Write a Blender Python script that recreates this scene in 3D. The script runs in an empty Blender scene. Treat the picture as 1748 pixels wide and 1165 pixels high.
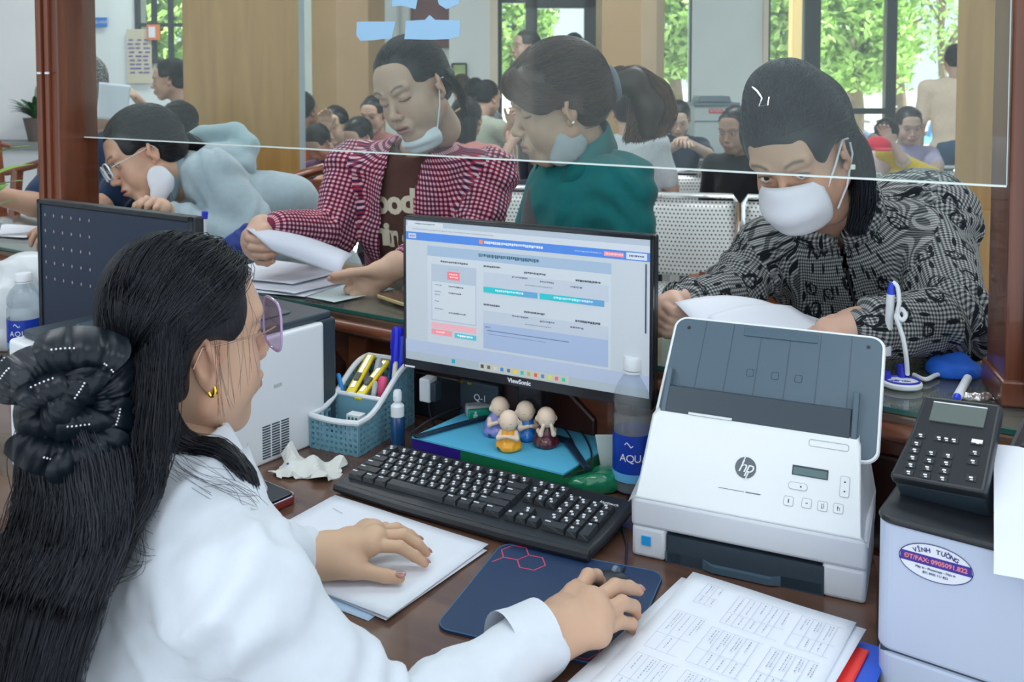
import bpy, bmesh, math, random
import numpy as np
from mathutils import Vector, Matrix

random.seed(7)
rs = np.random.RandomState(7)
PI = math.pi
R = math.radians
SC = bpy.context.scene
COL = SC.collection

# ------------------------------------------------------------------ camera
FPX, PCX, PCY, PITCH, CAMZ = 1600.0, 874.0, 217.0, R(2.7), 1.43
cd = bpy.data.cameras.new('camera')
cam = bpy.data.objects.new('camera', cd)
COL.objects.link(cam)
cam.location = (0, 0, CAMZ)
cam.rotation_euler = (PI / 2 - PITCH, 0, 0)
cd.sensor_width = 36
cd.lens = 36 * FPX / 1748
cd.shift_y = -(582.5 - PCY) / 1748
cd.clip_start = 0.05
cd.clip_end = 200
cd.dof.use_dof = True
cd.dof.focus_distance = 1.35
cd.dof.aperture_fstop = 11
SC.camera = cam

# ------------------------------------------------------------------ exposure, sky, sun
SC.view_settings.view_transform = 'Standard'
SC.view_settings.look = 'None'
SC.view_settings.gamma = 1
SC.view_settings.use_curve_mapping = False
SC.view_settings.exposure = 0.15
w = bpy.data.worlds.new('sky')
SC.world = w
w.use_nodes = True
wb = w.node_tree.nodes['Background']
wb.inputs[0].default_value = (0.83, 0.92, 1.0, 1)
wb.inputs[1].default_value = 1.35
sd = bpy.data.lights.new('sun', 'SUN')
sd.energy = 15.0
sd.angle = R(3)
sd.color = (1, 0.97, 0.9)
so = bpy.data.objects.new('sun', sd)
so.rotation_euler = Vector((0.75, -0.12, 1)).to_track_quat('Z', 'Y').to_euler()
COL.objects.link(so)
# tube lamps under the ceiling (their housings are built with the room)
LAMPS = [(-1.6, 0.6), (0.9, 0.6), (-1.6, 3.0), (1.0, 3.0), (-1.6, 5.6), (1.2, 5.6)]
for lx, ly in LAMPS:
    ld = bpy.data.lights.new('tube_light', 'AREA')
    ld.shape = 'RECTANGLE'
    ld.size = 1.5
    ld.size_y = 0.6
    ld.energy = 11.5 if ly < 1 else (22 if ly < 4 else 34)
    ld.color = (0.93, 0.97, 1.0)
    lo = bpy.data.objects.new('tube_light', ld)
    lo.location = (lx, ly, 3.18)
    COL.objects.link(lo)


# ------------------------------------------------------------------ pixel <-> place
def ray(u, v):
    du, dv = (u - PCX) / FPX, -(v - PCY) / FPX
    c, s = math.cos(PITCH), math.sin(PITCH)
    return Vector((du, c + dv * s, -s + dv * c))


def P(u, v, Y):
    d = ray(u, v)
    return Vector((0, 0, CAMZ)) + d * (Y / d.y)


def D(u, v, z=0.75):
    d = ray(u, v)
    return Vector((0, 0, CAMZ)) + d * ((z - CAMZ) / d.z)


def frame(p, yaw, tilt=0.0):
    return Matrix.Translation(p) @ Matrix.Rotation(R(yaw), 4, 'Z') @ Matrix.Rotation(R(tilt), 4, 'X')


# ------------------------------------------------------------------ materials
MATS = {}


def mat(name, col=(0.8, 0.8, 0.8), rough=0.5, metal=0.0, spec=0.5, noise=0.0, nscale=40, bump=0.0, bscale=200,
        coat=0.0, sheen=0.0, trans=0.0, emit=None, estr=0.0, attr=None, sss=0.0, alpha=1.0, stretch=(1, 1, 1)):
    if name in MATS:
        return MATS[name]
    m = bpy.data.materials.new(name)
    m.use_nodes = True
    nt = m.node_tree
    b = nt.nodes['Principled BSDF']
    b.inputs['Base Color'].default_value = (*col, 1)
    b.inputs['Roughness'].default_value = rough
    b.inputs['Metallic'].default_value = metal
    b.inputs['Specular IOR Level'].default_value = spec
    b.inputs['Coat Weight'].default_value = coat
    b.inputs['Sheen Weight'].default_value = sheen
    b.inputs['Transmission Weight'].default_value = trans
    b.inputs['Alpha'].default_value = alpha
    if sss:
        b.inputs['Subsurface Weight'].default_value = sss
        b.inputs['Subsurface Radius'].default_value = (0.012, 0.005, 0.003)
        b.inputs['Subsurface Scale'].default_value = 1.0
    if emit:
        b.inputs['Emission Color'].default_value = (*emit, 1)
        b.inputs['Emission Strength'].default_value = estr
    tc = nt.nodes.new('ShaderNodeTexCoord')
    mp = nt.nodes.new('ShaderNodeMapping')
    mp.inputs['Scale'].default_value = stretch
    nt.links.new(tc.outputs['Object'], mp.inputs['Vector'])
    src = None
    if attr:
        a = nt.nodes.new('ShaderNodeAttribute')
        a.attribute_name = attr
        src = a.outputs['Color']
        nt.links.new(src, b.inputs['Base Color'])
        if emit:
            nt.links.new(src, b.inputs['Emission Color'])
    if noise:
        n = nt.nodes.new('ShaderNodeTexNoise')
        n.inputs['Scale'].default_value = nscale
        n.inputs['Detail'].default_value = 5
        nt.links.new(mp.outputs[0], n.inputs['Vector'])
        mr = nt.nodes.new('ShaderNodeMapRange')
        mr.inputs['From Min'].default_value = 0.3
        mr.inputs['From Max'].default_value = 0.7
        mr.inputs['To Min'].default_value = 1 - noise
        mr.inputs['To Max'].default_value = 1 + noise
        nt.links.new(n.outputs['Fac'], mr.inputs['Value'])
        mx = nt.nodes.new('ShaderNodeVectorMath')
        mx.operation = 'SCALE'
        if src is not None:
            nt.links.new(src, mx.inputs[0])
        else:
            mx.inputs[0].default_value = col
        nt.links.new(mr.outputs[0], mx.inputs['Scale'])
        nt.links.new(mx.outputs[0], b.inputs['Base Color'])
    if bump:
        n = nt.nodes.new('ShaderNodeTexNoise')
        n.inputs['Scale'].default_value = bscale
        n.inputs['Detail'].default_value = 3
        nt.links.new(mp.outputs[0], n.inputs['Vector'])
        bp = nt.nodes.new('ShaderNodeBump')
        bp.inputs['Strength'].default_value = bump
        bp.inputs['Distance'].default_value = 0.002
        nt.links.new(n.outputs['Fac'], bp.inputs['Height'])
        nt.links.new(bp.outputs[0], b.inputs['Normal'])
    MATS[name] = m
    return m


def wood(name, c1, c2, rough=0.3, axis='Z', scale=9.0, coat=0.3):
    if name in MATS:
        return MATS[name]
    m = mat(name, c1, rough, coat=coat)
    nt = m.node_tree
    b = nt.nodes['Principled BSDF']
    tc = nt.nodes.new('ShaderNodeTexCoord')
    mp = nt.nodes.new('ShaderNodeMapping')
    s = {'X': (0.12, 1, 1), 'Y': (1, 0.12, 1), 'Z': (1, 1, 0.08)}[axis]
    mp.inputs['Scale'].default_value = s
    nt.links.new(tc.outputs['Object'], mp.inputs[0])
    n = nt.nodes.new('ShaderNodeTexNoise')
    n.inputs['Scale'].default_value = scale * 4
    n.inputs['Detail'].default_value = 8
    n.inputs['Distortion'].default_value = 0.6
    nt.links.new(mp.outputs[0], n.inputs['Vector'])
    r = nt.nodes.new('ShaderNodeValToRGB')
    r.color_ramp.elements[0].position = 0.35
    r.color_ramp.elements[0].color = (*c1, 1)
    r.color_ramp.elements[1].position = 0.68
    r.color_ramp.elements[1].color = (*c2, 1)
    nt.links.new(n.outputs['Fac'], r.inputs[0])
    nt.links.new(r.outputs[0], b.inputs['Base Color'])
    return m


# ------------------------------------------------------------------ mesh builder
class MB:
    def __init__(s):
        s.v, s.f, s.m, s.c = [], [], [], []

    def add(s, vs, fs, mi=0, M=None, col=None):
        o = len(s.v)
        if M is not None:
            vs = [M @ Vector(p) for p in vs]
        s.v += [tuple(p) for p in vs]
        s.f += [tuple(i + o for i in f) for f in fs]
        s.m += [mi] * len(fs)
        s.c += [col or (1, 1, 1)] * len(vs)
        return s

    def box(s, c, d, mi=0, M=None, col=None, taper=1.0):
        x, y, z = c
        a, b, h = d[0] / 2, d[1] / 2, d[2] / 2
        vs = [(x + i * a * (taper if k > 0 else 1), y + j * b * (taper if k > 0 else 1), z + k * h) for k in (-1, 1) for j in (-1, 1) for i in (-1, 1)]
        fs = [(0, 2, 3, 1), (4, 5, 7, 6), (0, 1, 5, 4), (2, 6, 7, 3), (0, 4, 6, 2), (1, 3, 7, 5)]
        return s.add(vs, fs, mi, M, col)

    def prism(s, pts, h0, h1, mi=0, M=None, axis='Z', col=None):
        """pts: 2-D outline (ccw), extruded along axis from h0 to h1"""
        n = len(pts)

        def q(p, h):
            return {'Z': (p[0], p[1], h), 'X': (h, p[0], p[1]), 'Y': (p[0], h, p[1])}[axis]
        vs = [q(p, h0) for p in pts] + [q(p, h1) for p in pts]
        fs = [tuple(range(n - 1, -1, -1)), tuple(range(n, 2 * n))] + [(i, (i + 1) % n, n + (i + 1) % n, n + i) for i in range(n)]
        return s.add(vs, fs, mi, M, col)

    def lathe(s, prof, n=24, mi=0, M=None, col=None, cap=True):
        vs, fs = [], []
        for r, z in prof:
            for k in range(n):
                a = 2 * PI * k / n
                vs.append((r * math.cos(a), r * math.sin(a), z))
        for i in range(len(prof) - 1):
            for k in range(n):
                k2 = (k + 1) % n
                fs.append((i * n + k, i * n + k2, (i + 1) * n + k2, (i + 1) * n + k))
        if cap:
            fs.append(tuple(range(n - 1, -1, -1)))
            fs.append(tuple((len(prof) - 1) * n + k for k in range(n)))
        return s.add(vs, fs, mi, M, col)

    def cyl(s, a, b, r, r2=None, n=12, mi=0, M=None, col=None):
        a, b = Vector(a), Vector(b)
        d = b - a
        q = d.to_track_quat('Z', 'Y').to_matrix().to_4x4()
        T = Matrix.Translation(a) @ q
        if M is not None:
            T = M @ T
        return s.lathe([(r, 0), (r if r2 is None else r2, d.length)], n, mi, T, col)

    def tube(s, pts, r, n=8, mi=0, M=None, closed=False, col=None, flat=1.0):
        pts = [Vector(p) for p in pts]
        m = len(pts)
        rr = r if hasattr(r, '__len__') else [r] * m
        vs, fs = [], []
        up = Vector((0, 0, 1))
        prev = None
        for i in range(m):
            if closed:
                t = pts[(i + 1) % m] - pts[i - 1]
            else:
                t = pts[min(i + 1, m - 1)] - pts[max(i - 1, 0)]
            t.normalize()
            if prev is None:
                nx = t.cross(up)
                if nx.length < 0.1:
                    nx = t.cross(Vector((1, 0, 0)))
            else:
                nx = prev - t * prev.dot(t)
            nx.normalize()
            prev = nx
            ny = t.cross(nx)
            for k in range(n):
                a = 2 * PI * k / n
                vs.append(pts[i] + nx * math.cos(a) * rr[i] + ny * math.sin(a) * rr[i] * flat)
        for i in range(m if closed else m - 1):
            j = (i + 1) % m
            for k in range(n):
                k2 = (k + 1) % n
                fs.append((i * n + k, i * n + k2, j * n + k2, j * n + k))
        if not closed:
            fs.append(tuple(range(n - 1, -1, -1)))
            fs.append(tuple((m - 1) * n + k for k in range(n)))
        return s.add(vs, fs, mi, M, col)

    def ball(s, c, r, n=14, mi=0, M=None, col=None):
        if not hasattr(r, '__len__'):
            r = (r, r, r)
        prof = [(max(1e-4, math.sin(PI * i / n)), -math.cos(PI * i / n)) for i in range(n + 1)]
        T = Matrix.Translation(c) @ Matrix.Diagonal((*r, 1))
        if M is not None:
            T = M @ T
        return s.lathe(prof, n * 2, mi, T, col, cap=False)

    def quad(s, p, mi=0, M=None, col=None):
        return s.add(p, [tuple(range(len(p)))], mi, M, col)


def link(name, me, parent=None, world=False):
    o = bpy.data.objects.new(name, me)
    COL.objects.link(o)
    if parent is not None:
        o.parent = parent
        if world:
            t = parent
            M = Matrix.Identity(4)
            while t is not None:
                M = t.matrix_parent_inverse @ t.matrix_basis @ M if t.parent else t.matrix_basis @ M
                t = t.parent
            o.matrix_parent_inverse = M.inverted()
    return o


def obj(name, mb, mats, parent=None, world=False, bevel=0.0, smooth=True, seg=2, M=None, label=None, cols=False, kind=None, angle=40):
    me = bpy.data.meshes.new(name)
    me.from_pydata(mb.v, [], mb.f)
    if not isinstance(mats, (list, tuple)):
        mats = [mats]
    for m in mats:
        me.materials.append(m)
    me.polygons.foreach_set('material_index', mb.m)
    if cols:
        ca = me.color_attributes.new('Col', 'FLOAT_COLOR', 'POINT')
        ca.data.foreach_set('color', np.array([(*c, 1) for c in mb.c], dtype=np.float32).ravel())
    if smooth:
        me.shade_smooth()
        try:
            me.set_sharp_from_angle(angle=R(angle))
        except Exception:
            pass
    me.update()
    o = link(name, me, parent, world)
    if M is not None:
        o.matrix_basis = M
    if bevel:
        b = o.modifiers.new('b', 'BEVEL')
        b.width = bevel
        b.segments = seg
        b.limit_method = 'ANGLE'
        b.angle_limit = R(35)
        b.harden_normals = False
    if label:
        o['label'] = label
    if kind:
        o['kind'] = kind
    return o


def tag(o, label, cat, group=None):
    o['label'] = label
    o['category'] = cat
    if group:
        o['group'] = group
    return o


def thing(name, label, cat, M=None, group=None):
    o = bpy.data.objects.new(name, None)
    COL.objects.link(o)
    o.empty_display_size = 0.05
    if M is not None:
        o.matrix_basis = M if isinstance(M, Matrix) else Matrix.Translation(M)
    return tag(o, label, cat, group)


def struct(o):
    o['kind'] = 'structure'
    return o


def text_mesh(txt, size, ext=0.0, align='CENTER', space=1.0, bold=0.0, shear=0.0):
    c = bpy.data.curves.new('txt', 'FONT')
    c.body = txt
    c.size = size
    c.extrude = ext
    c.align_x = align
    c.align_y = 'CENTER'
    c.space_character = space
    c.offset = bold
    c.shear = shear
    c.resolution_u = 3
    o = bpy.data.objects.new('txt', c)
    COL.objects.link(o)
    dg = bpy.context.evaluated_depsgraph_get()
    me = bpy.data.meshes.new_from_object(o.evaluated_get(dg))
    bpy.data.objects.remove(o)
    bpy.data.curves.remove(c)
    return me


def text(name, txt, size, material, parent, M, ext=0.0003, **k):
    me = text_mesh(txt, size, ext, **k)
    me.materials.clear()
    me.materials.append(material)
    o = link(name, me, parent)
    o.matrix_basis = M
    return o


# ------------------------------------------------------------------ implicit surfaces
def npv(v):
    return np.array(v, dtype=np.float64)


class F:
    """smooth union / subtraction of ellipsoids and round cones"""

    def __init__(s):
        s.ops = []
        s.post = None

    def ell(s, c, r, k=0.01, R3=None, op='u'):
        s.ops.append(('e', npv(c), npv(r), None if R3 is None else npv(R3), k, op, max(r)))
        return s

    def cap(s, a, b, ra, rb=None, k=0.01, op='u', flat=None, fdir=None):
        rb = ra if rb is None else rb
        s.ops.append(('c', npv(a), npv(b), (ra, rb, flat, None if fdir is None else npv(fdir)), k, op, 0))
        return s

    def xf(s, M):
        """all primitives moved by matrix M (uniform scale)"""
        A = np.array(M)
        sc = np.cbrt(abs(np.linalg.det(A[:3, :3])))
        Rm = A[:3, :3] / sc
        t = A[:3, 3]
        g = F()
        for o in s.ops:
            if o[0] == 'e':
                R0 = np.eye(3) if o[3] is None else o[3]
                g.ops.append(('e', A[:3, :3] @ o[1] + t, o[2] * sc, R0 @ Rm.T, o[4] * sc, o[5], o[6] * sc))
            else:
                ra, rb, fl, fd = o[3]
                g.ops.append(('c', A[:3, :3] @ o[1] + t, A[:3, :3] @ o[2] + t, (ra * sc, rb * sc, fl, None if fd is None else Rm @ fd), o[4] * sc, o[5], 0))
        return g

    def __call__(s, X):
        d = np.full(len(X), 0.2)
        for o in s.ops:
            k = o[4]
            if o[0] == 'e':
                c, r = o[1], o[2]
                lo, hi = c - o[6] - k - 0.03, c + o[6] + k + 0.03
            else:
                m = max(o[3][0], o[3][1])
                lo, hi = np.minimum(o[1], o[2]) - m - k - 0.03, np.maximum(o[1], o[2]) + m + k + 0.03
            i = np.nonzero(((X > lo) & (X < hi)).all(1))[0]
            if len(i) == 0:
                continue
            Q = X[i]
            if o[0] == 'e':
                q = Q - c
                if o[3] is not None:
                    q = q @ o[3].T
                a = np.sqrt(((q / r) ** 2).sum(1)) + 1e-9
                b = np.sqrt(((q / r ** 2) ** 2).sum(1)) + 1e-9
                e = a * (a - 1) / b
            else:
                a, b = o[1], o[2]
                ra, rb, fl, fd = o[3]
                ab = b - a
                t = np.clip((Q - a) @ ab / (ab @ ab + 1e-12), 0, 1)
                q = Q - a - t[:, None] * ab
                if fl is not None:
                    comp = q @ fd
                    q = q + comp[:, None] * fd * (1 / fl - 1)
                e = np.sqrt((q ** 2).sum(1)) - (ra + (rb - ra) * t)
                if fl is not None:
                    e = e * (0.5 + 0.5 * fl)
            di = d[i]
            if o[5] == 'u':
                h = np.clip(0.5 + 0.5 * (e - di) / k, 0, 1)
                d[i] = e * (1 - h) + di * h - k * h * (1 - h)
            elif o[5] == 's':
                h = np.clip(0.5 - 0.5 * (di + e) / k, 0, 1)
                d[i] = di * (1 - h) - e * h + k * h * (1 - h)
        if s.post is not None:
            d = s.post(X, d)
        return d

    def bounds(s):
        lo, hi = npv([1e9] * 3), npv([-1e9] * 3)
        for o in s.ops:
            if o[5] != 'u':
                continue
            if o[0] == 'e':
                r = o[2]
                if o[3] is not None:
                    e = np.abs(o[3].T) @ r
                    e = np.sqrt(((o[3].T ** 2) @ (r ** 2)))
                else:
                    e = r
                lo, hi = np.minimum(lo, o[1] - e), np.maximum(hi, o[1] + e)
            else:
                m = max(o[3][0], o[3][1])
                lo = np.minimum(lo, np.minimum(o[1], o[2]) - m)
                hi = np.maximum(hi, np.maximum(o[1], o[2]) + m)
        return lo, hi


def surf(f, h, pad=0.012, lo=None, hi=None):
    """surface nets of the zero set of f at cell size h -> (verts, quads)"""
    a, b = f.bounds()
    lo = a - pad if lo is None else npv(lo)
    hi = b + pad if hi is None else npv(hi)
    B = 5
    n = (np.ceil((hi - lo) / (h * B)).astype(int) + 1)
    cs = [lo[i] + (np.arange(n[i]) * B + (B - 1) / 2) * h for i in range(3)]
    G = np.stack(np.meshgrid(*cs, indexing='ij'), -1).reshape(-1, 3)
    dc = f(G)
    act = np.abs(dc) < h * B * 1.7 + 0.004
    Dv = np.repeat(np.repeat(np.repeat(dc.reshape(n), B, 0), B, 1), B, 2)
    idx = np.nonzero(act)[0]
    bi = np.stack(np.unravel_index(idx, n), -1) * B
    off = np.stack(np.meshgrid(*[np.arange(B)] * 3, indexing='ij'), -1).reshape(-1, 3)
    I = (bi[:, None, :] + off[None]).reshape(-1, 3)
    X = lo + I * h
    Dv[I[:, 0], I[:, 1], I[:, 2]] = f(X)
    ins = Dv < 0
    c = ins[:-1, :-1, :-1].astype(np.int8)
    c = np.zeros(tuple(np.array(Dv.shape) - 1), np.int8)
    for dx in (0, 1):
        for dy in (0, 1):
            for dz in (0, 1):
                c += ins[dx:dx + c.shape[0], dy:dy + c.shape[1], dz:dz + c.shape[2]]
    cells = np.argwhere((c > 0) & (c < 8))
    if len(cells) == 0:
        return np.zeros((0, 3)), np.zeros((0, 4), int)
    acc = np.zeros((len(cells), 3))
    cnt = np.zeros(len(cells))
    corner = [(i, j, k) for i in (0, 1) for j in (0, 1) for k in (0, 1)]
    for p in corner:
        for ax in range(3):
            if p[ax]:
                continue
            q = list(p)
            q[ax] = 1
            A = cells + p
            Bq = cells + q
            da = Dv[A[:, 0], A[:, 1], A[:, 2]]
            db = Dv[Bq[:, 0], Bq[:, 1], Bq[:, 2]]
            m = (da < 0) != (db < 0)
            t = np.where(m, da / np.where(m, da - db, 1), 0)
            t = np.clip(t, 0, 1)
            pt = np.array(p)[None] + t[:, None] * np.eye(3)[ax]
            acc += pt * m[:, None]
            cnt += m
    V = lo + (cells + acc / cnt[:, None]) * h
    ids = -np.ones(c.shape, np.int64)
    ids[cells[:, 0], cells[:, 1], cells[:, 2]] = np.arange(len(cells))
    Fs = []
    for ax in range(3):
        o1, o2 = (ax + 1) % 3, (ax + 2) % 3
        s0 = [slice(None)] * 3
        s1 = [slice(None)] * 3
        s0[ax] = slice(0, -1)
        s1[ax] = slice(1, None)
        ch = ins[tuple(s0)] != ins[tuple(s1)]
        e = np.argwhere(ch)
        e = e[(e[:, o1] > 0) & (e[:, o2] > 0) & (e[:, o1] < Dv.shape[o1] - 1) & (e[:, o2] < Dv.shape[o2] - 1)]
        u1 = np.eye(3, dtype=int)[o1]
        u2 = np.eye(3, dtype=int)[o2]
        q = [e - u1 - u2, e - u2, e, e - u1]
        f4 = np.stack([ids[x[:, 0], x[:, 1], x[:, 2]] for x in q], 1)
        fl = ins[e[:, 0], e[:, 1], e[:, 2]]
        f4[~fl] = f4[~fl][:, ::-1]
        Fs.append(f4)
    Q = np.concatenate(Fs)
    Q = Q[(Q >= 0).all(1)]
    return V, Q


def np_mesh(name, V, Q, mats, parent=None, world=True, col=None, uv=None, mi=None, label=None, kind=None, sharp=None):
    me = bpy.data.meshes.new(name)
    n = Q.shape[1]
    me.vertices.add(len(V))
    me.vertices.foreach_set('co', np.asarray(V, np.float32).ravel())
    me.loops.add(Q.size)
    me.loops.foreach_set('vertex_index', Q.astype(np.int32).ravel())
    me.polygons.add(len(Q))
    me.polygons.foreach_set('loop_start', np.arange(0, Q.size, n, dtype=np.int32))
    me.polygons.foreach_set('loop_total', np.full(len(Q), n, np.int32))
    me.update(calc_edges=True)
    me.validate()
    for m in (mats if isinstance(mats, (list, tuple)) else [mats]):
        me.materials.append(m)
    if mi is not None:
        me.polygons.foreach_set('material_index', np.asarray(mi, np.int32))
    if col is not None:
        ca = me.color_attributes.new('Col', 'FLOAT_COLOR', 'POINT')
        ca.data.foreach_set('color', np.concatenate([col, np.ones((len(col), 1))], 1).astype(np.float32).ravel())
    if uv is not None:
        ul = me.uv_layers.new(name='UVMap')
        ul.data.foreach_set('uv', uv.astype(np.float32).ravel())
    me.shade_smooth()
    o = link(name, me, parent, world)
    if label:
        o['label'] = label
    if kind:
        o['kind'] = kind
    return o


def seg_uv(V, Q, segs):
    """cloth coordinates in metres: segs = (a, b, front, radius, offset); one segment per face"""
    C = V[Q].mean(1)
    best, bd = np.zeros(len(C), int), np.full(len(C), 1e9)
    for i, (a, b, fr, r, off) in enumerate(segs):
        a, b = npv(a), npv(b)
        ab = b - a
        t = np.clip((C - a) @ ab / (ab @ ab), 0, 1)
        d = np.linalg.norm(C - a - t[:, None] * ab, axis=1) - r
        m = d < bd
        best[m], bd[m] = i, d[m]
    uv = np.zeros((len(Q), Q.shape[1], 2))
    for i, (a, b, fr, r, off) in enumerate(segs):
        f = best == i
        if not f.any():
            continue
        a, b = npv(a), npv(b)
        z = (b - a) / np.linalg.norm(b - a)
        x = npv(fr) - z * (npv(fr) @ z)
        x /= np.linalg.norm(x)
        y = np.cross(z, x)
        q = V[Q[f]] - a
        ang = np.arctan2(q @ y, q @ x)
        ref = ang[:, :1]
        ang = ref + (ang - ref + PI) % (2 * PI) - PI
        uv[f, :, 0] = ang * r + off
        uv[f, :, 1] = q @ z
    return uv.reshape(-1, 2)


def fnoise(X, scale, seed=0, octv=3):
    r = np.random.RandomState(seed)
    out = np.zeros(len(X))
    amp = 1.0
    for o in range(octv):
        for _ in range(4):
            d = r.normal(size=3)
            d /= np.linalg.norm(d)
            d2 = r.normal(size=3)
            ph = r.uniform(0, 6.28, 2)
            out += amp * np.sin(scale * (X @ d) + ph[0] + 1.5 * np.sin(scale * 0.6 * (X @ d2) / np.linalg.norm(d2) + ph[1])) / 4
        scale *= 2.1
        amp *= 0.5
    return out


def ribbons(paths, rad, nside=3):
    """paths (n,m,3), rad (m,) or (n,m) -> thin tubes, one mesh"""
    n, m, _ = paths.shape
    T = np.gradient(paths, axis=1)
    T /= np.linalg.norm(T, axis=2, keepdims=True) + 1e-12
    ref = np.zeros_like(T)
    ref[..., 2] = 1
    flat = np.abs(T[..., 2]) > 0.93
    ref[flat] = (1, 0, 0)
    A = np.cross(T, ref)
    A /= np.linalg.norm(A, axis=2, keepdims=True) + 1e-12
    Bv = np.cross(T, A)
    rad = np.broadcast_to(rad, (n, m))
    V = []
    for k in range(nside):
        a = 2 * PI * k / nside
        V.append(paths + rad[..., None] * (A * math.cos(a) + Bv * math.sin(a)))
    V = np.stack(V, 2)  # n,m,s,3
    idx = np.arange(n * m * nside).reshape(n, m, nside)
    Fq = []
    for k in range(nside):
        k2 = (k + 1) % nside
        Fq.append(np.stack([idx[:, :-1, k], idx[:, :-1, k2], idx[:, 1:, k2], idx[:, 1:, k]], -1).reshape(-1, 4))
    return V.reshape(-1, 3), np.concatenate(Fq)
# ================================================================== THE SETTING
white_wall = mat('plaster', (0.84, 0.87, 0.87), 0.8, noise=0.03, nscale=3, bump=0.1)
cream = mat('cream', (0.86, 0.74, 0.6), 0.7, noise=0.03, nscale=4)
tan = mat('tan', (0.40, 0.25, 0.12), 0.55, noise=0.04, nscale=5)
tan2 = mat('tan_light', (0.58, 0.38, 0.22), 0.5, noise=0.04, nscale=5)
oak = wood('oak', (0.33, 0.18, 0.05), (0.42, 0.24, 0.075), 0.4, 'Z', 5, 0.15)
teak = wood('teak', (0.10, 0.028, 0.014), (0.19, 0.06, 0.028), 0.3, 'Z', 6)
teak_x = wood('teak_x', (0.13, 0.04, 0.02), (0.24, 0.08, 0.035), 0.28, 'X', 5)
desk_m = wood('desk_top', (0.085, 0.042, 0.028), (0.17, 0.09, 0.06), 0.22, 'X', 3)
chairwood = wood('chair_wood', (0.15, 0.042, 0.018), (0.25, 0.08, 0.03), 0.3, 'X', 5)
steel = mat('steel', (0.78, 0.8, 0.8), 0.25, metal=0.85)
chrome = mat('chrome', (0.9, 0.9, 0.9), 0.08, metal=1)
darkframe = mat('dark_frame', (0.035, 0.045, 0.055), 0.4)
black = mat('black_plastic', (0.018, 0.022, 0.028), 0.38)
blackg = mat('black_gloss', (0.012, 0.016, 0.022), 0.15)
paper = mat('paper', (0.80, 0.84, 0.92), 0.7)
white_p = mat('white_plastic', (0.80, 0.84, 0.88), 0.38)
grey_p = mat('grey_plastic', (0.16, 0.22, 0.27), 0.4)
tile = mat('floor_tile', (0.55, 0.56, 0.55), 0.2, noise=0.05, nscale=2)
concrete = mat('concrete', (0.7, 0.7, 0.68), 0.9, noise=0.08, nscale=1)


def glassmat(name, tint=(0.93, 0.98, 0.97), haze=0.04, rough=0.03, spec=1.0):
    m = bpy.data.materials.new(name)
    m.use_nodes = True
    nt = m.node_tree
    nt.nodes.clear()
    out = nt.nodes.new('ShaderNodeOutputMaterial')
    tr = nt.nodes.new('ShaderNodeBsdfTransparent')
    tr.inputs[0].default_value = (*tint, 1)
    df = nt.nodes.new('ShaderNodeBsdfDiffuse')
    df.inputs[0].default_value = (0.8, 0.85, 0.85, 1)
    gl = nt.nodes.new('ShaderNodeBsdfGlossy')
    gl.inputs['Roughness'].default_value = rough
    lw = nt.nodes.new('ShaderNodeLayerWeight')
    pw = nt.nodes.new('ShaderNodeMath')
    pw.operation = 'POWER'
    pw.inputs[1].default_value = 4.0
    fr = nt.nodes.new('ShaderNodeMath')
    fr.operation = 'MULTIPLY_ADD'
    fr.inputs[1].default_value = 0.8
    fr.inputs[2].default_value = 0.015
    nt.links.new(lw.outputs['Facing'], pw.inputs[0])
    nt.links.new(pw.outputs[0], fr.inputs[0])
    m1 = nt.nodes.new('ShaderNodeMixShader')
    m1.inputs[0].default_value = haze
    m2 = nt.nodes.new('ShaderNodeMixShader')
    nt.links.new(tr.outputs[0], m1.inputs[1])
    nt.links.new(df.outputs[0], m1.inputs[2])
    ml = nt.nodes.new('ShaderNodeMath')
    ml.operation = 'MULTIPLY'
    ml.inputs[1].default_value = spec
    nt.links.new(fr.outputs[0], ml.inputs[0])
    nt.links.new(ml.outputs[0], m2.inputs[0])
    nt.links.new(m1.outputs[0], m2.inputs[1])
    nt.links.new(gl.outputs[0], m2.inputs[2])
    nt.links.new(m2.outputs[0], out.inputs[0])
    return m


glass = glassmat('pane_glass', haze=0.03, spec=0.75)
clear = glassmat('clear_plastic', (0.80, 0.86, 0.90), 0.14, 0.08, 1.6)
winglass = glassmat('window_glass', (0.95, 0.98, 0.98), 0.05)
edge_m = mat('glass_edge', (0.62, 0.72, 0.68), 0.2)


def wbox(name, x0, x1, y0, y1, z0, z1, m, parent=None, bevel=0, kind='structure'):
    b = MB().box(((x0 + x1) / 2, (y0 + y1) / 2, (z0 + z1) / 2), (x1 - x0, y1 - y0, z1 - z0))
    o = obj(name, b, m, parent, bevel=bevel, smooth=False)
    if kind and parent is None:
        o['kind'] = kind
    return o


def X(u, Y):
    return (u - PCX) / FPX * Y


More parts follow.
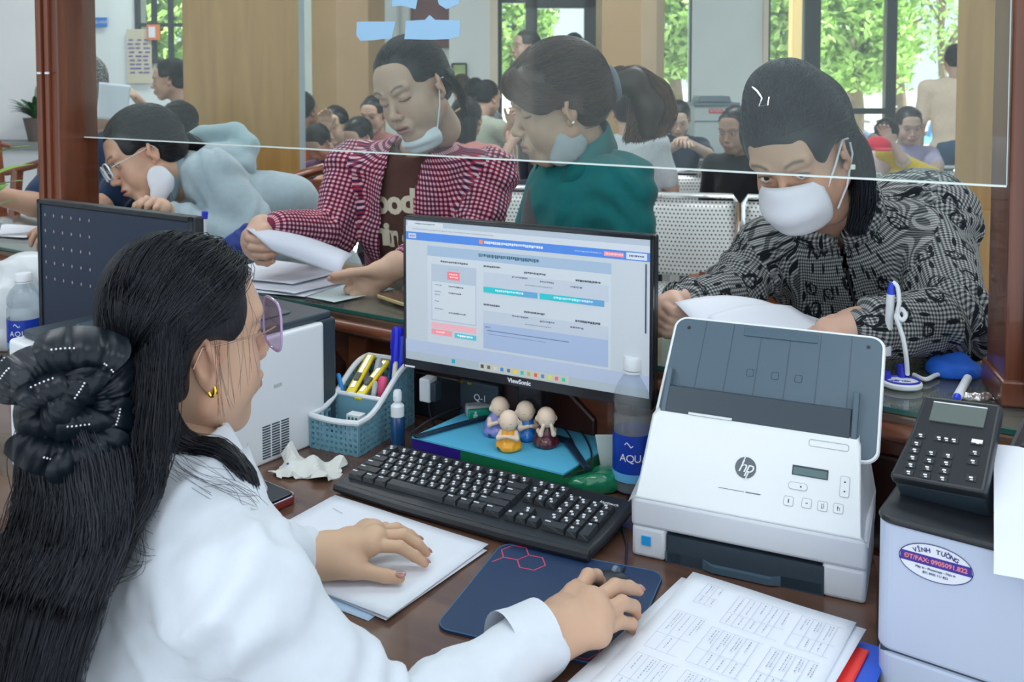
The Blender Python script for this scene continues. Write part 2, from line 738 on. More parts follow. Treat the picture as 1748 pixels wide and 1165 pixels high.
# floor with its tiles
fl = wbox('floor', -7, 6, -1.5, 9.1, -0.1, -0.004, mat('grout', (0.35, 0.35, 0.34), 0.8))
tl = bpy.data.meshes.new('floor_tile')
tb = MB().box((0, 0, 0), (0.592, 0.592, 0.008))
tl.from_pydata(tb.v, [], tb.f)
tl.materials.append(tile)
nt_ = 0
for iy in range(12):
    for ix in range(20):
        if nt_ < 240:
            o = link('floor_tile', tl, fl)
            o.location = (-6.0 + ix * 0.6, 2.6 + iy * 0.6 - 0.6, 0)
            nt_ += 1
struct(wbox('ceiling', -7, 6, -1.5, 9.1, 3.4, 3.5, mat('ceiling_paint', (0.85, 0.87, 0.88), 0.9)))
wbox('wall_left', -7.1, -7, -1.5, 9.1, 0, 3.4, white_wall)
wbox('wall_right', 6, 6.1, -1.5, 9.1, 0, 3.4, white_wall)
for i, (lx, ly) in enumerate(LAMPS):
    t = thing('ceiling_lamp', 'white twin tube lamp fixed under the ceiling', 'lamp', (lx, ly, 3.4), 'tube lamps under the ceiling')
    obj('housing', MB().box((0, 0, -0.04), (1.56, 0.66, 0.08)), white_p, t, smooth=False)
    for s in (-0.15, 0.15):
        obj('tube', MB().cyl((-0.72, s, -0.10), (0.72, s, -0.10), 0.014), mat('tube_glow', (1, 1, 1), 0.5, emit=(0.93, 0.97, 1), estr=4), t)

YB = 9.0
seg = [(-7.0, X(300, YB)), (X(300, YB), X(846, YB)), (X(1180, YB), X(1306, YB))]
wbox('wall_back', X(470, YB), X(846, YB), YB, YB + 0.2, 0, 3.4, white_wall)
wbox('wall_back', X(1180, YB), X(1306, YB), YB, YB + 0.2, 0, 3.4, white_wall)
wbox('wall_back', X(1028, YB), X(1130, YB), YB, YB + 0.2, 0, 3.4, white_wall)
wbox('wall_back', X(1130, YB), X(1180, YB), YB, YB + 0.2, 0, 1.05, white_wall)
wbox('wall_back', X(846, YB), 6, YB, YB + 0.2, 2.75, 3.4, white_wall)
wbox('wall_back', X(1760, YB), 6, YB, YB + 0.2, 0, 2.75, white_wall)
wbox('trim_1', X(1300, YB), X(1308, YB), YB - 0.05, YB, 0, 3.4, cream)
wbox('trim_2', X(770, YB), X(846, YB), YB - 0.25, YB, 0, 3.4, mat('pilaster', (0.84, 0.87, 0.88), 0.7))
wbox('trim_3', X(838, YB), X(850, YB), YB - 0.28, YB, 0, 3.4, cream)
# left wall section, nearer, with a grid window
YL = 6.6
xa, xb = X(238, YL), X(322, YL)
zs = 0.95
wbox('wall_north', -7, xa, YL, YL + 0.15, 0, 3.4, white_wall)
wbox('wall_north', xb, X(500, YL), YL, YL + 0.15, 0, 3.4, white_wall)
wbox('wall_north', xa, xb, YL, YL + 0.15, 0, P(280, 105, YL).z, white_wall)
wbox('wall_north', xa, xb, YL, YL + 0.15, 2.6, 3.4, white_wall)
w1 = thing('window_1', 'x', 'window', (0, 0, 0))
del w1['label'], w1['category']
w1['kind'] = 'structure'
wz0, wz1 = P(280, 105, YL).z, 2.6
for k in range(4):
    xx = xa + (xb - xa) * k / 3
    obj('window_bar', MB().box((xx, YL, (wz0 + wz1) / 2), (0.025, 0.05, wz1 - wz0)), darkframe, w1, smooth=False)
for k in range(5):
    zz = wz0 + (wz1 - wz0) * k / 4
    obj('window_rail', MB().box(((xa + xb) / 2, YL, zz), (xb - xa, 0.045, 0.025)), darkframe, w1, smooth=False)
obj('pane', MB().box(((xa + xb) / 2, YL + 0.03, (wz0 + wz1) / 2), (xb - xa, 0.008, wz1 - wz0)), winglass, w1, smooth=False)
wbox('trim_4', -7, X(150, YL), YL - 0.35, YL, 0.98, 1.03, mat('sill_stone', (0.2, 0.22, 0.22), 0.4))
wbox('trim_5', -7, X(150, YL), YL - 0.3, YL - 0.02, 0, 0.98, mat('sill_front', (0.72, 0.76, 0.78), 0.7))


def column(name, u0, u1, um, Y, ma, mb_, dep=0.5):
    """square column with two visible faces, corner at um"""
    x0, x1, xm = X(u0, Y), X(u1, Y), X(um, Y)
    b = MB()
    yf = Y
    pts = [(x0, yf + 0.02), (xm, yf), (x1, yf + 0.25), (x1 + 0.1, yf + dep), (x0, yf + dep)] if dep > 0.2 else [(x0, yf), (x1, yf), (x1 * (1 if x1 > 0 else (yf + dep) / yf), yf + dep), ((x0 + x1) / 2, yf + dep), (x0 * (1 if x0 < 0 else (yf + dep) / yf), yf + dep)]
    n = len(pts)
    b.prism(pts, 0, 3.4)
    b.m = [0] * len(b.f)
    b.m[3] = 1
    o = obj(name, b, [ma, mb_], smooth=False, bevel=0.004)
    return struct(o)


column('column', 313, 511, 509, 4.6, oak, tan, 0.05)
wbox('trim_6', X(511, 4.9), X(521, 4.9), 4.75, 4.9, 0, 3.4, mat('blue_steel', (0.33, 0.42, 0.48), 0.4))
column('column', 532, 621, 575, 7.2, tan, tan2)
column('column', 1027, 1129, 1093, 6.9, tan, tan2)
column('column', 1632, 1745, 1733, 3.3, oak, tan, 0.12)
wbox('baseboard_right', X(1632, 3.3), X(1730, 3.3), 3.27, 3.3, 0.0, 0.98, oak, bevel=0.003)


def frame_set(name, bars, pane):
    t = bpy.data.objects.new(name, None)
    COL.objects.link(t)
    t['kind'] = 'structure'
    for (x0, x1, z0, z1, nm) in bars:
        obj(nm, MB().box(((x0 + x1) / 2, YB + 0.05, (z0 + z1) / 2), (x1 - x0, 0.09, z1 - z0)), darkframe, t, smooth=False, bevel=0.004)
    x0, x1, z0, z1 = pane
    obj('pane', MB().box(((x0 + x1) / 2, YB + 0.05, (z0 + z1) / 2), (x1 - x0, 0.01, z1 - z0)), winglass, t, smooth=False)


def xz(u):
    return X(u, YB)


frame_set('door_1', [(xz(850), xz(857), 0, 2.75, 'door_frame'), (xz(897), xz(917), 0, 2.75, 'door_frame'), (xz(997), xz(1018), 0, 2.75, 'door_frame'),
                     (xz(897), xz(1018), P(950, 14, YB).z, 2.75, 'door_head'), (xz(857), xz(897), P(870, 5, YB).z, 2.75, 'door_head'),
                     (xz(1018), xz(1030), P(950, 14, YB).z, 2.75, 'door_head')], (xz(850), xz(1030), 0, 2.75))
frame_set('window_2', [(xz(1128), xz(1132), 1.05, 2.75, 'window_frame'), (xz(1177), xz(1181), 1.05, 2.75, 'window_frame')], (xz(1130), xz(1180), 1.05, 2.75))
frame_set('door_2', [(xz(1307), xz(1314), 0, 2.75, 'door_frame'), (xz(1372), xz(1400), 0, 2.75, 'door_frame'), (xz(1512), xz(1530), 0, 2.75, 'door_frame'),
                     (xz(1400), xz(1512), P(1490, 195, YB).z, P(1490, 185, YB).z, 'door_rail'), (xz(1530), xz(1755), 0.0, 0.06, 'door_rail')], (xz(1307), xz(1755), 0, 2.75))

# outside: pavement, trees, a painted pillar, parked motorbikes
struct(wbox('ground', -12, 22, 9.2, 45, -0.12, 0, mat('pavement', (0.80, 0.80, 0.78), 0.9, noise=0.06, nscale=0.6)))
gb = thing('garden_wall', 'long pale boundary wall beyond the pavement outside', 'wall', (6, 26, 0))
obj('wall_body', MB().box((0, 0, 0.6), (34, 0.3, 1.2)), mat('garden_wall', (0.75, 0.75, 0.7), 0.9), gb, smooth=False)
obj('coping', MB().box((0, 0, 1.24), (34, 0.4, 0.08)), concrete, gb, smooth=False)
pil = thing('outdoor_pillar', 'yellow painted pillar standing just outside the glass door', 'pillar', (X(1360, 10.2), 10.2, 0))
obj('shaft', MB().box((0, 0, 1.7), (0.16, 0.16, 3.4)), mat('yellow_paint', (0.85, 0.55, 0.22), 0.7), pil, smooth=False, bevel=0.01)
obj('plinth', MB().box((0, 0, 0.1), (0.24, 0.24, 0.2)), concrete, pil, smooth=False, bevel=0.01)

leafm = mat('leaf', (0.33, 0.50, 0.12), 0.5, noise=0.5, nscale=1.4, trans=0.0)
leafm.node_tree.nodes['Principled BSDF'].inputs['Subsurface Weight'].default_value = 0.0
barkm = mat('bark', (0.16, 0.11, 0.07), 0.9, noise=0.3, nscale=12)


def leaf_cloud(n, cen, rad, size, seed):
    r = np.random.RandomState(seed)
    d = r.normal(size=(n, 3))
    d /= np.linalg.norm(d, axis=1, keepdims=True)
    lump = 0.72 + 0.28 * np.sin(d[:, :1] * 7 + seed) * np.cos(d[:, 1:2] * 6) * np.sin(d[:, 2:] * 8 + 1)
    C = npv(cen) + d * npv(rad) * lump * (r.uniform(0.25, 1, (n, 1)) ** 0.5)
    a = r.normal(size=(n, 3))
    a /= np.linalg.norm(a, axis=1, keepdims=True)
    b = np.cross(a, r.normal(size=(n, 3)))
    b /= np.linalg.norm(b, axis=1, keepdims=True)
    s = size * r.uniform(0.6, 1.3, (n, 1))
    V = np.stack([C - a * s, C - b * s * 0.45, C + a * s, C + b * s * 0.45], 1).reshape(-1, 3)
    Q = np.arange(n * 4).reshape(n, 4)
    return V, Q


def tree(label, x, y, h, rad, seed, n=5000):
    t = thing('tree', label, 'tree', (x, y, 0), 'trees outside')
    b = MB()
    b.tube([(0, 0, 0), (0.05, 0.02, h * 0.3), (-0.04, 0.03, h * 0.55), (0.1, 0, h * 0.8)], [0.14, 0.11, 0.09, 0.05], 8)
    for k in range(5):
        a = k * 1.3 + seed
        b.tube([(0, 0, h * (0.35 + 0.07 * k)), (math.cos(a) * rad * 0.4, math.sin(a) * rad * 0.4, h * (0.5 + 0.08 * k)), (math.cos(a) * rad * 0.8, math.sin(a) * rad * 0.8, h * (0.55 + 0.09 * k))], [0.06, 0.04, 0.02], 6)
    obj('trunk', b, barkm, t)
    V, Q = leaf_cloud(n, (0, 0, h * 0.68), (rad, rad, h * 0.42), 0.085, seed)
    np_mesh('foliage', V, Q, leafm, t, world=False, kind='stuff').data.shade_flat()
    return t


tree('broad leafy tree seen through the narrow pane beside the white wall', X(1150, 14), 14, 3.6, 1.1, 1, 4200)
tree('leafy tree with bare branches between dark frame and yellow pillar', X(1325, 13), 13, 3.8, 0.9, 2, 3800)
tree('bright green tree in the middle of the glass door', X(1460, 15), 15, 3.3, 1.25, 3, 5200)
tree('thin tree just right of the dark door mullion', X(1535, 19), 19, 3.4, 0.5, 4, 900)
tree('pale distant tree at top right of the glass door', X(1606, 24), 24, 5.0, 1.1, 5, 900)
tree('tree glimpsed through the doorway behind the standing people', X(880, 15), 15, 3.6, 0.9, 6, 2600)
tree('tree seen through the barred window on the left', X(285, 10.5), 10.5, 3.4, 0.9, 8, 2500)


def motorbike(label, x, y, yaw, c):
    t = thing('motorbike', label, 'motorbike', frame((x, y, 0), yaw), 'parked motorbikes outside')
    for s in (-0.6, 0.6):
        wv = MB().tube([(s + 0.25 * math.cos(a), 0, 0.28 + 0.25 * math.sin(a)) for a in np.linspace(0, 2 * PI, 17)[:-1]], 0.035, 6, closed=True)
        for k in range(6):
            wv.cyl((s, 0, 0.28), (s + 0.24 * math.cos(k * 1.047), 0, 0.28 + 0.24 * math.sin(k * 1.047)), 0.006, n=5)
        obj('wheel', wv, black, t)
    b = MB().tube([(-0.65, 0, 0.62), (-0.3, 0, 0.6), (0, 0, 0.42), (0.3, 0, 0.42), (0.5, 0, 0.85)], [0.07, 0.12, 0.1, 0.07, 0.08], 10)
    obj('body_shell', b, mat('bike_' + c[0], c[1], 0.25), t)
    obj('seat', MB().tube([(-0.6, 0, 0.74), (-0.3, 0, 0.76), (0.05, 0, 0.7)], [0.06, 0.1, 0.05], 8, flat=0.5), black, t)
    obj('handlebar', MB().tube([(0.42, -0.3, 1.0), (0.5, -0.1, 0.95), (0.5, 0.1, 0.95), (0.42, 0.3, 1.0)], 0.014, 6).cyl((0.6, 0, 0.28), (0.5, 0, 0.95), 0.025), steel, t)


motorbike('grey blue parked motorbike outside beyond the door mullion', X(1545, 17), 17, 20, ('grey', (0.2, 0.25, 0.4)))
motorbike('blue parked motorbike outside, nearest to the standing man', X(1572, 16.4), 16.4, 35, ('blue', (0.08, 0.3, 0.6)))
motorbike('dark parked motorbike outside in front of the green tree', X(1480, 17.5), 17.5, 10, ('dark', (0.1, 0.12, 0.2)))

# ------------------------------------------------------------------ things on the far walls
def flat_thing(name, label, cat, u, v, Y, wpx, hpx, m, th=0.006, group=None, col=None):
    c = P(u, v, Y)
    s = Y / FPX
    t = thing(name, label, cat, c, group)
    obj('sheet', MB().box((0, 0, 0), (wpx * s, th, hpx * s)), m, t, smooth=False)
    return t, wpx * s, hpx * s


ink = mat('ink', (0.03, 0.035, 0.05), 0.6)
purple_ink = mat('purple_ink', (0.15, 0.14, 0.4), 0.6)
FX = Matrix.Rotation(PI / 2, 4, 'X')
t, a, b = flat_thing('wall_sign', 'small blue rectangular sign with white lettering on the left wall', 'sign', 164, 38, YL - 0.03, 37, 16, mat('sign_blue', (0.03, 0.2, 0.62), 0.4))
text('lettering', 'PHÒNG HỌP', b * 0.42, mat('white_ink', (0.9, 0.9, 0.95), 0.5), t, Matrix.Translation((0, -0.005, 0)) @ FX)
t, a, b = flat_thing('notice', 'beige notice sheet with rows of purple text on the left wall', 'notice', 238, 96, YL - 0.03, 42, 92, mat('beige', (0.68, 0.6, 0.46), 0.7))
lines = MB()
for k in range(9):
    for j in range(3):
        lines.box((-a * 0.3 + j * a * 0.3 + random.uniform(-.01, .01), -0.005, b * 0.3 - k * b * 0.075), (a * random.uniform(0.15, 0.26), 0.002, b * 0.028))
obj('text_lines', lines, purple_ink, t, smooth=False)
t, a, b = flat_thing('notice', 'small orange and white notice hung at the barred window', 'notice', 262, 55, YL - 0.05, 22, 26, mat('orange_paper', (0.8, 0.25, 0.1), 0.7))
obj('white_panel', MB().box((-a * 0.1, -0.005, 0), (a * 0.5, 0.002, b * 0.7)), paper, t, smooth=False)
for (u, v, wp, hp, lab, cc) in [(648, 48, 62, 110, 'tall white poster on the wall behind the plaid-shirt woman', (0.74, 0.78, 0.8)),
                                (736, 20, 66, 120, 'brown framed board high on the wall above the plaid-shirt woman', (0.2, 0.09, 0.09))]:
    t, a, b = flat_thing('poster', lab, 'poster', u, v, YB - 0.03, wp, hp, mat('poster%d' % u, cc, 0.6, noise=0.1, nscale=3))
    obj('border', MB().box((0, -0.003, b / 2), (a, 0.014, 0.02)).box((0, -0.003, -b / 2), (a, 0.014, 0.02)).box((-a / 2, -0.003, 0), (0.02, 0.014, b)).box((a / 2, -0.003, 0), (0.02, 0.014, b)), mat('border%d' % u, tuple(x * 0.8 for x in cc)), t, smooth=False)
for (u, v, wp, hp, lab, cc) in [(652, 130, 32, 46, 'black framed picture on the wall left of the plaid-shirt woman', (0.6, 0.66, 0.66)),
                                (784, 122, 24, 26, 'small dark framed picture with green leaves right of the plaid-shirt woman', (0.45, 0.6, 0.25))]:
    t, a, b = flat_thing('picture_frame', lab, 'picture', u, v, YB - (0.02 if u < 700 else 0.27), wp, hp, mat('pic%d' % u, cc, 0.5, noise=0.3, nscale=6))
    obj('frame', MB().box((0, -0.005, b / 2), (a, 0.02, 0.015)).box((0, -0.005, -b / 2), (a, 0.02, 0.015)).box((-a / 2, -0.005, 0), (0.015, 0.02, b)).box((a / 2, -0.005, 0), (0.015, 0.02, b)), black, t, smooth=False)

# white kiosk cabinet by the wall
c0 = P(1222, 180, 8.2)
t = thing('kiosk_cabinet', 'white kiosk cabinet with red label and dark lid against the back wall', 'cabinet', (c0.x, 8.2, 0))
hz = c0.z
s = 8.2 / FPX
obj('cabinet_body', MB().box((0, 0.2, hz / 2), (72 * s, 0.4, hz)), mat('kiosk', (0.6, 0.66, 0.68), 0.5), t, smooth=False, bevel=0.01)
obj('lid', MB().box((0, 0.2, hz + 0.01), (80 * s, 0.46, 0.03)), grey_p, t, smooth=False, bevel=0.004)
obj('top_tray', MB().box((0, 0.2, hz + 0.055), (56 * s, 0.36, 0.05), taper=0.9), grey_p, t, smooth=False, bevel=0.006)
obj('red_label', MB().box((0, -0.004, hz - 0.05), (24 * s, 0.008, 7 * s)), mat('red_label', (0.75, 0.08, 0.08), 0.4), t, smooth=False)
text('lettering', 'IN PHIẾU', 5 * s, mat('white_ink'), t, Matrix.Translation((0, -0.01, hz - 0.05)) @ FX)
obj('drawer_seam', MB().box((0, -0.002, hz - 0.14), (72 * s, 0.004, 0.012)), grey_p, t, smooth=False)


# potted plants
def leaf_blade(mb, base, tip, wd, droop, n=7, mi=0, fold=0.15):
    base, tip = Vector(base), Vector(tip)
    d = tip - base
    side = d.cross(Vector((0, 0, 1)))
    if side.length < 1e-4:
        side = Vector((1, 0, 0))
    side.normalize()
    up = side.cross(d).normalized()
    vs, fs = [], []
    for i in range(n + 1):
        t_ = i / n
        c = base + d * t_ - Vector((0, 0, 1)) * droop * t_ * t_ + up * 0.12 * d.length * math.sin(PI * t_) * 0.6
        ww = wd * math.sin(PI * min(1, t_ * 0.93 + 0.04)) ** 0.8
        vs += [c - side * ww, c - up * ww * fold, c + side * ww]
    for i in range(n):
        for k in (0, 1):
            a_ = i * 3 + k
            fs.append((a_, a_ + 1, a_ + 4, a_ + 3))
    mb.add(vs, fs, mi)


pm = mat('plant_leaf', (0.045, 0.12, 0.05), 0.35, noise=0.2, nscale=20)
c0 = P(62, 205, 6.42)
t = thing('potted_plant', 'dark green bushy potted plant on the sill at far left', 'plant', (c0.x + 0.02, 6.42, 1.03))
obj('pot', MB().lathe([(0.07, 0), (0.1, 0.15), (0.105, 0.16), (0.09, 0.16)], 20), mat('pot', (0.15, 0.12, 0.11), 0.5), t)
for k in range(34):
    a = k * 2.4
    el = 0.25 + 0.9 * ((k * 0.37) % 1)
    L = 0.2 + 0.14 * ((k * 0.61) % 1)
    mb = MB()
    leaf_blade(mb, (0.03 * math.cos(a), 0.03 * math.sin(a), 0.15), (L * math.cos(a) * math.cos(el), L * math.sin(a) * math.cos(el) * 0.6, 0.16 + L * math.sin(el) * 1.1), 0.028, 0.05)
    obj('leaf', mb, pm, t)
# ================================================================== DESK, COUNTER, GLASS
CY_ = -33.4
cdir = Vector((math.cos(R(CY_)), math.sin(R(CY_)), 0))
cper = Vector((-math.sin(R(CY_)), math.cos(R(CY_)), 0))
CZ = 0.95
E0 = D(1530, 700, CZ)
# counter (local frame: x along the edge towards the right, y away from the clerks)
CM = frame((E0.x, E0.y, 0), CY_)
ct = thing('service_counter', 'long dark wooden service counter with a glass sheet on top between clerks and public', 'counter', CM)
obj('counter_top', MB().box((-1.15, 0.2, CZ - 0.03), (3.9, 0.40, 0.045)), mat('counter_top_wood', (0.13, 0.075, 0.05), 0.25, noise=0.35, nscale=6, coat=0.5), ct, smooth=False, bevel=0.004)
obj('glass_sheet', MB().box((-1.15, 0.201, CZ - 0.003), (3.88, 0.39, 0.006)), glassmat('sheet_glass', (0.86, 0.95, 0.92), 0.05, 0.05), ct, smooth=False)
obj('glass_edge', MB().box((-1.15, 0.004, CZ - 0.003), (3.88, 0.004, 0.0075)), mat('green_edge', (0.03, 0.13, 0.11), 0.2), ct, smooth=False)
obj('edge_moulding', MB().cyl((-3.1, -0.002, CZ - 0.034), (0.8, -0.002, CZ - 0.034), 0.014, n=10), teak_x, ct)
obj('front_board', MB().box((-1.15, 0.06, 0.47), (3.86, 0.03, 0.9)), teak_x, ct, smooth=False)
for k in range(6):
    x0 = -2.9 + k * 0.62
    mb = MB()
    pts = []
    for a in np.linspace(0, PI, 9):
        pts.append((x0 + 0.27 + 0.27 * math.cos(a) * (1 if abs(math.cos(a)) > 0.5 else 1.0), CZ - 0.13 + 0.05 * math.sin(a) ** 0.5))
    mb.prism([(x0 + 0.02, CZ - 0.30), (x0 + 0.52, CZ - 0.30), (x0 + 0.52, CZ - 0.13), (x0 + 0.46, CZ - 0.085), (x0 + 0.08, CZ - 0.085), (x0 + 0.02, CZ - 0.13)], 0.036, 0.05, axis='Y')
    obj('panel', mb, mat('dark_panel', (0.05, 0.018, 0.014), 0.3), ct, smooth=False, bevel=0.006)
    obj('bracket', MB().prism([(x0 - 0.07, CZ - 0.06), (x0 - 0.02, CZ - 0.06), (x0 - 0.02, CZ - 0.2), (x0 - 0.045, CZ - 0.25), (x0 - 0.07, CZ - 0.2)], 0.02, 0.05, axis='Y'), chairwood, ct, smooth=False, bevel=0.004)
obj('public_board', MB().box((-1.15, 0.37, 0.47), (3.86, 0.03, 0.9)), teak_x, ct, smooth=False)

# posts
GYR = 1.36
GR = Vector((0.53 * GYR, GYR, 0))
GL = Vector((-0.8975 * GYR, 1.93 * GYR, 0))
gyaw = math.degrees(math.atan2((GR - GL).y, (GR - GL).x))


def post(lab, corner, yaw, sx=0.11, sy=0.11, marks=False):
    t = thing('wooden_post', lab, 'post', frame((corner.x, corner.y, CZ), yaw))
    H = 3.4 - CZ
    b = MB().box((sx / 2, sy / 2, H / 2), (sx, sy, H))
    obj('shaft', b, teak, t, smooth=False, bevel=0.004)
    for k in (0.3, 0.62):
        obj('groove_strip', MB().box((sx * k, -0.004, H / 2), (sx * 0.16, 0.012, H * 0.98)), mat('red_teak', (0.2, 0.06, 0.03), 0.3), t, smooth=False, bevel=0.003)
    obj('foot_block', MB().box((sx / 2, sy / 2, 0.02), (sx + 0.012, sy + 0.012, 0.04)), teak, t, smooth=False, bevel=0.004)
    if marks:
        for u in (73, 90):
            q = P(u, 125, corner.y)
            obj('white_fleck', MB().box((0.028 if u == 73 else 0.058, -0.012, q.z - CZ), (0.013, 0.004, 0.006)), paper, t, smooth=False)
    return t


rp = D(1714, 694, CZ)
post('dark red wooden post standing on the counter at the right edge', rp, -14)
lp = P(66, 345, 2.56)
post('brown grooved wooden post standing on the counter left of the leaning woman', lp, -24, 0.085, 0.13, True)

# suspended glass screen
GZ = 1.28
L = (GR - GL).length
gm = frame((GL.x, GL.y, GZ), gyaw)
gt = thing('glass_screen', 'large clear glass screen hanging above the counter between the two posts', 'screen', gm)
obj('glass_pane', MB().box((L / 2, 0, 1.06), (L, 0.008, 2.118)), glass, gt, smooth=False)
obj('lower_edge', MB().box((L / 2, 0, -0.0005), (L, 0.0082, 0.003)), mat('edge_bright', (0.8, 0.88, 0.86), 0.15), gt, smooth=False)
obj('side_edge', MB().box((0, 0, 1.06), (0.0015, 0.0082, 2.118)), mat('edge_side', (0.45, 0.55, 0.55), 0.2), gt, smooth=False)
obj('side_edge', MB().box((L, 0, 1.06), (0.0015, 0.0082, 2.118)), mat('edge_side'), gt, smooth=False)


def on_glass(u, v, dy=-0.006):
    """local (x, z) on the screen for a pixel"""
    r = ray(u, v)
    n = cper = Vector((-math.sin(R(gyaw)), math.cos(R(gyaw)), 0))
    o = Vector((0, 0, CAMZ))
    t_ = (GL - o).dot(n) / r.dot(n)
    q = o + r * t_
    return (q - GL).dot(Vector((math.cos(R(gyaw)), math.sin(R(gyaw)), 0))), q.z - GZ


stk = mat('sticker_blue', (0.36, 0.60, 0.85), 0.5)
for lab, pts in [('light blue paper sticker on the glass, left one above the plaid-shirt woman', [(612, 38), (620, 37), (678, 37), (671, 66), (655, 67), (640, 69), (618, 70), (611, 60)]),
                 ('light blue paper sticker on the glass, right one above the plaid-shirt woman', [(696, 36), (728, 34), (736, 26), (745, 34), (788, 35), (787, 62), (770, 67), (740, 68), (693, 67)]),
                 ('light blue sticker scrap at the top edge, left', [(671, -6), (700, -6), (716, -4), (712, 16), (690, 10), (672, 11)]),
                 ('light blue sticker scrap at the top edge, right', [(748, -6), (786, -6), (787, 6), (765, 16), (752, 8)])]:
    q = [on_glass(u, v) for u, v in pts]
    cx = sum(a for a, _ in q) / len(q)
    cz = sum(b for _, b in q) / len(q)
    t = thing('sticker', lab, 'sticker', gm @ Matrix.Translation((cx, -0.0045, cz)), 'blue stickers on the glass')
    mb = MB().prism([(a - cx, b - cz) for a, b in q][::-1], -0.001, 0, axis='Y')
    obj('sheet', mb, stk, t, smooth=False)

# ------------------------------------------------------------------ the clerks' desk
# L-shaped edge: the top reaches from the counter towards the camera
DM = frame((0.30, 1.30, 0), CY_)
desk = thing('desk', 'dark brown glossy wooden desk holding the computer, papers and scanner', 'desk', DM)


def loc(p):
    q = DM.inverted() @ Vector(p)
    return (q.x, q.y)


outl = [D(1492, 1290), D(1500, 980), tuple(E0 - cdir * 0.05 + cper * 0.035), tuple(E0 - cdir * 2.75 + cper * 0.035), (-2.1, 2.0, 0), (-0.75, 1.42, 0), (-0.52, 1.26, 0), (-0.16, 0.86, 0)]
pts = [loc((p[0], p[1], 0)) for p in outl]
area = sum(pts[i][0] * pts[(i + 1) % len(pts)][1] - pts[(i + 1) % len(pts)][0] * pts[i][1] for i in range(len(pts)))
if area < 0:
    pts = pts[::-1]
obj('desk_top', MB().prism(pts, 0.72, 0.75), desk_m, desk, smooth=False, bevel=0.003)
for p in [(0.34, 0.95), (0.55, 1.25), (-1.4, 2.6), (-1.7, 1.95), (-0.2, 1.0)]:
    q = loc((p[0], p[1], 0))
    obj('leg', MB().box((q[0], q[1], 0.36), (0.06, 0.06, 0.72)), teak, desk, smooth=False, bevel=0.004)
obj('apron', MB().box((pts[0][0] * 0 - 0.35, 0.22, 0.63), (1.5, 0.02, 0.17)), teak, desk, smooth=False)

# ------------------------------------------------------------------ keyboard
p0, p1 = D(567, 843), D(1008, 968)
kyaw = math.degrees(math.atan2(p1.y - p0.y, p1.x - p0.x))
KW, KD = (p1 - p0).length, 0.166
keym = mat('key_black', (0.028, 0.034, 0.04), 0.42)
legend = mat('legend', (0.85, 0.88, 0.92), 0.5)


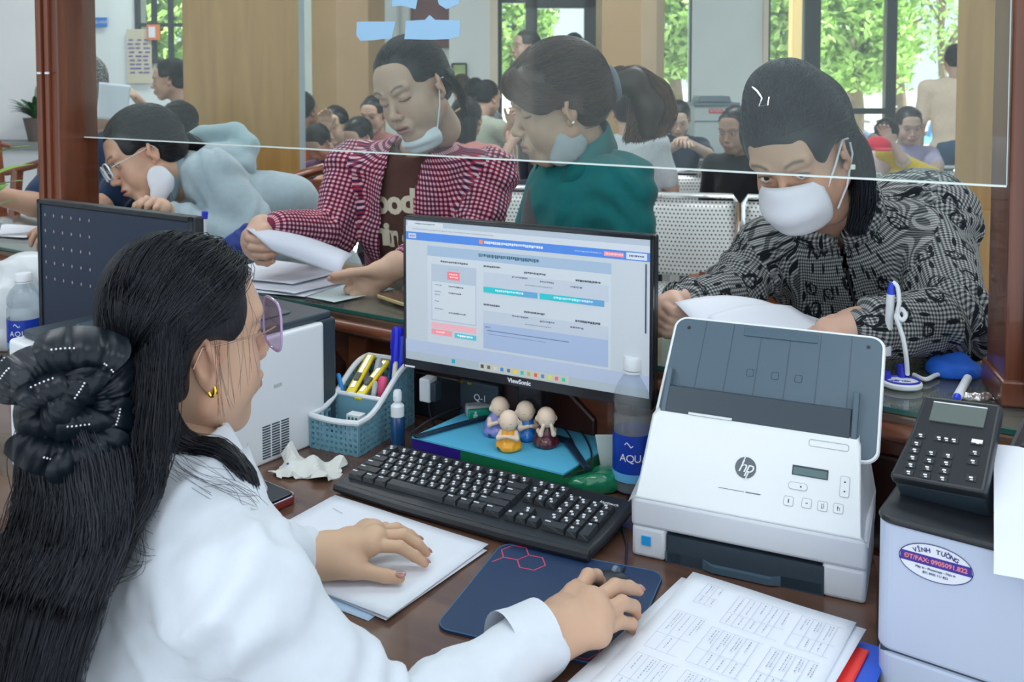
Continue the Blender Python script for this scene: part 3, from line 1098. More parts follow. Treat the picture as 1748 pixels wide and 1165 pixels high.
def keyboard(name, label, M, full=True):
    t = thing(name, label, 'keyboard', M @ Matrix.Rotation(R(4), 4, 'X'))
    b = MB().prism([(0.004, 0), (KW - 0.004, 0), (KW + 0.001, 0.05), (KW + 0.003, KD - 0.012), (KW - 0.008, KD), (0.008, KD), (-0.003, KD - 0.012), (-0.001, 0.05)], 0.001, 0.017)
    obj('base', b, black, t, bevel=0.006, seg=3)
    obj('front_rest', MB().tube([(0.004, 0.006, 0.009), (KW * 0.3, -0.001, 0.009), (KW * 0.7, -0.001, 0.009), (KW - 0.004, 0.006, 0.009)], 0.0085, 8), black, t)
    kx0, u = 0.014, (KW - 0.028) / 22.6
    ky0, ry = 0.024, 0.0198
    keys = []
    rows = [
        [1.5, 1.25, 1.25, 5.75, 1.25, 1.25, 1.25, 1.5],
        [2.25] + [1] * 10 + [2.75],
        [1.75] + [1] * 11 + [2.25],
        [1.5] + [1] * 12 + [1.5],
        [1] * 13 + [2],
    ]
    for j, rw in enumerate(rows):
        x = 0
        for wd in rw:
            keys.append((x, j, wd, 1))
            x += wd
    for k in range(13):
        keys.append((k * 1.08 + (0.35 if k > 0 else 0) + (0.2 if k > 4 else 0) + (0.2 if k > 8 else 0), 5.2, 0.97, 0.85))
    for j, xs in ((5.2, (0, 1, 2)), (4, (0, 1, 2)), (3, (0, 1, 2)), (1, (1,)), (0, (0, 1, 2))):
        for q in xs:
            keys.append((15.3 + q, j, 1, 1 if j < 5 else 0.85))
    for j in range(5):
        for q in range(4):
            if j == 0 and q == 1 or (j in (1, 3) and q == 3) or (j == 0 and q == 3):
                continue
            wd, hh = 1, 1
            if j == 0 and q == 0:
                wd = 2
            keys.append((18.6 + q, j, wd, hh))
    keys.append((21.6, 0, 1, 2))
    keys.append((21.6, 2, 1, 2))
    cache = {}
    leg = MB()
    r = random.Random(3)
    ztop = 0.0265
    for (x, j, wd, hh) in keys:
        kw, kh = wd * u - 0.0016, hh * ry - 0.0016
        key = (round(kw, 4), round(kh, 4))
        if key not in cache:
            me = bpy.data.meshes.new('key')
            b = MB()
            a, c = kw / 2, kh / 2
            vs = [(-a, -c, 0), (a, -c, 0), (a, c, 0), (-a, c, 0), (-a + .0018, -c + .0022, .008), (a - .0018, -c + .0022, .008), (a - .0018, c - .0012, .0088), (-a + .0018, c - .0012, .0088), (0, -c + .003, .0074), (0, c - .0016, .0082)]
            fs = [(0, 1, 5, 8, 4), (1, 2, 6, 5), (2, 3, 7, 9, 6), (3, 0, 4, 7), (4, 8, 9, 7), (8, 5, 6, 9)]
            me.from_pydata(vs, [], fs)
            me.materials.append(keym)
            cache[key] = me
        o = link('key', cache[key], t)
        cx, cy = kx0 + x * u + wd * u / 2, ky0 + j * ry + hh * ry / 2
        o.location = (cx, cy, 0.0175)
        if wd > 5:
            continue
        lx = cx - kw / 2 + 0.0055
        for q in range(2 if (wd <= 1 and j > 0) else 1):
            ww = 0.0045 if wd <= 1 else 0.009
            hh2 = 0.0038 if wd <= 1 else 0.0022
            leg.box((lx + r.uniform(-.0008, .0012) + q * 0.0035, cy + kh / 2 - 0.0058 - q * 0.0062, ztop - 0.0006), (ww * (0.8 if q else 1), hh2, 0.0012))
    for k in range(3):
        leg.cyl((kx0 + (17.6 + k * 0.8) * u, ky0 + 5.6 * ry, 0.0172), (kx0 + (17.6 + k * 0.8) * u, ky0 + 5.6 * ry, 0.0182), 0.002, n=8)
    obj('key_legends', leg, legend, t, smooth=False, kind='stuff')
    if full:
        text('lettering', 'logitech', 0.010, legend, t, Matrix.Translation((kx0 + 22.0 * u - 0.006, ky0 + 5.75 * ry, 0.0176)))
    obj('rear_foot', MB().box((0.05, KD - 0.02, -0.006), (0.03, 0.008, 0.016)), black, t, smooth=False)
    obj('rear_foot', MB().box((KW - 0.05, KD - 0.02, -0.006), (0.03, 0.008, 0.016)), black, t, smooth=False)
    return t


keyboard('computer_keyboard', 'black full-size computer keyboard with white legends in front of the monitor', frame((p0.x, p0.y, 0.752), kyaw))
kb2 = D(20, 640)
keyboard('computer_keyboard', 'black keyboard on the neighbouring desk at the left edge', frame((-1.52, 2.02, 0.752), 10) @ Matrix.Scale(0.9, 4), False)


# ------------------------------------------------------------------ papers on the desk
def sheet(name, label, M, wd, dp, m=paper, th=0.0006, group=None, cat='paper', wav=0.0, n=12, parent=None, dogear=0):
    """a single sheet: origin at its far left corner, x right, -y towards the viewer"""
    vs, fs = [], []
    for j in range(n + 1):
        for i in range(n + 1):
            x, y = wd * i / n, -dp * j / n
            z = wav * (math.sin(3.1 * x / wd + 1) * math.sin(2.3 * y / dp) + 0.4 * math.sin(7 * x / wd + 5 * y / dp))
            e = max(0, (i / n - 0.75)) * max(0, (0.3 - j / n)) * dogear
            vs.append((x, y, z + abs(wav) + e))
    for j in range(n):
        for i in range(n):
            a = j * (n + 1) + i
            fs.append((a + n + 1, a + n + 2, a + 1, a))
    b = MB().add(vs, fs)
    me = bpy.data.meshes.new(name)
    me.from_pydata(b.v, [], b.f)
    me.materials.append(m)
    me.shade_smooth()
    o = link(name, me, parent)
    o.matrix_basis = M
    sm = o.modifiers.new('s', 'SOLIDIFY')
    sm.thickness = th
    sm.offset = 1
    if parent is None:
        tag(o, label, cat, group)
    return o


A, B = D(572, 852), D(838, 938)
py = math.degrees(math.atan2(B.y - A.y, B.x - A.x))
sheet('paper_sheet', 'pale blue sheet lying lowest under the white paper stack', frame((A.x + 0.0, A.y - 0.045, 0.7505), py + 1.5), 0.25, 0.205, mat('paper_blue', (0.5, 0.66, 0.85), 0.7))
sheet('paper_sheet', 'white sheet just under the top one, its corner sticking out', frame((A.x + 0.004, A.y - 0.002, 0.7515), py - 2.0), 0.303, 0.216, wav=0.0006)
sheet('paper_sheet', 'third blank white sheet in the stack under the clerk\'s left hand', frame((A.x - 0.006, A.y - 0.002, 0.7532), py + 0.6), 0.297, 0.21, wav=0.0006)
tp = sheet('paper_sheet', 'topmost blank white sheet with a faint print mark under the clerk\'s left hand', frame((A.x, A.y, 0.7550), py), 0.303, 0.225, wav=0.0008)
mk = MB()
for k in range(5):
    mk.box((0.035 + k * 0.005, -0.04 - k * 0.001, 0.0028), (0.003, 0.0015, 0.0002))
obj('print_mark', mk, mat('grey_ink', (0.4, 0.42, 0.5), 0.7), tp, smooth=False)

# mouse pad with red hexagon lines
A, B, C2 = D(858, 930), D(1134, 984), D(737, 1082)
my = math.degrees(math.atan2(B.y - A.y, B.x - A.x))
MW, MD_ = (B - A).length, 0.232
pad = thing('mouse_pad', 'navy mouse pad with red hexagon outlines in two corners', 'mouse pad', frame((A.x, A.y, 0.7505), my + 0.5))


def rrect(x0, y0, x1, y1, r, n=6):
    pts = []
    for cx, cy, a0 in ((x1 - r, y1 - r, 0), (x0 + r, y1 - r, 90), (x0 + r, y0 + r, 180), (x1 - r, y0 + r, 270)):
        for k in range(n + 1):
            a = R(a0 + 90 * k / n)
            pts.append((cx + r * math.cos(a), cy + r * math.sin(a)))
    return pts


obj('pad', MB().prism(rrect(0, -MD_, MW, 0, 0.02), 0, 0.003), mat('pad_navy', (0.012, 0.04, 0.11), 0.55, bump=0.2, bscale=900), pad, smooth=False)
obj('edge_stitch', MB().tube([(x, y, 0.003) for x, y in rrect(0.001, -MD_ + 0.001, MW - 0.001, -0.001, 0.019)], 0.0008, 5, closed=True), mat('stitch', (0.05, 0.16, 0.3), 0.5), pad)
hexm = mat('hex_red', (0.75, 0.06, 0.13), 0.5)
hx = MB()
hr = 0.021


def hexl(cx, cy, sides=range(6)):
    for k in sides:
        a0, a1 = R(60 * k), R(60 * k + 60)
        hx.tube([(cx + hr * math.cos(a0), cy + hr * math.sin(a0), 0.0031), (cx + hr * math.cos(a1), cy + hr * math.sin(a1), 0.0031)], 0.0009, 4, flat=0.4)


for (i, j) in [(0, 0), (1, 0), (0, 1)]:
    hexl(0.028 + i * 1.5 * hr, -0.022 - (j + 0.5 * (i % 2)) * 1.732 * hr, range(6) if (i, j) != (0, 1) else (1, 2))
for (i, j) in [(0, 0), (1, 0), (2, 0), (0, 1), (1, 1), (2, 1), (-1, 0), (3, 0), (0, -1)]:
    cx, cy = MW - 0.055 - i * 1.5 * hr, -MD_ + 0.024 + (j + 0.5 * (i % 2)) * 1.732 * hr
    if 0.004 + hr < cx < MW - hr - 0.003 and cy > -MD_ + 0.021:
        hexl(cx, cy)
obj('hexagon_print', hx, hexm, pad, kind='stuff')

# mouse
mo = D(1030, 1005)
mt = thing('computer_mouse', 'black computer mouse under the clerk\'s right hand', 'mouse', frame((mo.x - 0.004, mo.y - 0.035, 0.754), -40))
f = F().ell((0, 0, 0.006), (0.029, 0.05, 0.026), 0.004).ell((0, 0, -0.05), (0.2, 0.2, 0.05), 0.004, op='s')
V, Q = surf(f, 0.003)
np_mesh('shell', V, Q, black, mt, world=False)
obj('wheel', MB().cyl((-0.003, 0.03, 0.026), (0.003, 0.03, 0.026), 0.007), grey_p, mt)
mw = mt.matrix_basis.translation
cb = thing('mouse_cable', 'thin black mouse cable running up past the keyboard\'s right side', 'cable', (mw.x, mw.y, 0.752))
cp = [D(1046, 992, 0.765), D(1068, 972), D(1070, 935), D(1058, 890), D(1072, 850)]
obj('cord', MB().tube([Vector(p) - Vector((mw.x, mw.y, 0.752)) + Vector((0, 0, 0.002)) for p in cp], 0.0018, 6), black, cb)

# phone in a red case
a = D(452, 872)
ph = thing('mobile_phone', 'dark phone in a red wallet case beside the clerk\'s shoulder', 'phone', frame((a.x - 0.04, a.y + 0.0, 0.7505), -38))
obj('case', MB().prism(rrect(-0.05, -0.04, 0.05, 0.075, 0.012), 0, 0.012), mat('case_red', (0.25, 0.03, 0.03), 0.4), ph, bevel=0.002)
obj('screen', MB().prism(rrect(-0.046, -0.036, 0.046, 0.071, 0.01), 0.012, 0.0165), blackg, ph, bevel=0.001)
obj('metal_rim', MB().tube([(x, y, 0.013) for x, y in rrect(-0.049, -0.039, 0.049, 0.074, 0.012)], 0.0012, 5, closed=True), chrome, ph)
# ================================================================== SCANNER
s0, s1 = D(1078, 948), D(1478, 1035)
syaw = math.degrees(math.atan2(s1.y - s0.y, s1.x - s0.x))
SW = (s1 - s0).length
SM = frame((s0.x, s0.y, 0.75), syaw)
sc = thing('document_scanner', 'white desktop document scanner with raised grey paper tray and round logo', 'scanner', SM)
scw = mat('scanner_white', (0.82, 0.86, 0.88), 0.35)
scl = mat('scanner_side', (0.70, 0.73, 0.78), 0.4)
tray_m = mat('tray_grey', (0.085, 0.135, 0.18), 0.38)
dgrey = mat('dark_grey', (0.035, 0.055, 0.075), 0.4)
# lower body: side profile (y, z) extruded in x, with an opening for the output slot
prof_low = [(0.004, 0.0), (0.165, 0.0), (0.165, 0.05), (0.0, 0.042)]
b = MB()
for x0, x1 in ((0, 0.05), (SW - 0.055, SW)):
    b.prism([(0.0, 0.0), (0.165, 0.0), (0.165, 0.046), (0.0, 0.046)], x0, x1, axis='X')
b.box((SW / 2, 0.12, 0.023), (SW - 0.02, 0.09, 0.046))
b.prism([(-0.001, 0.044), (0.168, 0.044), (0.168, 0.088), (-0.004, 0.088)], -0.001, SW + 0.001, axis='X')
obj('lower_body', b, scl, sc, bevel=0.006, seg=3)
top = MB()
vs = []
# sloping front panel and top, sides slightly drawn in
levels = [(0.0, -0.0045, 0.086), (0.004, -0.002, 0.092), (0.014, 0.062, 0.186), (0.016, 0.072, 0.191), (0.016, 0.098, 0.188), (0.012, 0.16, 0.16), (0.0, 0.17, 0.086)]
for ins, y, z in levels:
    vs += [(ins, y, z), (SW - ins, y, z)]
n = len(levels)
fs = [(2 * i, 2 * i + 1, 2 * i + 3, 2 * i + 2) for i in range(n - 1)]
fs += [tuple(2 * i for i in range(n))[::-1], tuple(2 * i + 1 for i in range(n)), (2 * n - 2, 2 * n - 1, 1, 0)]
top.add(vs, fs)
fs2 = [f[::-1] for f in fs]
obj('upper_body', top, scw, sc, bevel=0.012, seg=4)
obj('output_bay', MB().box((SW / 2, 0.05, 0.02), (SW - 0.105, 0.1, 0.04)), dgrey, sc, smooth=False)
lip = MB()
L_ = SW - 0.105
lp_ = [(0.05 + L_ * i / 16, -0.006 if 0.3 < i / 16 < 0.72 else 0.0) for i in range(17)]
lv = []
for x, y in lp_:
    lv += [(x, y, 0.002), (x, y, 0.016 if y == 0 else 0.011), (x, 0.09, 0.022)]
lf = []
for i in range(16):
    a = 3 * i
    lf += [(a, a + 3, a + 4, a + 1), (a + 1, a + 4, a + 5, a + 2)]
lip.add(lv, lf)
obj('output_tray', lip, mat('tray_dark', (0.07, 0.12, 0.165), 0.35), sc, smooth=False)
obj('blue_badge', MB().box((0.022, -0.0012, 0.026), (0.013, 0.002, 0.013)), mat('badge_blue', (0.02, 0.35, 0.8), 0.4), sc, smooth=False)
# local frame on the slanted panel
sl = math.degrees(math.atan2(0.186 - 0.092, 0.062 + 0.002))
PM = Matrix.Translation((0, -0.002, 0.092)) @ Matrix.Rotation(R(sl), 4, 'X')
seamm = mat('seam', (0.45, 0.5, 0.55), 0.5)


def on_panel(u, v):
    """panel coordinates for a pixel"""
    Mw = SM @ PM
    n = (Mw.to_3x3() @ Vector((0, 0, 1))).normalized()
    o = Vector((0, 0, CAMZ))
    r = ray(u, v)
    q = o + r * ((Mw.translation - o).dot(n) / r.dot(n))
    l = Mw.inverted() @ q
    return l.x, l.y


def pq(u, v, z=0.0):
    x, y = on_panel(u, v)
    return PM @ Matrix.Translation((x, y, z))


x, y = on_panel(1273, 799)
logo = MB().add([(0.0145 * math.cos(a), 0.0145 * math.sin(a), 0.0006) for a in np.linspace(0, 2 * PI, 33)[:-1]], [tuple(range(32))])
lo_ = obj('logo_disc', logo, mat('logo_grey', (0.12, 0.14, 0.16), 0.4), sc, smooth=False, M=PM @ Matrix.Translation((x, y, 0.0002)))
text('lettering', 'hp', 0.023, scw, lo_, Matrix.Translation((0.0, 0.0008, 0.0008)), ext=0.0002, shear=0.35, space=0.85)
obj('logo_stroke', MB().box((-0.0062, 0.009, 0.0012), (0.0016, 0.012, 0.0004), M=Matrix.Rotation(R(-19), 4, 'Z')).box((0.0062, -0.009, 0.0012), (0.0016, 0.012, 0.0004), M=Matrix.Rotation(R(-19), 4, 'Z')), scw, lo_, smooth=False)
x, y = on_panel(1383, 807)
dp = obj('display_bezel', MB().box((0, 0, 0.0004), (0.047, 0.013, 0.0012)), dgrey, sc, smooth=False, M=PM @ Matrix.Translation((x, y, 0)))
obj('display_screen', MB().box((0, -0.0008, 0.0012), (0.044, 0.0095, 0.0006)), mat('lcd', (0.12, 0.2, 0.2), 0.25), dp, smooth=False)
x, y = on_panel(1263, 839)
obj('slogan_line', MB().box((-0.012, 0, 0.0004), (0.035, 0.0006, 0.0003)).box((0.018, 0, 0.0004), (0.02, 0.0012, 0.0003)), mat('logo_grey'), sc, smooth=False, M=PM @ Matrix.Translation((x, y, 0)))


def ring_btn(name, u, v, wd, hp_, glyph=None, r=0.002):
    x, y = on_panel(u, v)
    M = PM @ Matrix.Translation((x, y, 0))
    bt = obj(name, MB().prism(rrect(-wd / 2, -hp_ / 2, wd / 2, hp_ / 2, r, 4), 0, 0.0011), scw, sc, smooth=False, M=M)
    pts = [(a, b_, 0.0008) for a, b_ in rrect(-wd / 2 - .0003, -hp_ / 2 - .0003, wd / 2 + .0003, hp_ / 2 + .0003, r, 4)]
    obj('outline', MB().tube(pts, 0.00035, 4, closed=True), seamm, bt)
    if glyph:
        g = MB()
        for (a, b_, c_, d_) in glyph:
            g.box((a, b_, 0.0013), (c_, d_, 0.0004))
        obj('symbol', g, mat('ink'), bt, smooth=False)
    return bt


ring_btn('power_button', 1362, 831, 0.024, 0.0085, [(0.004, 0, 0.002, 0.002)], 0.004)
ring_btn('scan_button', 1346, 856, 0.0115, 0.0115, [(0, 0, 0.0012, 0.005)])
ring_btn('scan_button', 1377, 860, 0.0115, 0.0115, [(0, 0, 0.003, 0.0008)])
ring_btn('scan_button', 1404, 865, 0.0115, 0.0115, [(-0.001, 0, 0.0006, 0.006), (0.0015, 0.001, 0.0006, 0.005), (0, -0.0025, 0.003, 0.0006)])
ring_btn('scan_button', 1431, 869, 0.0115, 0.0115, [(-0.001, 0, 0.0006, 0.006), (0.0015, -0.001, 0.0006, 0.004), (0, 0.001, 0.003, 0.0006)])
ring_btn('arrow_pad', 1442, 832, 0.011, 0.026, [(0, 0.006, 0.002, 0.0018), (0, -0.006, 0.002, 0.0018)])
x, y = on_panel(1415, 757)
obj('handle_mark', MB().tube([(a, b_, 0.0004) for a, b_ in rrect(-0.026, -0.0045, 0.026, 0.0045, 0.003, 4)], 0.0004, 4, closed=True), seamm, sc, M=PM @ Matrix.Translation((x, y - 0.003, 0)))
# raised input tray
TM = Matrix.Translation((0.018, 0.098, 0.195)) @ Matrix.Rotation(R(44), 4, 'X')
TW, TL = SW - 0.012, 0.148
tr = obj('paper_tray', MB().prism(rrect(-0.004, -0.045, TW, TL, 0.018), 0, 0.006), tray_m, sc, smooth=False, M=TM, bevel=0.0015)
obj('white_rim', MB().tube([(x, y, 0.003) for x, y in rrect(-0.005, -0.046, TW + 0.001, TL + 0.001, 0.018)], 0.003, 6, closed=True), scw, tr)
sl_ = MB()
for k in range(1, 7):
    xx = TW * k / 7
    sl_.box((xx, 0.05, 0.0062), (0.0012, 0.19, 0.0006))
obj('ribs', sl_, mat('rib', (0.055, 0.09, 0.125), 0.4), tr, smooth=False, kind='stuff')
obj('flap', MB().prism(rrect(TW * 0.34, TL - 0.021, TW * 0.7, TL - 0.006, 0.002, 3), 0.006, 0.0078), mat('flap', (0.07, 0.12, 0.165), 0.4), tr, smooth=False, bevel=0.0008)
for xx in (0.017, TW - 0.02):
    obj('screw_hole', MB().cyl((xx, TL - 0.017, 0.0058), (xx, TL - 0.017, 0.0066), 0.0028, n=12), black, tr)
for k, xx in enumerate((0.4, 0.52, 0.63)):
    obj('embossed_mark', MB().tube([(TW * xx + a, 0.065 + b_, 0.0063) for a, b_ in rrect(-0.005, -0.006, 0.005, 0.006, 0.002, 3)], 0.0005, 4, closed=True), mat('rib'), tr)
# feeder throat between tray and body
obj('feeder_throat', MB().prism([(0.07, 0.185), (0.10, 0.172), (0.135, 0.215), (0.1, 0.222)], 0.028, SW - 0.03, axis='X'), dgrey, sc, smooth=False)
for x0, x1 in ((0.03, SW * 0.5), (SW * 0.5 + 0.002, SW - 0.032)):
    obj('paper_guide', MB().prism([(0.074, 0.188), (0.077, 0.185), (0.102, 0.212), (0.098, 0.216)], x0, x1, axis='X'), tray_m, sc, smooth=False, bevel=0.001)
for x0 in (0.02, SW - 0.028):
    obj('side_arm', MB().prism([(0.066, 0.18), (0.095, 0.18), (0.14, 0.235), (0.115, 0.245)], x0, x0 + 0.008, axis='X'), tray_m, sc, smooth=False, bevel=0.002)
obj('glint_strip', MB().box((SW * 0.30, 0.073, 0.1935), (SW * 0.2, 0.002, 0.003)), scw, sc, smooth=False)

# ================================================================== LARGE PRINTER (right edge)
m0 = P(1497, 880, 1.05)
q1 = D(1748, 945, m0.z)
myaw = math.degrees(math.atan2(q1.y - m0.y, q1.x - m0.x))
MM = frame((m0.x, m0.y, 0.40), myaw)
MH = m0.z - 0.40
pr = thing('office_printer', 'large white and black office printer with oval sticker at the right edge', 'printer', MM)
prw = mat('printer_white', (0.52, 0.60, 0.76), 0.42)
seamh = MH - 0.155
obj('upper_body', MB().prism(rrect(0, 0, 0.42, 0.30, 0.018), seamh + 0.0015, MH - 0.004), prw, pr, smooth=False, bevel=0.004)
obj('paper_drawer', MB().prism(rrect(0.001, 0.001, 0.419, 0.299, 0.018), 0.0, seamh - 0.0015), prw, pr, smooth=False, bevel=0.004)
obj('seam_band', MB().box((0.21, 0.15, seamh), (0.41, 0.29, 0.006)), dgrey, pr, smooth=False)
obj('top_cover', MB().prism(rrect(-0.002, -0.003, 0.424, 0.30, 0.022), MH - 0.006, MH + 0.002), black, pr, smooth=False, bevel=0.003)
obj('output_well', MB().box((0.29, 0.06, MH + 0.004), (0.22, 0.10, 0.006)), blackg, pr, smooth=False, bevel=0.003)
rear = obj('rear_cover', MB().box((0.265, 0.215, MH + 0.028), (0.31, 0.15, 0.055)), black, pr, smooth=False, bevel=0.006)
for k in range(4):
    obj('ridge', MB().box((0.265, 0.16 + 0.034 * k, MH + 0.058), (0.28, 0.010, 0.006)), dgrey, rear, smooth=False, bevel=0.001)
# slanted control panel
A, B, C2, D2 = P(1517, 812, 1.09), P(1681, 842, 1.02), P(1700, 688, 1.102), P(1550, 672, 1.172)
cx_ = (B - A)
yv = ((D2 + C2) / 2 - (A + B) / 2)
ux = cx_.normalized()
uz = ux.cross(yv).normalized()
uy = uz.cross(ux)
CMx = Matrix(((ux.x, uy.x, uz.x, A.x), (ux.y, uy.y, uz.y, A.y), (ux.z, uy.z, uz.z, A.z), (0, 0, 0, 1)))
cw, ch = cx_.length, yv.length
Ml = MM.inverted() @ CMx
cp_ = obj('control_panel', MB().prism([(0.0, 0.0), (cw, 0.0), (cw - 0.002, ch), (cw * 0.13, ch), (cw * 0.1, ch * 0.55)], -0.016, 0), black, pr, smooth=False, M=Ml, bevel=0.004, seg=3)
obj('panel_display', MB().box((cw * 0.56, ch * 0.8, 0.001), (cw * 0.58, ch * 0.22, 0.002)), mat('lcd2', (0.13, 0.16, 0.15), 0.3), cp_, smooth=False)
obj('display_edge', MB().box((cw * 0.56, ch * 0.915, 0.001), (cw * 0.58, ch * 0.012, 0.003)), white_p, cp_, smooth=False)
whi = mat('white_ink')
for i, (fx, fy) in enumerate([(0.22, 0.5), (0.5, 0.5), (0.42, 0.5), (0.58, 0.5), (0.82, 0.52), (0.2, 0.4), (0.82, 0.4)] + [(0.2 + 0.18 * a, 0.32 - 0.085 * b_) for a in range(3) for b_ in range(4)] + [(0.82, 0.3), (0.84, 0.12)]):
    bt = obj('button', MB().box((cw * fx, ch * fy, 0.0008), (0.011 if i != 4 else 0.014, 0.0075, 0.0009)), mat('button_dark', (0.022, 0.027, 0.033), 0.45), cp_, smooth=False, bevel=0.0005)
    obj('symbol', MB().box((cw * fx, ch * fy + 0.001, 0.0013), (0.004 if i != 4 else 0.012, 0.002 if i != 4 else 0.005, 0.0003)).box((cw * fx + 0.001, ch * fy - 0.0018, 0.0013), (0.003, 0.0012, 0.0003)), whi, bt, smooth=False)
obj('panel_foot', MB().box((cw * 0.5, ch * 0.22, -0.034), (cw * 0.94, ch * 0.44, 0.045)), dgrey, cp_, smooth=False, bevel=0.003)
# oval sticker on the front face
fo = Vector((0, 0, CAMZ))
nf = MM.to_3x3() @ Vector((0, -1, 0))


def on_front(u, v):
    r = ray(u, v)
    q = fo + r * ((MM.translation - fo).dot(nf) / r.dot(nf))
    l = MM.inverted() @ q
    return l.x, l.z


sx, sz = on_front(1597, 963)
ea = abs(on_front(1662, 970)[0] - on_front(1533, 956)[0]) / 2
eb = ea * 0.54
SMx = Matrix.Translation((sx, -0.0006, sz)) @ FX
st = obj('sticker', MB().add([(ea * math.cos(a), eb * math.sin(a), 0) for a in np.linspace(0, 2 * PI, 49)[:-1]], [tuple(range(48))]), paper, pr, smooth=False, M=SMx)
obj('outline', MB().tube([(ea * 0.98 * math.cos(a), eb * 0.98 * math.sin(a), 0.0002) for a in np.linspace(0, 2 * PI, 49)[:-1]], 0.0005, 4, closed=True), mat('navy_ink', (0.03, 0.04, 0.2), 0.5), st)
bw = [(ea * s_ * math.sqrt(1 - (h_ / eb) ** 2) * 0.985, h_) for s_, h_ in ((-1, -eb * 0.2), (1, -eb * 0.2), (1, eb * 0.32), (-1, eb * 0.32))]
obj('band', MB().prism(bw, 0, 0.0003), mat('band_purple', (0.05, 0.03, 0.33), 0.5), st, smooth=False)
redi = mat('red_ink', (0.85, 0.25, 0.28), 0.5)
text('lettering', 'ĐT/FAX: 0905091.822', eb * 0.34, redi, st, Matrix.Translation((0, eb * 0.06, 0.0005)), bold=0.0002)
# arched heading, letter by letter
hd = 'VĨNH TƯỜNG'
for i, chh in enumerate(hd):
    if chh == ' ':
        continue
    a = R(90 + 42 - 84 * i / (len(hd) - 1))
    text('letter', chh, eb * 0.33, mat('navy_ink'), st, Matrix.Translation((ea * 0.82 * math.cos(a), eb * 0.64 * math.sin(a) - 0.0 + eb * 0.0, 0.0003)) @ Matrix.Rotation((a - PI / 2) * 0.55, 4, 'Z'), bold=0.0001)
text('small_print', 'Máy in - Photocopy - Mực in', eb * 0.17, mat('navy_ink'), st, Matrix.Translation((0, -eb * 0.38, 0.0003)))
text('small_print', 'ĐT: 0905 111 822', eb * 0.17, mat('navy_ink'), st, Matrix.Translation((0, -eb * 0.62, 0.0003)))
# stand below
sd_ = thing('printer_stand', 'low dark cabinet that carries the large office printer', 'stand', frame((m0.x, m0.y, 0), myaw))
obj('carcass', MB().box((0.21, 0.15, 0.2), (0.42, 0.32, 0.396)), teak, sd_, smooth=False, bevel=0.004)
obj('door', MB().box((0.21, -0.018, 0.2), (0.40, 0.012, 0.36)), teak, sd_, smooth=False, bevel=0.003)
# paper hanging over the printer
A = MM @ Vector((0.205, 0.30, MH + 0.018))
n = 12
vs, fs = [], []
for j in range(n + 1):
    for i in range(7):
        t_ = j / n
        y = 0.125 - 0.155 * t_
        z = 0.010 + 0.056 * min(1, max(0, (y - 0.01) / 0.11)) ** 1.1 + 0.003 * math.sin(3 * t_) + (0 if y > 0.0 else y * 0.9)
        vs.append((0.10 + 0.15 * i / 6 + 0.025 * t_, y, MH + z + 0.003 * math.sin(i * 1.3)))
for j in range(n):
    for i in range(6):
        a = j * 7 + i
        fs.append((a, a + 7, a + 8, a + 1))
me = bpy.data.meshes.new('paper_sheet')
me.from_pydata(vs, [], fs)
me.materials.append(paper)
me.shade_smooth()
o = link('paper_sheet', me)
o.matrix_basis = MM
tag(o, 'bent white paper sheet lying over the top of the large office printer', 'paper')

# ================================================================== FORMS AND FOLDERS (bottom right)
A, B = D(1183, 975, 0.772), D(1462, 1062, 0.772)
fy = math.degrees(math.atan2(B.y - A.y, B.x - A.x))
FW = (B - A).length
FM = frame((A.x, A.y, 0), fy)
for k, (lab, cc, dx, dy, z, ang) in enumerate([
        ('blue plastic folder at the bottom of the form pile', (0.01, 0.09, 0.62), 0.038, -0.012, 0.7505, 1.5),
        ('red plastic folder above the blue one in the form pile', (0.85, 0.03, 0.02), 0.020, -0.026, 0.7545, -0.5),
        ('orange plastic folder above the red one in the form pile', (0.95, 0.28, 0.02), 0.006, -0.040, 0.7585, -2.5)]):
    M = FM @ Matrix.Translation((dx, dy, z)) @ Matrix.Rotation(R(ang), 4, 'Z')
    f_ = thing('folder', lab, 'folder', M, 'plastic folders under the forms')
    pm_ = mat('folder%d' % k, cc, 0.3)
    obj('back_cover', MB().box((FW / 2, -0.15, 0.0004), (FW, 0.30, 0.0008)), pm_, f_, smooth=False)
    obj('front_cover', MB().box((FW / 2, -0.15, 0.0028), (FW, 0.30, 0.0008)), pm_, f_, smooth=False)
    obj('spine', MB().cyl((FW, -0.3, 0.0016), (FW, 0, 0.0016), 0.0017, n=8), pm_, f_)
sheet('paper_sheet', 'white form sheet with its left corner poking out under the printed forms', FM @ Matrix.Translation((-0.012, -0.010, 0.7625)) @ Matrix.Rotation(R(-3), 4, 'Z'), FW + 0.005, 0.297, wav=0.001)
sheet('paper_sheet', 'white form sheet with its right corner poking out under the printed forms', FM @ Matrix.Translation((0.004, 0.004, 0.7655)) @ Matrix.Rotation(R(-1.5), 4, 'Z'), FW + 0.008, 0.297, wav=0.001)
fp = sheet('printed_form', 'topmost printed form with rows of ruled boxes and sideways text', FM @ Matrix.Translation((0, 0, 0.769)), FW, 0.30, wav=0.0012)
r = random.Random(5)
rules, words = MB(), MB()
hz_ = 0.0036


def rl(x0, y0, x1, y1, wd=0.0004, mb=rules):
    mb.add([(x0 - wd, y0 - wd, hz_), (x1 + wd, y0 - wd, hz_), (x1 + wd, y1 + wd, hz_), (x0 - wd, y1 + wd, hz_)], [(0, 1, 2, 3)])


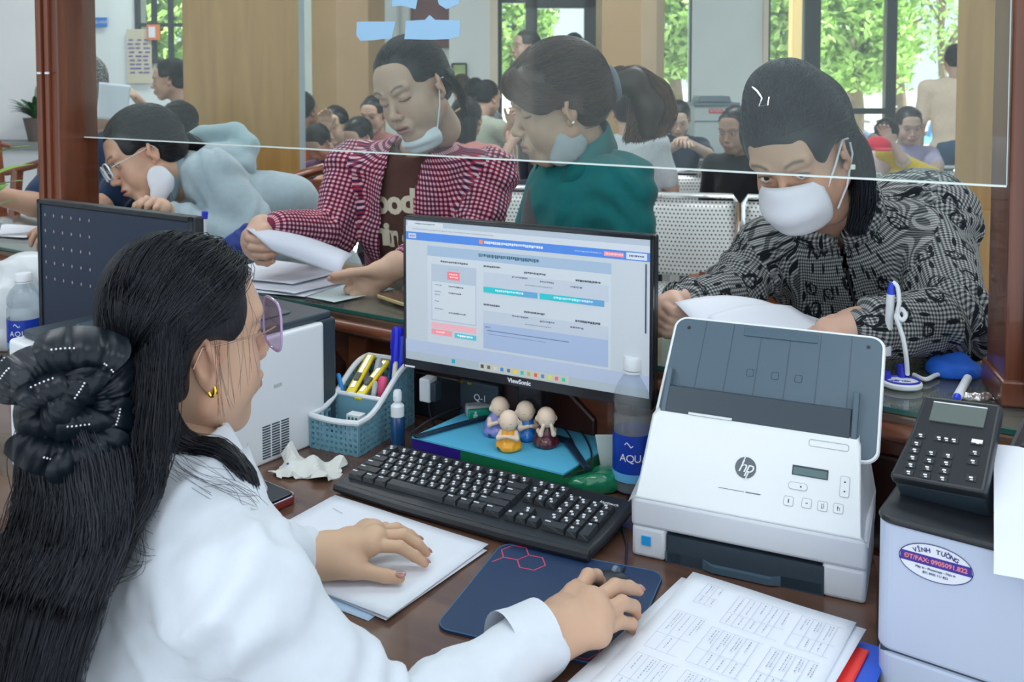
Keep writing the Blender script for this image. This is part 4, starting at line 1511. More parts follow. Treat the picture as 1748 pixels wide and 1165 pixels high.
def wordv(x, y0, ln, mb=words, thick=0.0009):
    y = y0
    while y > y0 - ln:
        w_ = r.uniform(0.0012, 0.0045)
        for q in range(int(w_ / 0.0009)):
            hh = r.choice([0.5, 0.8, 1.0]) * thick
            mb.add([(x - hh, y - q * 0.0009 - 0.0006, hz_ + .0001), (x + thick * 0.6, y - q * 0.0009 - 0.0006, hz_ + .0001), (x + thick * 0.6, y - q * 0.0009, hz_ + .0001), (x - hh, y - q * 0.0009, hz_ + .0001)], [(0, 1, 2, 3)])
        y -= w_ + 0.0012


cells = [(0.03, -0.02, 0.055, 0.05), (0.075, -0.025, 0.145, 0.07), (0.155, -0.025, 0.205, 0.07), (0.02, -0.10, 0.062, 0.09), (0.072, -0.11, 0.135, 0.08), (0.145, -0.11, 0.2, 0.085), (0.02, -0.205, 0.07, 0.08), (0.08, -0.205, 0.2, 0.08)]
for (x0, y0, x1, ln) in cells:
    for yy in (y0, y0 - ln, y0 - ln * 0.62):
        rl(x0, yy, x1, yy, 0.00022)
    k = 0
    xx = x0
    while xx < x1 + 0.001:
        rl(xx, y0 - ln, xx, y0, 0.00022)
        if xx + 0.01 < x1:
            wordv(xx + 0.007, y0 - 0.004, ln * r.uniform(0.3, 0.55))
            if r.random() < 0.5:
                wordv(xx + 0.0105, y0 - 0.004, ln * r.uniform(0.2, 0.4), thick=0.0007)
            if r.random() < 0.6:
                wordv(xx + 0.007, y0 - ln * 0.66, ln * 0.25)
        xx += 0.0145
obj('ruled_boxes', rules, mat('rule_blue', (0.33, 0.38, 0.55), 0.7), fp, smooth=False, kind='stuff')
obj('printed_text', words, mat('text_ink', (0.08, 0.1, 0.22), 0.7), fp, smooth=False, kind='stuff')

# ================================================================== LEFT PRINTER
a, b_ = D(430, 803), D(558, 752)
wy = math.degrees(math.atan2(b_.y - a.y, b_.x - a.x))
LM = frame((b_.x, b_.y, 0.75), wy)   # x along the visible white side, away from the viewer; the body lies to its left (+y)
H = 0.228
lp2 = thing('desktop_printer', 'white desktop printer with dark top behind the clerk\'s face', 'printer', LM)
obj('body', MB().prism(rrect(-0.42, 0.0, 0.0, 0.36, 0.012), 0.0, H), white_p, lp2, smooth=False, bevel=0.006, seg=3)
obj('front_bezel', MB().prism(rrect(-0.012, 0.006, 0.034, 0.355, 0.01), 0.004, H + 0.002), dgrey, lp2, smooth=False, bevel=0.005)
obj('scanner_lid', MB().prism(rrect(-0.40, 0.012, 0.03, 0.35, 0.012), H + 0.001, H + 0.014), dgrey, lp2, smooth=False, bevel=0.004)
obj('lid_inset', MB().prism(rrect(-0.33, 0.06, -0.03, 0.30, 0.01), H + 0.014, H + 0.017), mat('lid_gloss', (0.08, 0.12, 0.15), 0.2), lp2, smooth=False, bevel=0.002)
obj('round_button', MB().cyl((0.0345, 0.1, H - 0.05), (0.037, 0.1, H - 0.05), 0.012), black, lp2)
slot = mat('slot', (0.05, 0.07, 0.09), 0.6)


def on_side(u, v):
    n_ = LM.to_3x3() @ Vector((0, -1, 0))
    r_ = ray(u, v)
    q = fo + r_ * ((LM.translation - fo).dot(n_) / r_.dot(n_))
    l = LM.inverted() @ q
    return l.x, l.z


xa_, za_ = on_side(447, 787)
xb_, zb_ = on_side(494, 712)
for i in range(3):
    for j in range(13):
        x = xa_ + (xb_ - xa_) * (i + 0.5) / 3
        z = za_ + (zb_ - za_) * (j + 0.5) / 13
        obj('vent_slot', MB().box((x, -0.0003, z), ((xb_ - xa_) / 3 * 0.82, 0.002, (zb_ - za_) / 13 * 0.45)), slot, lp2, smooth=False)
xs, zs_ = on_side(474, 658)
obj('scuff', MB().box((xs, -0.0003, zs_), (0.018, 0.001, 0.006)), mat('scuff', (0.5, 0.53, 0.53), 0.7), lp2, smooth=False)

# ================================================================== CRUMPLED TISSUE
c = D(528, 806)
tn = []
N = 16
r2 = np.random.RandomState(4)
vs, fs = [], []
for j in range(N + 1):
    for i in range(N + 1):
        x, y = (i / N - 0.5) * 0.115, (j / N - 0.5) * 0.075
        z = 0.012 + 0.012 * math.sin(50 * x + 2) * math.cos(60 * y) + 0.006 * math.sin(120 * x + 80 * y) + (0.03 if (i < 4 and j > 10) else 0) * (1 - i / 4)
        if i in (0, N) or j in (0, N):
            z = max(0.001, z * 0.5)
            x += r2.uniform(-.006, .006)
            y += r2.uniform(-.006, .006)
        vs.append((x, y, max(0.001, z)))
for j in range(N):
    for i in range(N):
        a = j * (N + 1) + i
        fs.append((a, a + 1, a + N + 2, a + N + 1))
me = bpy.data.meshes.new('tissue')
me.from_pydata(vs, [], fs)
me.materials.append(mat('tissue', (0.75, 0.76, 0.72), 0.9))
o = link('crumpled_tissue', me)
o.matrix_basis = frame((c.x, c.y, 0.7505), -15)
o.modifiers.new('s', 'SOLIDIFY').thickness = 0.0015
tag(o, 'crumpled white paper tissue lying left of the keyboard', 'tissue')
bd = MB().ball((0, 0, 0), (0.003, 0.004, 0.001), 8)
obj('ink_spot', bd, mat('blue_ink', (0.03, 0.05, 0.4), 0.6), o, M=Matrix.Translation((-0.03, -0.02, 0.019)))

# ================================================================== PEN BASKET
g0, g1, g2 = D(612, 781), D(705, 723), D(557, 753)
by = math.degrees(math.atan2(g1.y - g0.y, g1.x - g0.x)) - 90
BM = frame((g0.x, g0.y, 0.75), by)    # origin near right-front corner, x right, y back; basket spans x<0
BW, BD = (g2 - g0).length * 0.98, (g1 - g0).length
bas = thing('pen_basket', 'blue woven-look plastic desk basket with white rim, full of pens', 'basket', BM)
bblue = mat('basket_blue', (0.17, 0.36, 0.45), 0.5)
rimw = mat('basket_rim', (0.75, 0.8, 0.83), 0.4)
H0, H1 = 0.062, 0.125


def hgt(y):
    t_ = min(1, max(0, y / BD))
    return H0 + (H1 - H0) * (0.5 - 0.5 * math.cos(PI * min(1, max(0, (t_ - 0.12) / 0.8))))


def basket_wall(name, pa, pb, ncol):
    """strip-woven wall with square openings, from pa to pb"""
    pa, pb = Vector(pa), Vector(pb)
    d = (pb - pa)
    Lw = d.length
    d.normalize()
    nrm = Vector((d.y, -d.x))
    mb = MB()
    for i in range(ncol + 1):
        s_ = Lw * i / ncol
        q = pa + d * s_
        h_ = hgt(q.y)
        mb.box((0, 0, 0), (Lw / ncol * 0.52, 0.0026, h_ - 0.004), M=Matrix.Translation((q.x, q.y, h_ / 2)) @ Matrix.Rotation(math.atan2(d.y, d.x), 4, 'Z'))
    nr = 12
    for j in range(nr + 1):
        z = 0.003 + H1 * j / nr
        for i in range(ncol):
            s_ = Lw * (i + 0.5) / ncol
            q = pa + d * s_
            if z > hgt(q.y) - 0.002:
                continue
            off = nrm * (0.0012 if (i + j) % 2 else -0.0004)
            mb.box((0, 0, 0), (Lw / ncol * 1.02, 0.0024, H1 / nr * 0.5), M=Matrix.Translation((q.x + off.x, q.y + off.y, z)) @ Matrix.Rotation(math.atan2(d.y, d.x), 4, 'Z'))
    return obj(name, mb, bblue, bas, smooth=False, kind='stuff')


e = 0.0
basket_wall('side_wall', (0, 0), (0, BD), 16)
basket_wall('side_wall', (-BW, BD), (-BW, 0), 16)
basket_wall('front_wall', (-BW, 0), (0, 0), 10)
basket_wall('back_wall', (0, BD), (-BW, BD), 10)
obj('base', MB().box((-BW / 2, BD / 2, 0.0015), (BW, BD, 0.003)), bblue, bas, smooth=False)
rim = []
for k in range(13):
    rim.append((0, BD * k / 12, hgt(BD * k / 12)))
rim += [(-BW * k / 6, BD, H1) for k in range(1, 6)]
for k in range(12, -1, -1):
    rim.append((-BW, BD * k / 12, hgt(BD * k / 12)))
rim += [(-BW * k / 6, 0.0 - 0.008 * math.sin(PI * k / 6), H0) for k in range(5, 0, -1)]
obj('rim', MB().tube(rim, 0.0055, 8, closed=True), rimw, bas)
dv = BD * 0.42
obj('divider', MB().box((-BW / 2, dv, hgt(dv) * 0.5), (BW, 0.003, hgt(dv))), bblue, bas, smooth=False)
obj('divider_rim', MB().cyl((-BW, dv, hgt(dv)), (0, dv, hgt(dv)), 0.0045, n=8), rimw, bas)


def BP(u, v, Y):
    return P(u, v, Y)


def pen(name, label, pa, pb, r_, cbody, ctip=None, capc=None, cat='pen'):
    pa, pb = Vector(pa), Vector(pb)
    Lp = (pb - pa).length
    q = (pb - pa).to_track_quat('Z', 'Y').to_matrix().to_4x4()
    t = thing(name, label, cat, Matrix.Translation(pa) @ q, 'pens and tools in the basket')
    obj('barrel', MB().lathe([(r_ * 0.6, 0), (r_, 0.01), (r_, Lp * 0.8)], 10), mat('pen_' + name + str(cbody), cbody, 0.3), t)
    obj('cap', MB().lathe([(r_ * 1.12, Lp * 0.7), (r_ * 1.12, Lp - 0.004), (r_ * 0.8, Lp)], 10), mat('cap_' + str(capc or cbody), capc or cbody, 0.3), t)
    obj('clip', MB().box((r_ * 1.2, 0, Lp * 0.87), (0.0015, 0.003, Lp * 0.2)), mat('cap_' + str(capc or cbody)), t, smooth=False)
    return t


def floorpt(fx, fy):
    return BM @ Vector((-BW * fx, BD * fy, 0.006))


pen('ballpoint_pen', 'pen with bright blue cap leaning at the left end of the basket', floorpt(0.75, 0.5), BP(577, 638, 1.80), 0.004, (0.1, 0.12, 0.15), capc=(0.03, 0.3, 0.8))
pen('ballpoint_pen', 'slim dark pen beside the blue-capped one in the basket', floorpt(0.7, 0.55), BP(586, 648, 1.83), 0.0035, (0.05, 0.06, 0.08))
pen('marker_pen', 'fat bright blue marker pen, the tallest thing in the basket', floorpt(0.25, 0.8), BP(680, 558, 1.86), 0.0105, (0.01, 0.02, 0.75), cat='marker')
pen('marker_pen', 'second blue marker leaning right of the tallest one', floorpt(0.15, 0.82), BP(689, 574, 1.85), 0.009, (0.01, 0.03, 0.6), cat='marker')
pen('ballpoint_pen', 'grey metal pen between the yellow cutters', floorpt(0.5, 0.5), BP(648, 612, 1.84), 0.005, (0.45, 0.48, 0.5))
pen('ballpoint_pen', 'white pen standing behind the yellow cutters', floorpt(0.6, 0.75), BP(622, 622, 1.87), 0.006, (0.75, 0.78, 0.75))
pen('highlighter_pen', 'pink marker low in the basket', floorpt(0.25, 0.5), BP(655, 643, 1.80), 0.0075, (0.85, 0.1, 0.25), cat='marker')
pen('ballpoint_pen', 'silver pen leaning at the front of the pen compartment', floorpt(0.35, 0.46), BP(641, 652, 1.77), 0.0045, (0.5, 0.53, 0.55))
pen('ballpoint_pen', 'yellow and black pen resting on the white rim', floorpt(0.1, 0.6), BP(676, 618, 1.80), 0.0038, (0.7, 0.7, 0.1), capc=(0.75, 0.75, 0.55))
pen('ballpoint_pen', 'dark green pen behind the pink marker', floorpt(0.3, 0.7), BP(664, 636, 1.84), 0.004, (0.03, 0.2, 0.12))


def cutter(label, pa, pb):
    pa, pb = Vector(pa), Vector(pb)
    z = (pb - pa).normalized()
    t = thing('box_cutter', label, 'cutter', Matrix.Translation(pa) @ (pb - pa).to_track_quat('Z', 'X').to_matrix().to_4x4(), 'pens and tools in the basket')
    L_ = (pb - pa).length
    obj('handle', MB().box((0, 0, L_ / 2), (0.009, 0.019, L_)), mat('cutter_yellow', (0.85, 0.68, 0.02), 0.35), t, bevel=0.003)
    obj('blade_channel', MB().box((0.0048, 0, L_ * 0.55), (0.002, 0.007, L_ * 0.8)), steel, t, smooth=False)
    obj('slider', MB().box((0.0068, 0, L_ * 0.4), (0.004, 0.01, 0.02)), mat('slider', (0.1, 0.1, 0.1), 0.5), t, smooth=False, bevel=0.001)


cutter('yellow box cutter, left one of two in the basket', P(596, 675, 1.775), P(634, 607, 1.87))
cutter('yellow box cutter, right one of two in the basket', P(610, 682, 1.765), P(660, 617, 1.85))
t = thing('eraser_block', 'small white and green block standing in the basket front compartment', 'eraser', BM @ Matrix.Translation((-BW * 0.3, BD * 0.2, 0.004)))
obj('block', MB().box((0, 0, 0.03), (0.03, 0.02, 0.06)), rimw, t, smooth=False, bevel=0.001)
for k in range(3):
    obj('green_stripe', MB().box((-0.008 + 0.008 * k, -0.0105, 0.045), (0.003, 0.002, 0.022)), mat('green_stripe', (0.02, 0.2, 0.15), 0.5), t, smooth=False)

# spray bottle
c = D(679, 768)
t = thing('spray_bottle', 'small dark blue spray bottle with white pump standing by the basket', 'bottle', (c.x, c.y, 0.75))
obj('bottle_body', MB().lathe([(0.0125, 0), (0.0135, 0.003), (0.0135, 0.058), (0.011, 0.064)], 20), mat('spray_blue', (0.01, 0.06, 0.17), 0.15, coat=0.5), t)
obj('pump_collar', MB().lathe([(0.0125, 0.064), (0.0125, 0.083), (0.009, 0.087)], 20), white_p, t)
obj('pump_head', MB().lathe([(0.006, 0.087), (0.0065, 0.092), (0.008, 0.093), (0.008, 0.108), (0.006, 0.112)], 16).cyl((0, 0, 0.102), (-0.006, -0.008, 0.102), 0.002, n=8), white_p, t)


# ================================================================== WATER BOTTLES
def water_bottle(label, M, h=0.215, r_=0.0335, txt=True, cap_low=False):
    t = thing('water_bottle', label, 'bottle', M)
    k = h / 0.215
    prof = [(r_ * .8, 0), (r_, 0.006), (r_ * .96, 0.02), (r_, 0.03), (r_, 0.125 * k), (r_ * .93, 0.13 * k), (r_, 0.137 * k), (r_ * .98, 0.155 * k), (r_ * .8, 0.172 * k), (r_ * .5, 0.187 * k), (r_ * .42, 0.192 * k), (r_ * .42, 0.2 * k)]
    obj('bottle_body', MB().lathe(prof, 28, cap=False), clear, t)
    obj('water', MB().lathe([(r_ * .9, 0.003), (r_ * .92, 0.06 * k), (r_ * .92, 0.0605 * k)], 24), mat('water', (0.35, 0.6, 0.85), 0.05, trans=0.9), t)
    obj('bottle_label', MB().lathe([(r_ + .0008, 0.035 * k), (r_ + .0008, 0.098 * k)], 28, cap=False), mat('label_blue', (0.01, 0.05, 0.42), 0.3), t)
    obj('label_band', MB().lathe([(r_ + .001, 0.022 * k), (r_ + .001, 0.036 * k)], 28, cap=False), mat('label_light', (0.15, 0.5, 0.85), 0.3), t)
    obj('cap', MB().lathe([(r_ * .5, 0.197 * k), (r_ * .5, 0.214 * k), (r_ * .44, 0.218 * k)], 20), white_p, t)
    obj('neck_ring', MB().lathe([(r_ * .52, 0.192 * k), (r_ * .52, 0.1955 * k)], 20), white_p, t)
    mk = MB()
    for i, ch_ in enumerate('AQUAFINA'):
        a = -PI / 2 + (i - 2.2) * 0.36
        text('letter', ch_, 0.018, mat('white_ink'), t, Matrix.Translation(((r_ + .0012) * math.cos(a), (r_ + .0012) * math.sin(a), 0.062 * k)) @ Matrix.Rotation(a + PI / 2, 4, 'Z') @ FX, ext=0.0002)
    a = -PI / 2 - 0.7
    obj('emblem', MB().tube([((r_ + .001) * math.cos(a + q * .1), (r_ + .001) * math.sin(a + q * .1), 0.084 * k + 0.004 * math.sin(q * 1.5)) for q in range(5)], 0.001, 5), mat('white_ink'), t)
    return t


c = D(1080, 836)
water_bottle('clear water bottle with blue label and white cap beside the scanner', frame((c.x, c.y, 0.751), 10), h=0.222, r_=0.0335)
c = D(40, 590)
water_bottle('clear water bottle with blue label in front of the white bag at left', frame((-1.225, 2.33, 0.751), 30), h=0.2, r_=0.04)
c = D(1036, 815)
t = thing('glue_tube', 'small pale tube standing between blue box and water bottle', 'tube', frame((c.x, c.y + 0.01, 0.751), 0))
obj('tube_body', MB().add([(-0.02, -0.002, 0.07), (0.02, -0.002, 0.07), (0.02, 0.002, 0.07), (-0.02, 0.002, 0.07)] + [(0.014 * math.cos(a), 0.012 * math.sin(a), 0.012) for a in np.linspace(-PI * .75, PI * 1.25, 5)[:-1]], [(0, 1, 2, 3), (4, 5, 1, 0), (5, 6, 2, 1), (6, 7, 3, 2), (7, 4, 0, 3), (7, 6, 5, 4)]), mat('tube_pale', (0.6, 0.72, 0.68), 0.4), t, smooth=False, bevel=0.002)
obj('tube_cap', MB().lathe([(0.011, 0), (0.011, 0.013)], 14), white_p, t)
# ================================================================== PEOPLE: SHARED BUILDERS
skin_m = mat('skin', (0.6, 0.4, 0.3), 0.5, attr='Col', sss=0.08, spec=0.35, bump=0.06, bscale=600)
hair_m = mat('hair', (0.012, 0.014, 0.02), 0.40, attr='Col', spec=0.42)
SK = (0.60, 0.37, 0.25)


def norm(v):
    v = npv(v)
    return v / np.linalg.norm(v)


def axes(f, up=(0, 0, 1)):
    """rows: lateral (the person's right), forward, up"""
    f = norm(f)
    r_ = norm(np.cross(f, npv(up)))
    return np.stack([r_, f, np.cross(r_, f)])


def headM(c, f, up=(0, 0, 1), s=1.0, stretch=1.0):
    A = axes(f, up)
    M = Matrix.Identity(4)
    for i in range(3):
        for j in range(3):
            M[i][j] = A[j][i] * s * (stretch if j == 2 else 1)
        M[i][3] = c[i]
    return M


def tfm(M, V):
    A = np.array(M)
    return V @ A[:3, :3].T + A[:3, 3]


HC = {}


def head_local(h=0.0026, eye=0.6, gaze=(0, 0), skin=SK, frown=0.0, mouth=0.0, lip=(0.55, 0.2, 0.18), brow=1.0, width=1.0, male=False):
    key = (h, eye, gaze, skin, frown, mouth, lip, brow, width, male)
    if key in HC:
        return HC[key]
    f = F()
    w_ = width
    f.ell((0, -0.014, 0.034), (0.0745 * w_, 0.092, 0.082), 0.02)
    f.ell((0, 0.022, -0.018), (0.064 * w_, 0.064, 0.072), 0.03)
    f.ell((0, 0.026, -0.066), (0.049 * w_, 0.05, 0.042), 0.03)
    f.ell((0, 0.062, -0.096), (0.02, 0.018, 0.016), 0.022)
    for s in (-1, 1):
        f.ell((s * 0.038 * w_, 0.054, -0.034), (0.025, 0.024, 0.026), 0.02)
        f.cap((s * 0.060 * w_, 0.0, -0.055), (s * 0.02, 0.055, -0.1), 0.016, 0.014, 0.025)
    f.ell((0, 0.072, 0.024), (0.05, 0.016, 0.016), 0.02)
    f.ell((0, 0.058, 0.05), (0.05, 0.022, 0.03), 0.025)
    for s in (-1, 1):
        f.ell((s * 0.0325, 0.097, 0.002), (0.017, 0.013, 0.011), 0.014, op='s')
    for s in (-1, 1):
        f.ell((s * 0.0315, 0.0735, 0.002), (0.0158, 0.0135, 0.0115), 0.005)
        f.cap((s * 0.018, 0.088, 0.022 - 0.004 * frown), (s * 0.046, 0.077, 0.0255), 0.006, 0.005, 0.012)
    f.cap((0, 0.082, 0.010), (0, 0.101, -0.030), 0.0058, 0.0085, 0.010)
    f.ell((0, 0.1035, -0.034), (0.0105, 0.010, 0.009), 0.008)
    for s in (-1, 1):
        f.ell((s * 0.0115, 0.095, -0.038), (0.0078, 0.0095, 0.0072), 0.005)
        f.ell((s * 0.006, 0.101, -0.0455), (0.0034, 0.0045, 0.003), 0.003, op='s')
        f.ell((s * 0.036, 0.046, -0.056), (0.022, 0.026, 0.022), 0.02)
    f.ell((0, 0.083, -0.066), (0.026, 0.014, 0.02), 0.012)
    f.ell((0, 0.0925, -0.0625), (0.021, 0.0085, 0.0052), 0.004)
    f.ell((0, 0.0915, -0.0735), (0.0185, 0.0085, 0.0062), 0.004)
    f.ell((0, 0.099, -0.068), (0.021, 0.010, 0.0012 + 0.004 * mouth), 0.0015, op='s')
    # ears
    for s in (-1, 1):
        c = np.array((s * 0.0755 * w_, -0.004, -0.006))
        ax = norm((s * 0.82, -0.5, 0.05))
        up_ = norm((0, -0.18, 1))
        R3 = np.stack([ax, np.cross(up_, ax), up_])
        f.ell(c + ax * 0.004, (0.0058, 0.0165, 0.030), 0.006, R3=R3)
        f.ell(c + ax * 0.0125 + np.array((0, 0.002, 0.003)), (0.0095, 0.0108, 0.020), 0.003, R3=R3, op='s')
        f.cap(c + np.array((s * 0.008, 0.006, 0.004)), c + np.array((s * 0.008, 0.0, 0.018)), 0.0028, k=0.003)
        f.cap(c + np.array((s * 0.006, 0.013, -0.006)), c + np.array((s * 0.005, 0.014, 0.002)), 0.004, k=0.004)
        f.ell(c + np.array((s * 0.001, 0.006, -0.027)), (0.0045, 0.0075, 0.008), 0.005)
    # neck
    nr = 0.056 if male else 0.049
    f.cap((0, -0.022, -0.06), (0, -0.040, -0.118), nr, nr * 0.96, 0.03)
    if eye > 0:
        for s in (-1, 1):
            f.ell((s * 0.0315, 0.092, 0.0008), (0.0135, 0.012, 0.0052 * eye), 0.0012, op='s')
    V, Q = surf(f, h)
    x, y, z = V.T
    col = np.tile(npv(skin), (len(V), 1))

    def blend(m, c):
        m = np.clip(m, 0, 1)[:, None]
        col[:] = col * (1 - m) + npv(c) * m

    def bump(v, c, r_):
        return np.exp(-((v - c) / r_) ** 2)
    front = (y > 0.04)
    sk = npv(skin)
    blend(0.35 * bump(np.abs(x), 0.038, 0.018) * bump(z, -0.035, 0.02) * front, sk * (1.02, 0.78, 0.75))
    blend(0.3 * bump(np.abs(x), 0.0, 0.012) * bump(z, -0.036, 0.012) * front, sk * (1.0, 0.8, 0.75))
    blend(0.45 * (np.abs(x) > 0.068 * w_) * (np.abs(y) < 0.03), sk * (1.0, 0.75, 0.68))
    lipm = ((np.abs(x) < 0.0225) & (y > 0.078)) * np.clip(1.25 - np.abs((z + 0.068) / (0.0115 * np.sqrt(np.clip(1 - (x / 0.0235) ** 2, 0.02, 1)))) ** 4, 0, 1)
    blend(lipm * 0.85, lip)
    blend(bump(z, -0.068, 0.0013 + 0.002 * mouth) * (np.abs(x) < 0.02) * (y > 0.075) * (0.6 + 0.4 * (mouth > 0)), (0.16, 0.05, 0.05))
    ax_ = np.abs(x)
    bz = 0.0245 + 0.0045 * np.sin((ax_ - 0.014) / 0.036 * PI * 0.8) - frown * 0.004 * np.clip((0.03 - ax_) / 0.02, 0, 1)
    blend(brow * 0.85 * bump(z, bz, 0.0030) * np.clip((ax_ - 0.012) / 0.004, 0, 1) * np.clip((0.051 - ax_) / 0.006, 0, 1) * (y > 0.05), (0.045, 0.035, 0.035))
    ex = (ax_ - 0.0315) / 0.0145
    lid = 0.0012 + 0.0050 * max(eye, 0.0) * np.sqrt(np.clip(1 - ex ** 2, 0, 1)) if eye > 0 else -0.0045 - 0.003 * (1 - ex ** 2)
    blend(0.95 * bump(z, lid, 0.0017) * (np.abs(ex) < 1.05) * (y > 0.06), (0.03, 0.02, 0.02))
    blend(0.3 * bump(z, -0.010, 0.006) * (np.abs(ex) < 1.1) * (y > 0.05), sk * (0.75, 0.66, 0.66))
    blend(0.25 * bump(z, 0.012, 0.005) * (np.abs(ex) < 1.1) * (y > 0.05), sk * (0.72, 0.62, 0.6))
    if male:
        blend(0.25 * (z < -0.05) * (y > 0.03), sk * 0.7)
    # hidden scalp skin is dark
    if eye > 0:
        Vs, Qs, Cs = [V], [Q], [col]
        n0 = len(V)
        for s in (-1, 1):
            e = F().ell((s * 0.0315, 0.0735, 0.001), (0.0125, 0.0125, 0.0115))
            v2, q2 = surf(e, 0.0016)
            g = norm((gaze[0], 1, gaze[1]))
            d = (v2 - npv((s * 0.0315, 0.0735, 0.001)))
            d /= np.linalg.norm(d, axis=1, keepdims=True)
            a = np.arccos(np.clip(d @ g, -1, 1))
            c2 = np.where(a[:, None] < 0.46, npv((0.012, 0.008, 0.007)), npv((0.72, 0.68, 0.66)))
            Vs.append(v2)
            Qs.append(q2 + n0)
            Cs.append(c2)
            n0 += len(v2)
        V, Q, col = np.concatenate(Vs), np.concatenate(Qs), np.concatenate(Cs)
    HC[key] = (V, Q, col)
    return HC[key]


def merge(parts):
    Vs, Qs, Cs = [], [], []
    n0 = 0
    for V, Q, c in parts:
        Vs.append(V)
        Qs.append(Q + n0)
        if not hasattr(c, 'shape') or c.ndim == 1:
            c = np.tile(npv(c), (len(V), 1))
        Cs.append(c)
        n0 += len(V)
    return np.concatenate(Vs), np.concatenate(Qs), np.concatenate(Cs)


def scalp(dirs, lift=0.0, c=(0, -0.014, 0.034), r_=(0.0785, 0.096, 0.0875)):
    rr = 1.0 / np.sqrt(((dirs / npv(r_)) ** 2).sum(-1))
    return npv(c) + dirs * (rr + lift)[..., None]


def hair_cap(extra=None, h=0.004, low=-0.055, fringe=0.0, side=0.0, thick=0.0):
    """solid hair mass over the skull (head space)"""
    f = F().ell((0, -0.016, 0.036), (0.081 + thick, 0.099 + thick, 0.089 + thick), 0.01)
    f.ell((0, -0.045, -0.02), (0.066 + thick, 0.058 + thick, 0.05), 0.03)
    f.ell((0, 0.108 - fringe, -0.035 - fringe * 0.5), (0.078, 0.08, 0.098), 0.012, op='s')
    for s in (-1, 1):
        f.ell((s * 0.10, 0.012 - side, -0.030), (0.05, 0.045, 0.052), 0.010, op='s')
    f.ell((0, -0.03, low - 0.07), (0.12, 0.12, 0.06), 0.02, op='s')
    if extra:
        extra(f)
    V, Q = surf(f, h)
    return V, Q, f


def hug(pth, f, lo=0.0006, hi=0.0042, seed=1):
    """press strands onto a hair mass"""
    n, m, _ = pth.shape
    X_ = pth.reshape(-1, 3).copy()
    tgt = np.repeat(np.random.RandomState(seed).uniform(lo, hi, n), m)
    for _ in range(2):
        d = f(X_)
        e = 0.003
        g = np.stack([f(X_ + npv(a) * e) - d for a in ((1, 0, 0), (0, 1, 0), (0, 0, 1))], 1) / e
        g /= np.linalg.norm(g, axis=1, keepdims=True) + 1e-9
        mv = np.clip(tgt - d, -0.02, 0.03)
        mv[::m] = np.minimum(mv[::m], 0)
        X_ += g * mv[:, None]
    return X_.reshape(n, m, 3)


def flow(n, gather, seed=1, m=12, lift=0.002, jit=0.003, ok=None, spread=0.10, end=0.97, bulge=0.006):
    """strand paths on the scalp from random roots to a gather direction (head space)"""
    r = np.random.RandomState(seed)
    d = r.normal(size=(n * 4, 3))
    d /= np.linalg.norm(d, axis=1, keepdims=True)
    p = scalp(d)
    k = (p[:, 2] > -0.03) & ((p[:, 1] < 0.05) | (p[:, 2] > 0.066)) & ((p[:, 1] < 0.02) | (p[:, 2] > 0.03)) & ~((np.abs(p[:, 0]) > 0.05) & (p[:, 1] > -0.02) & (p[:, 2] < 0.015))
    if ok is not None:
        k &= ok(p)
    d = d[k][:n]
    g = norm(gather)
    gg = g + r.normal(size=d.shape) * spread
    gg /= np.linalg.norm(gg, axis=1, keepdims=True)
    t = np.linspace(0, end, m)[None, :, None]
    om = np.arccos(np.clip((d * gg).sum(1), -0.999, 0.999))[:, None, None]
    pth = (np.sin((1 - t) * om) * d[:, None] + np.sin(t * om) * gg[:, None]) / np.sin(om)
    pth /= np.linalg.norm(pth, axis=2, keepdims=True)
    lf = lift + r.uniform(0, jit, (len(d), 1)) + bulge * np.sin(np.linspace(0, PI, m))[None] * np.sin(np.clip(om[:, :, 0], 0, PI / 2))
    lf[:, 0] -= 0.004
    out = scalp(pth, lf)
    bad = ((out[..., 1] > 0.045) & (out[..., 2] < 0.068)) | ((out[..., 1] > 0.02) & (out[..., 2] < 0.02))
    return out[~bad.any(axis=1)]


def strand_cols(n, m, ns, base=(0.012, 0.014, 0.02), var=0.6, seed=3):
    r = np.random.RandomState(seed)
    c = npv(base)[None] * (1 + var * r.uniform(-0.6, 1.4, (n, 1)))
    return np.repeat(c, m * ns, 0)


def hair_obj(parent, M, cap=None, strands=(), rad=0.0011, base=(0.012, 0.014, 0.02), name='hair', world_strands=(), var=0.6, label=None, ns=3):
    parts = []
    if cap is not None:
        V, Q = cap[:2]
        parts.append((tfm(M, V), Q, npv(base) * 0.9))
    s_ = abs(np.linalg.det(np.array(M)[:3, :3])) ** (1 / 3)
    for p in strands:
        pw = tfm(M, p.reshape(-1, 3)).reshape(p.shape)
        prof = np.concatenate([[0.7], np.ones(p.shape[1] - 2), [0.45]])
        V, Q = ribbons(pw, rad * s_ * prof, ns)
        parts.append((V, Q, strand_cols(p.shape[0], p.shape[1], ns, base, var)))
    for p, rd in world_strands:
        prof = np.concatenate([[0.7], np.ones(p.shape[1] - 2), [0.35]])
        V, Q = ribbons(p, rd * prof, ns)
        parts.append((V, Q, strand_cols(p.shape[0], p.shape[1], ns, base, var)))
    V, Q, c = merge(parts)
    return np_mesh(name, V, Q, hair_m, parent, col=c, label=label)


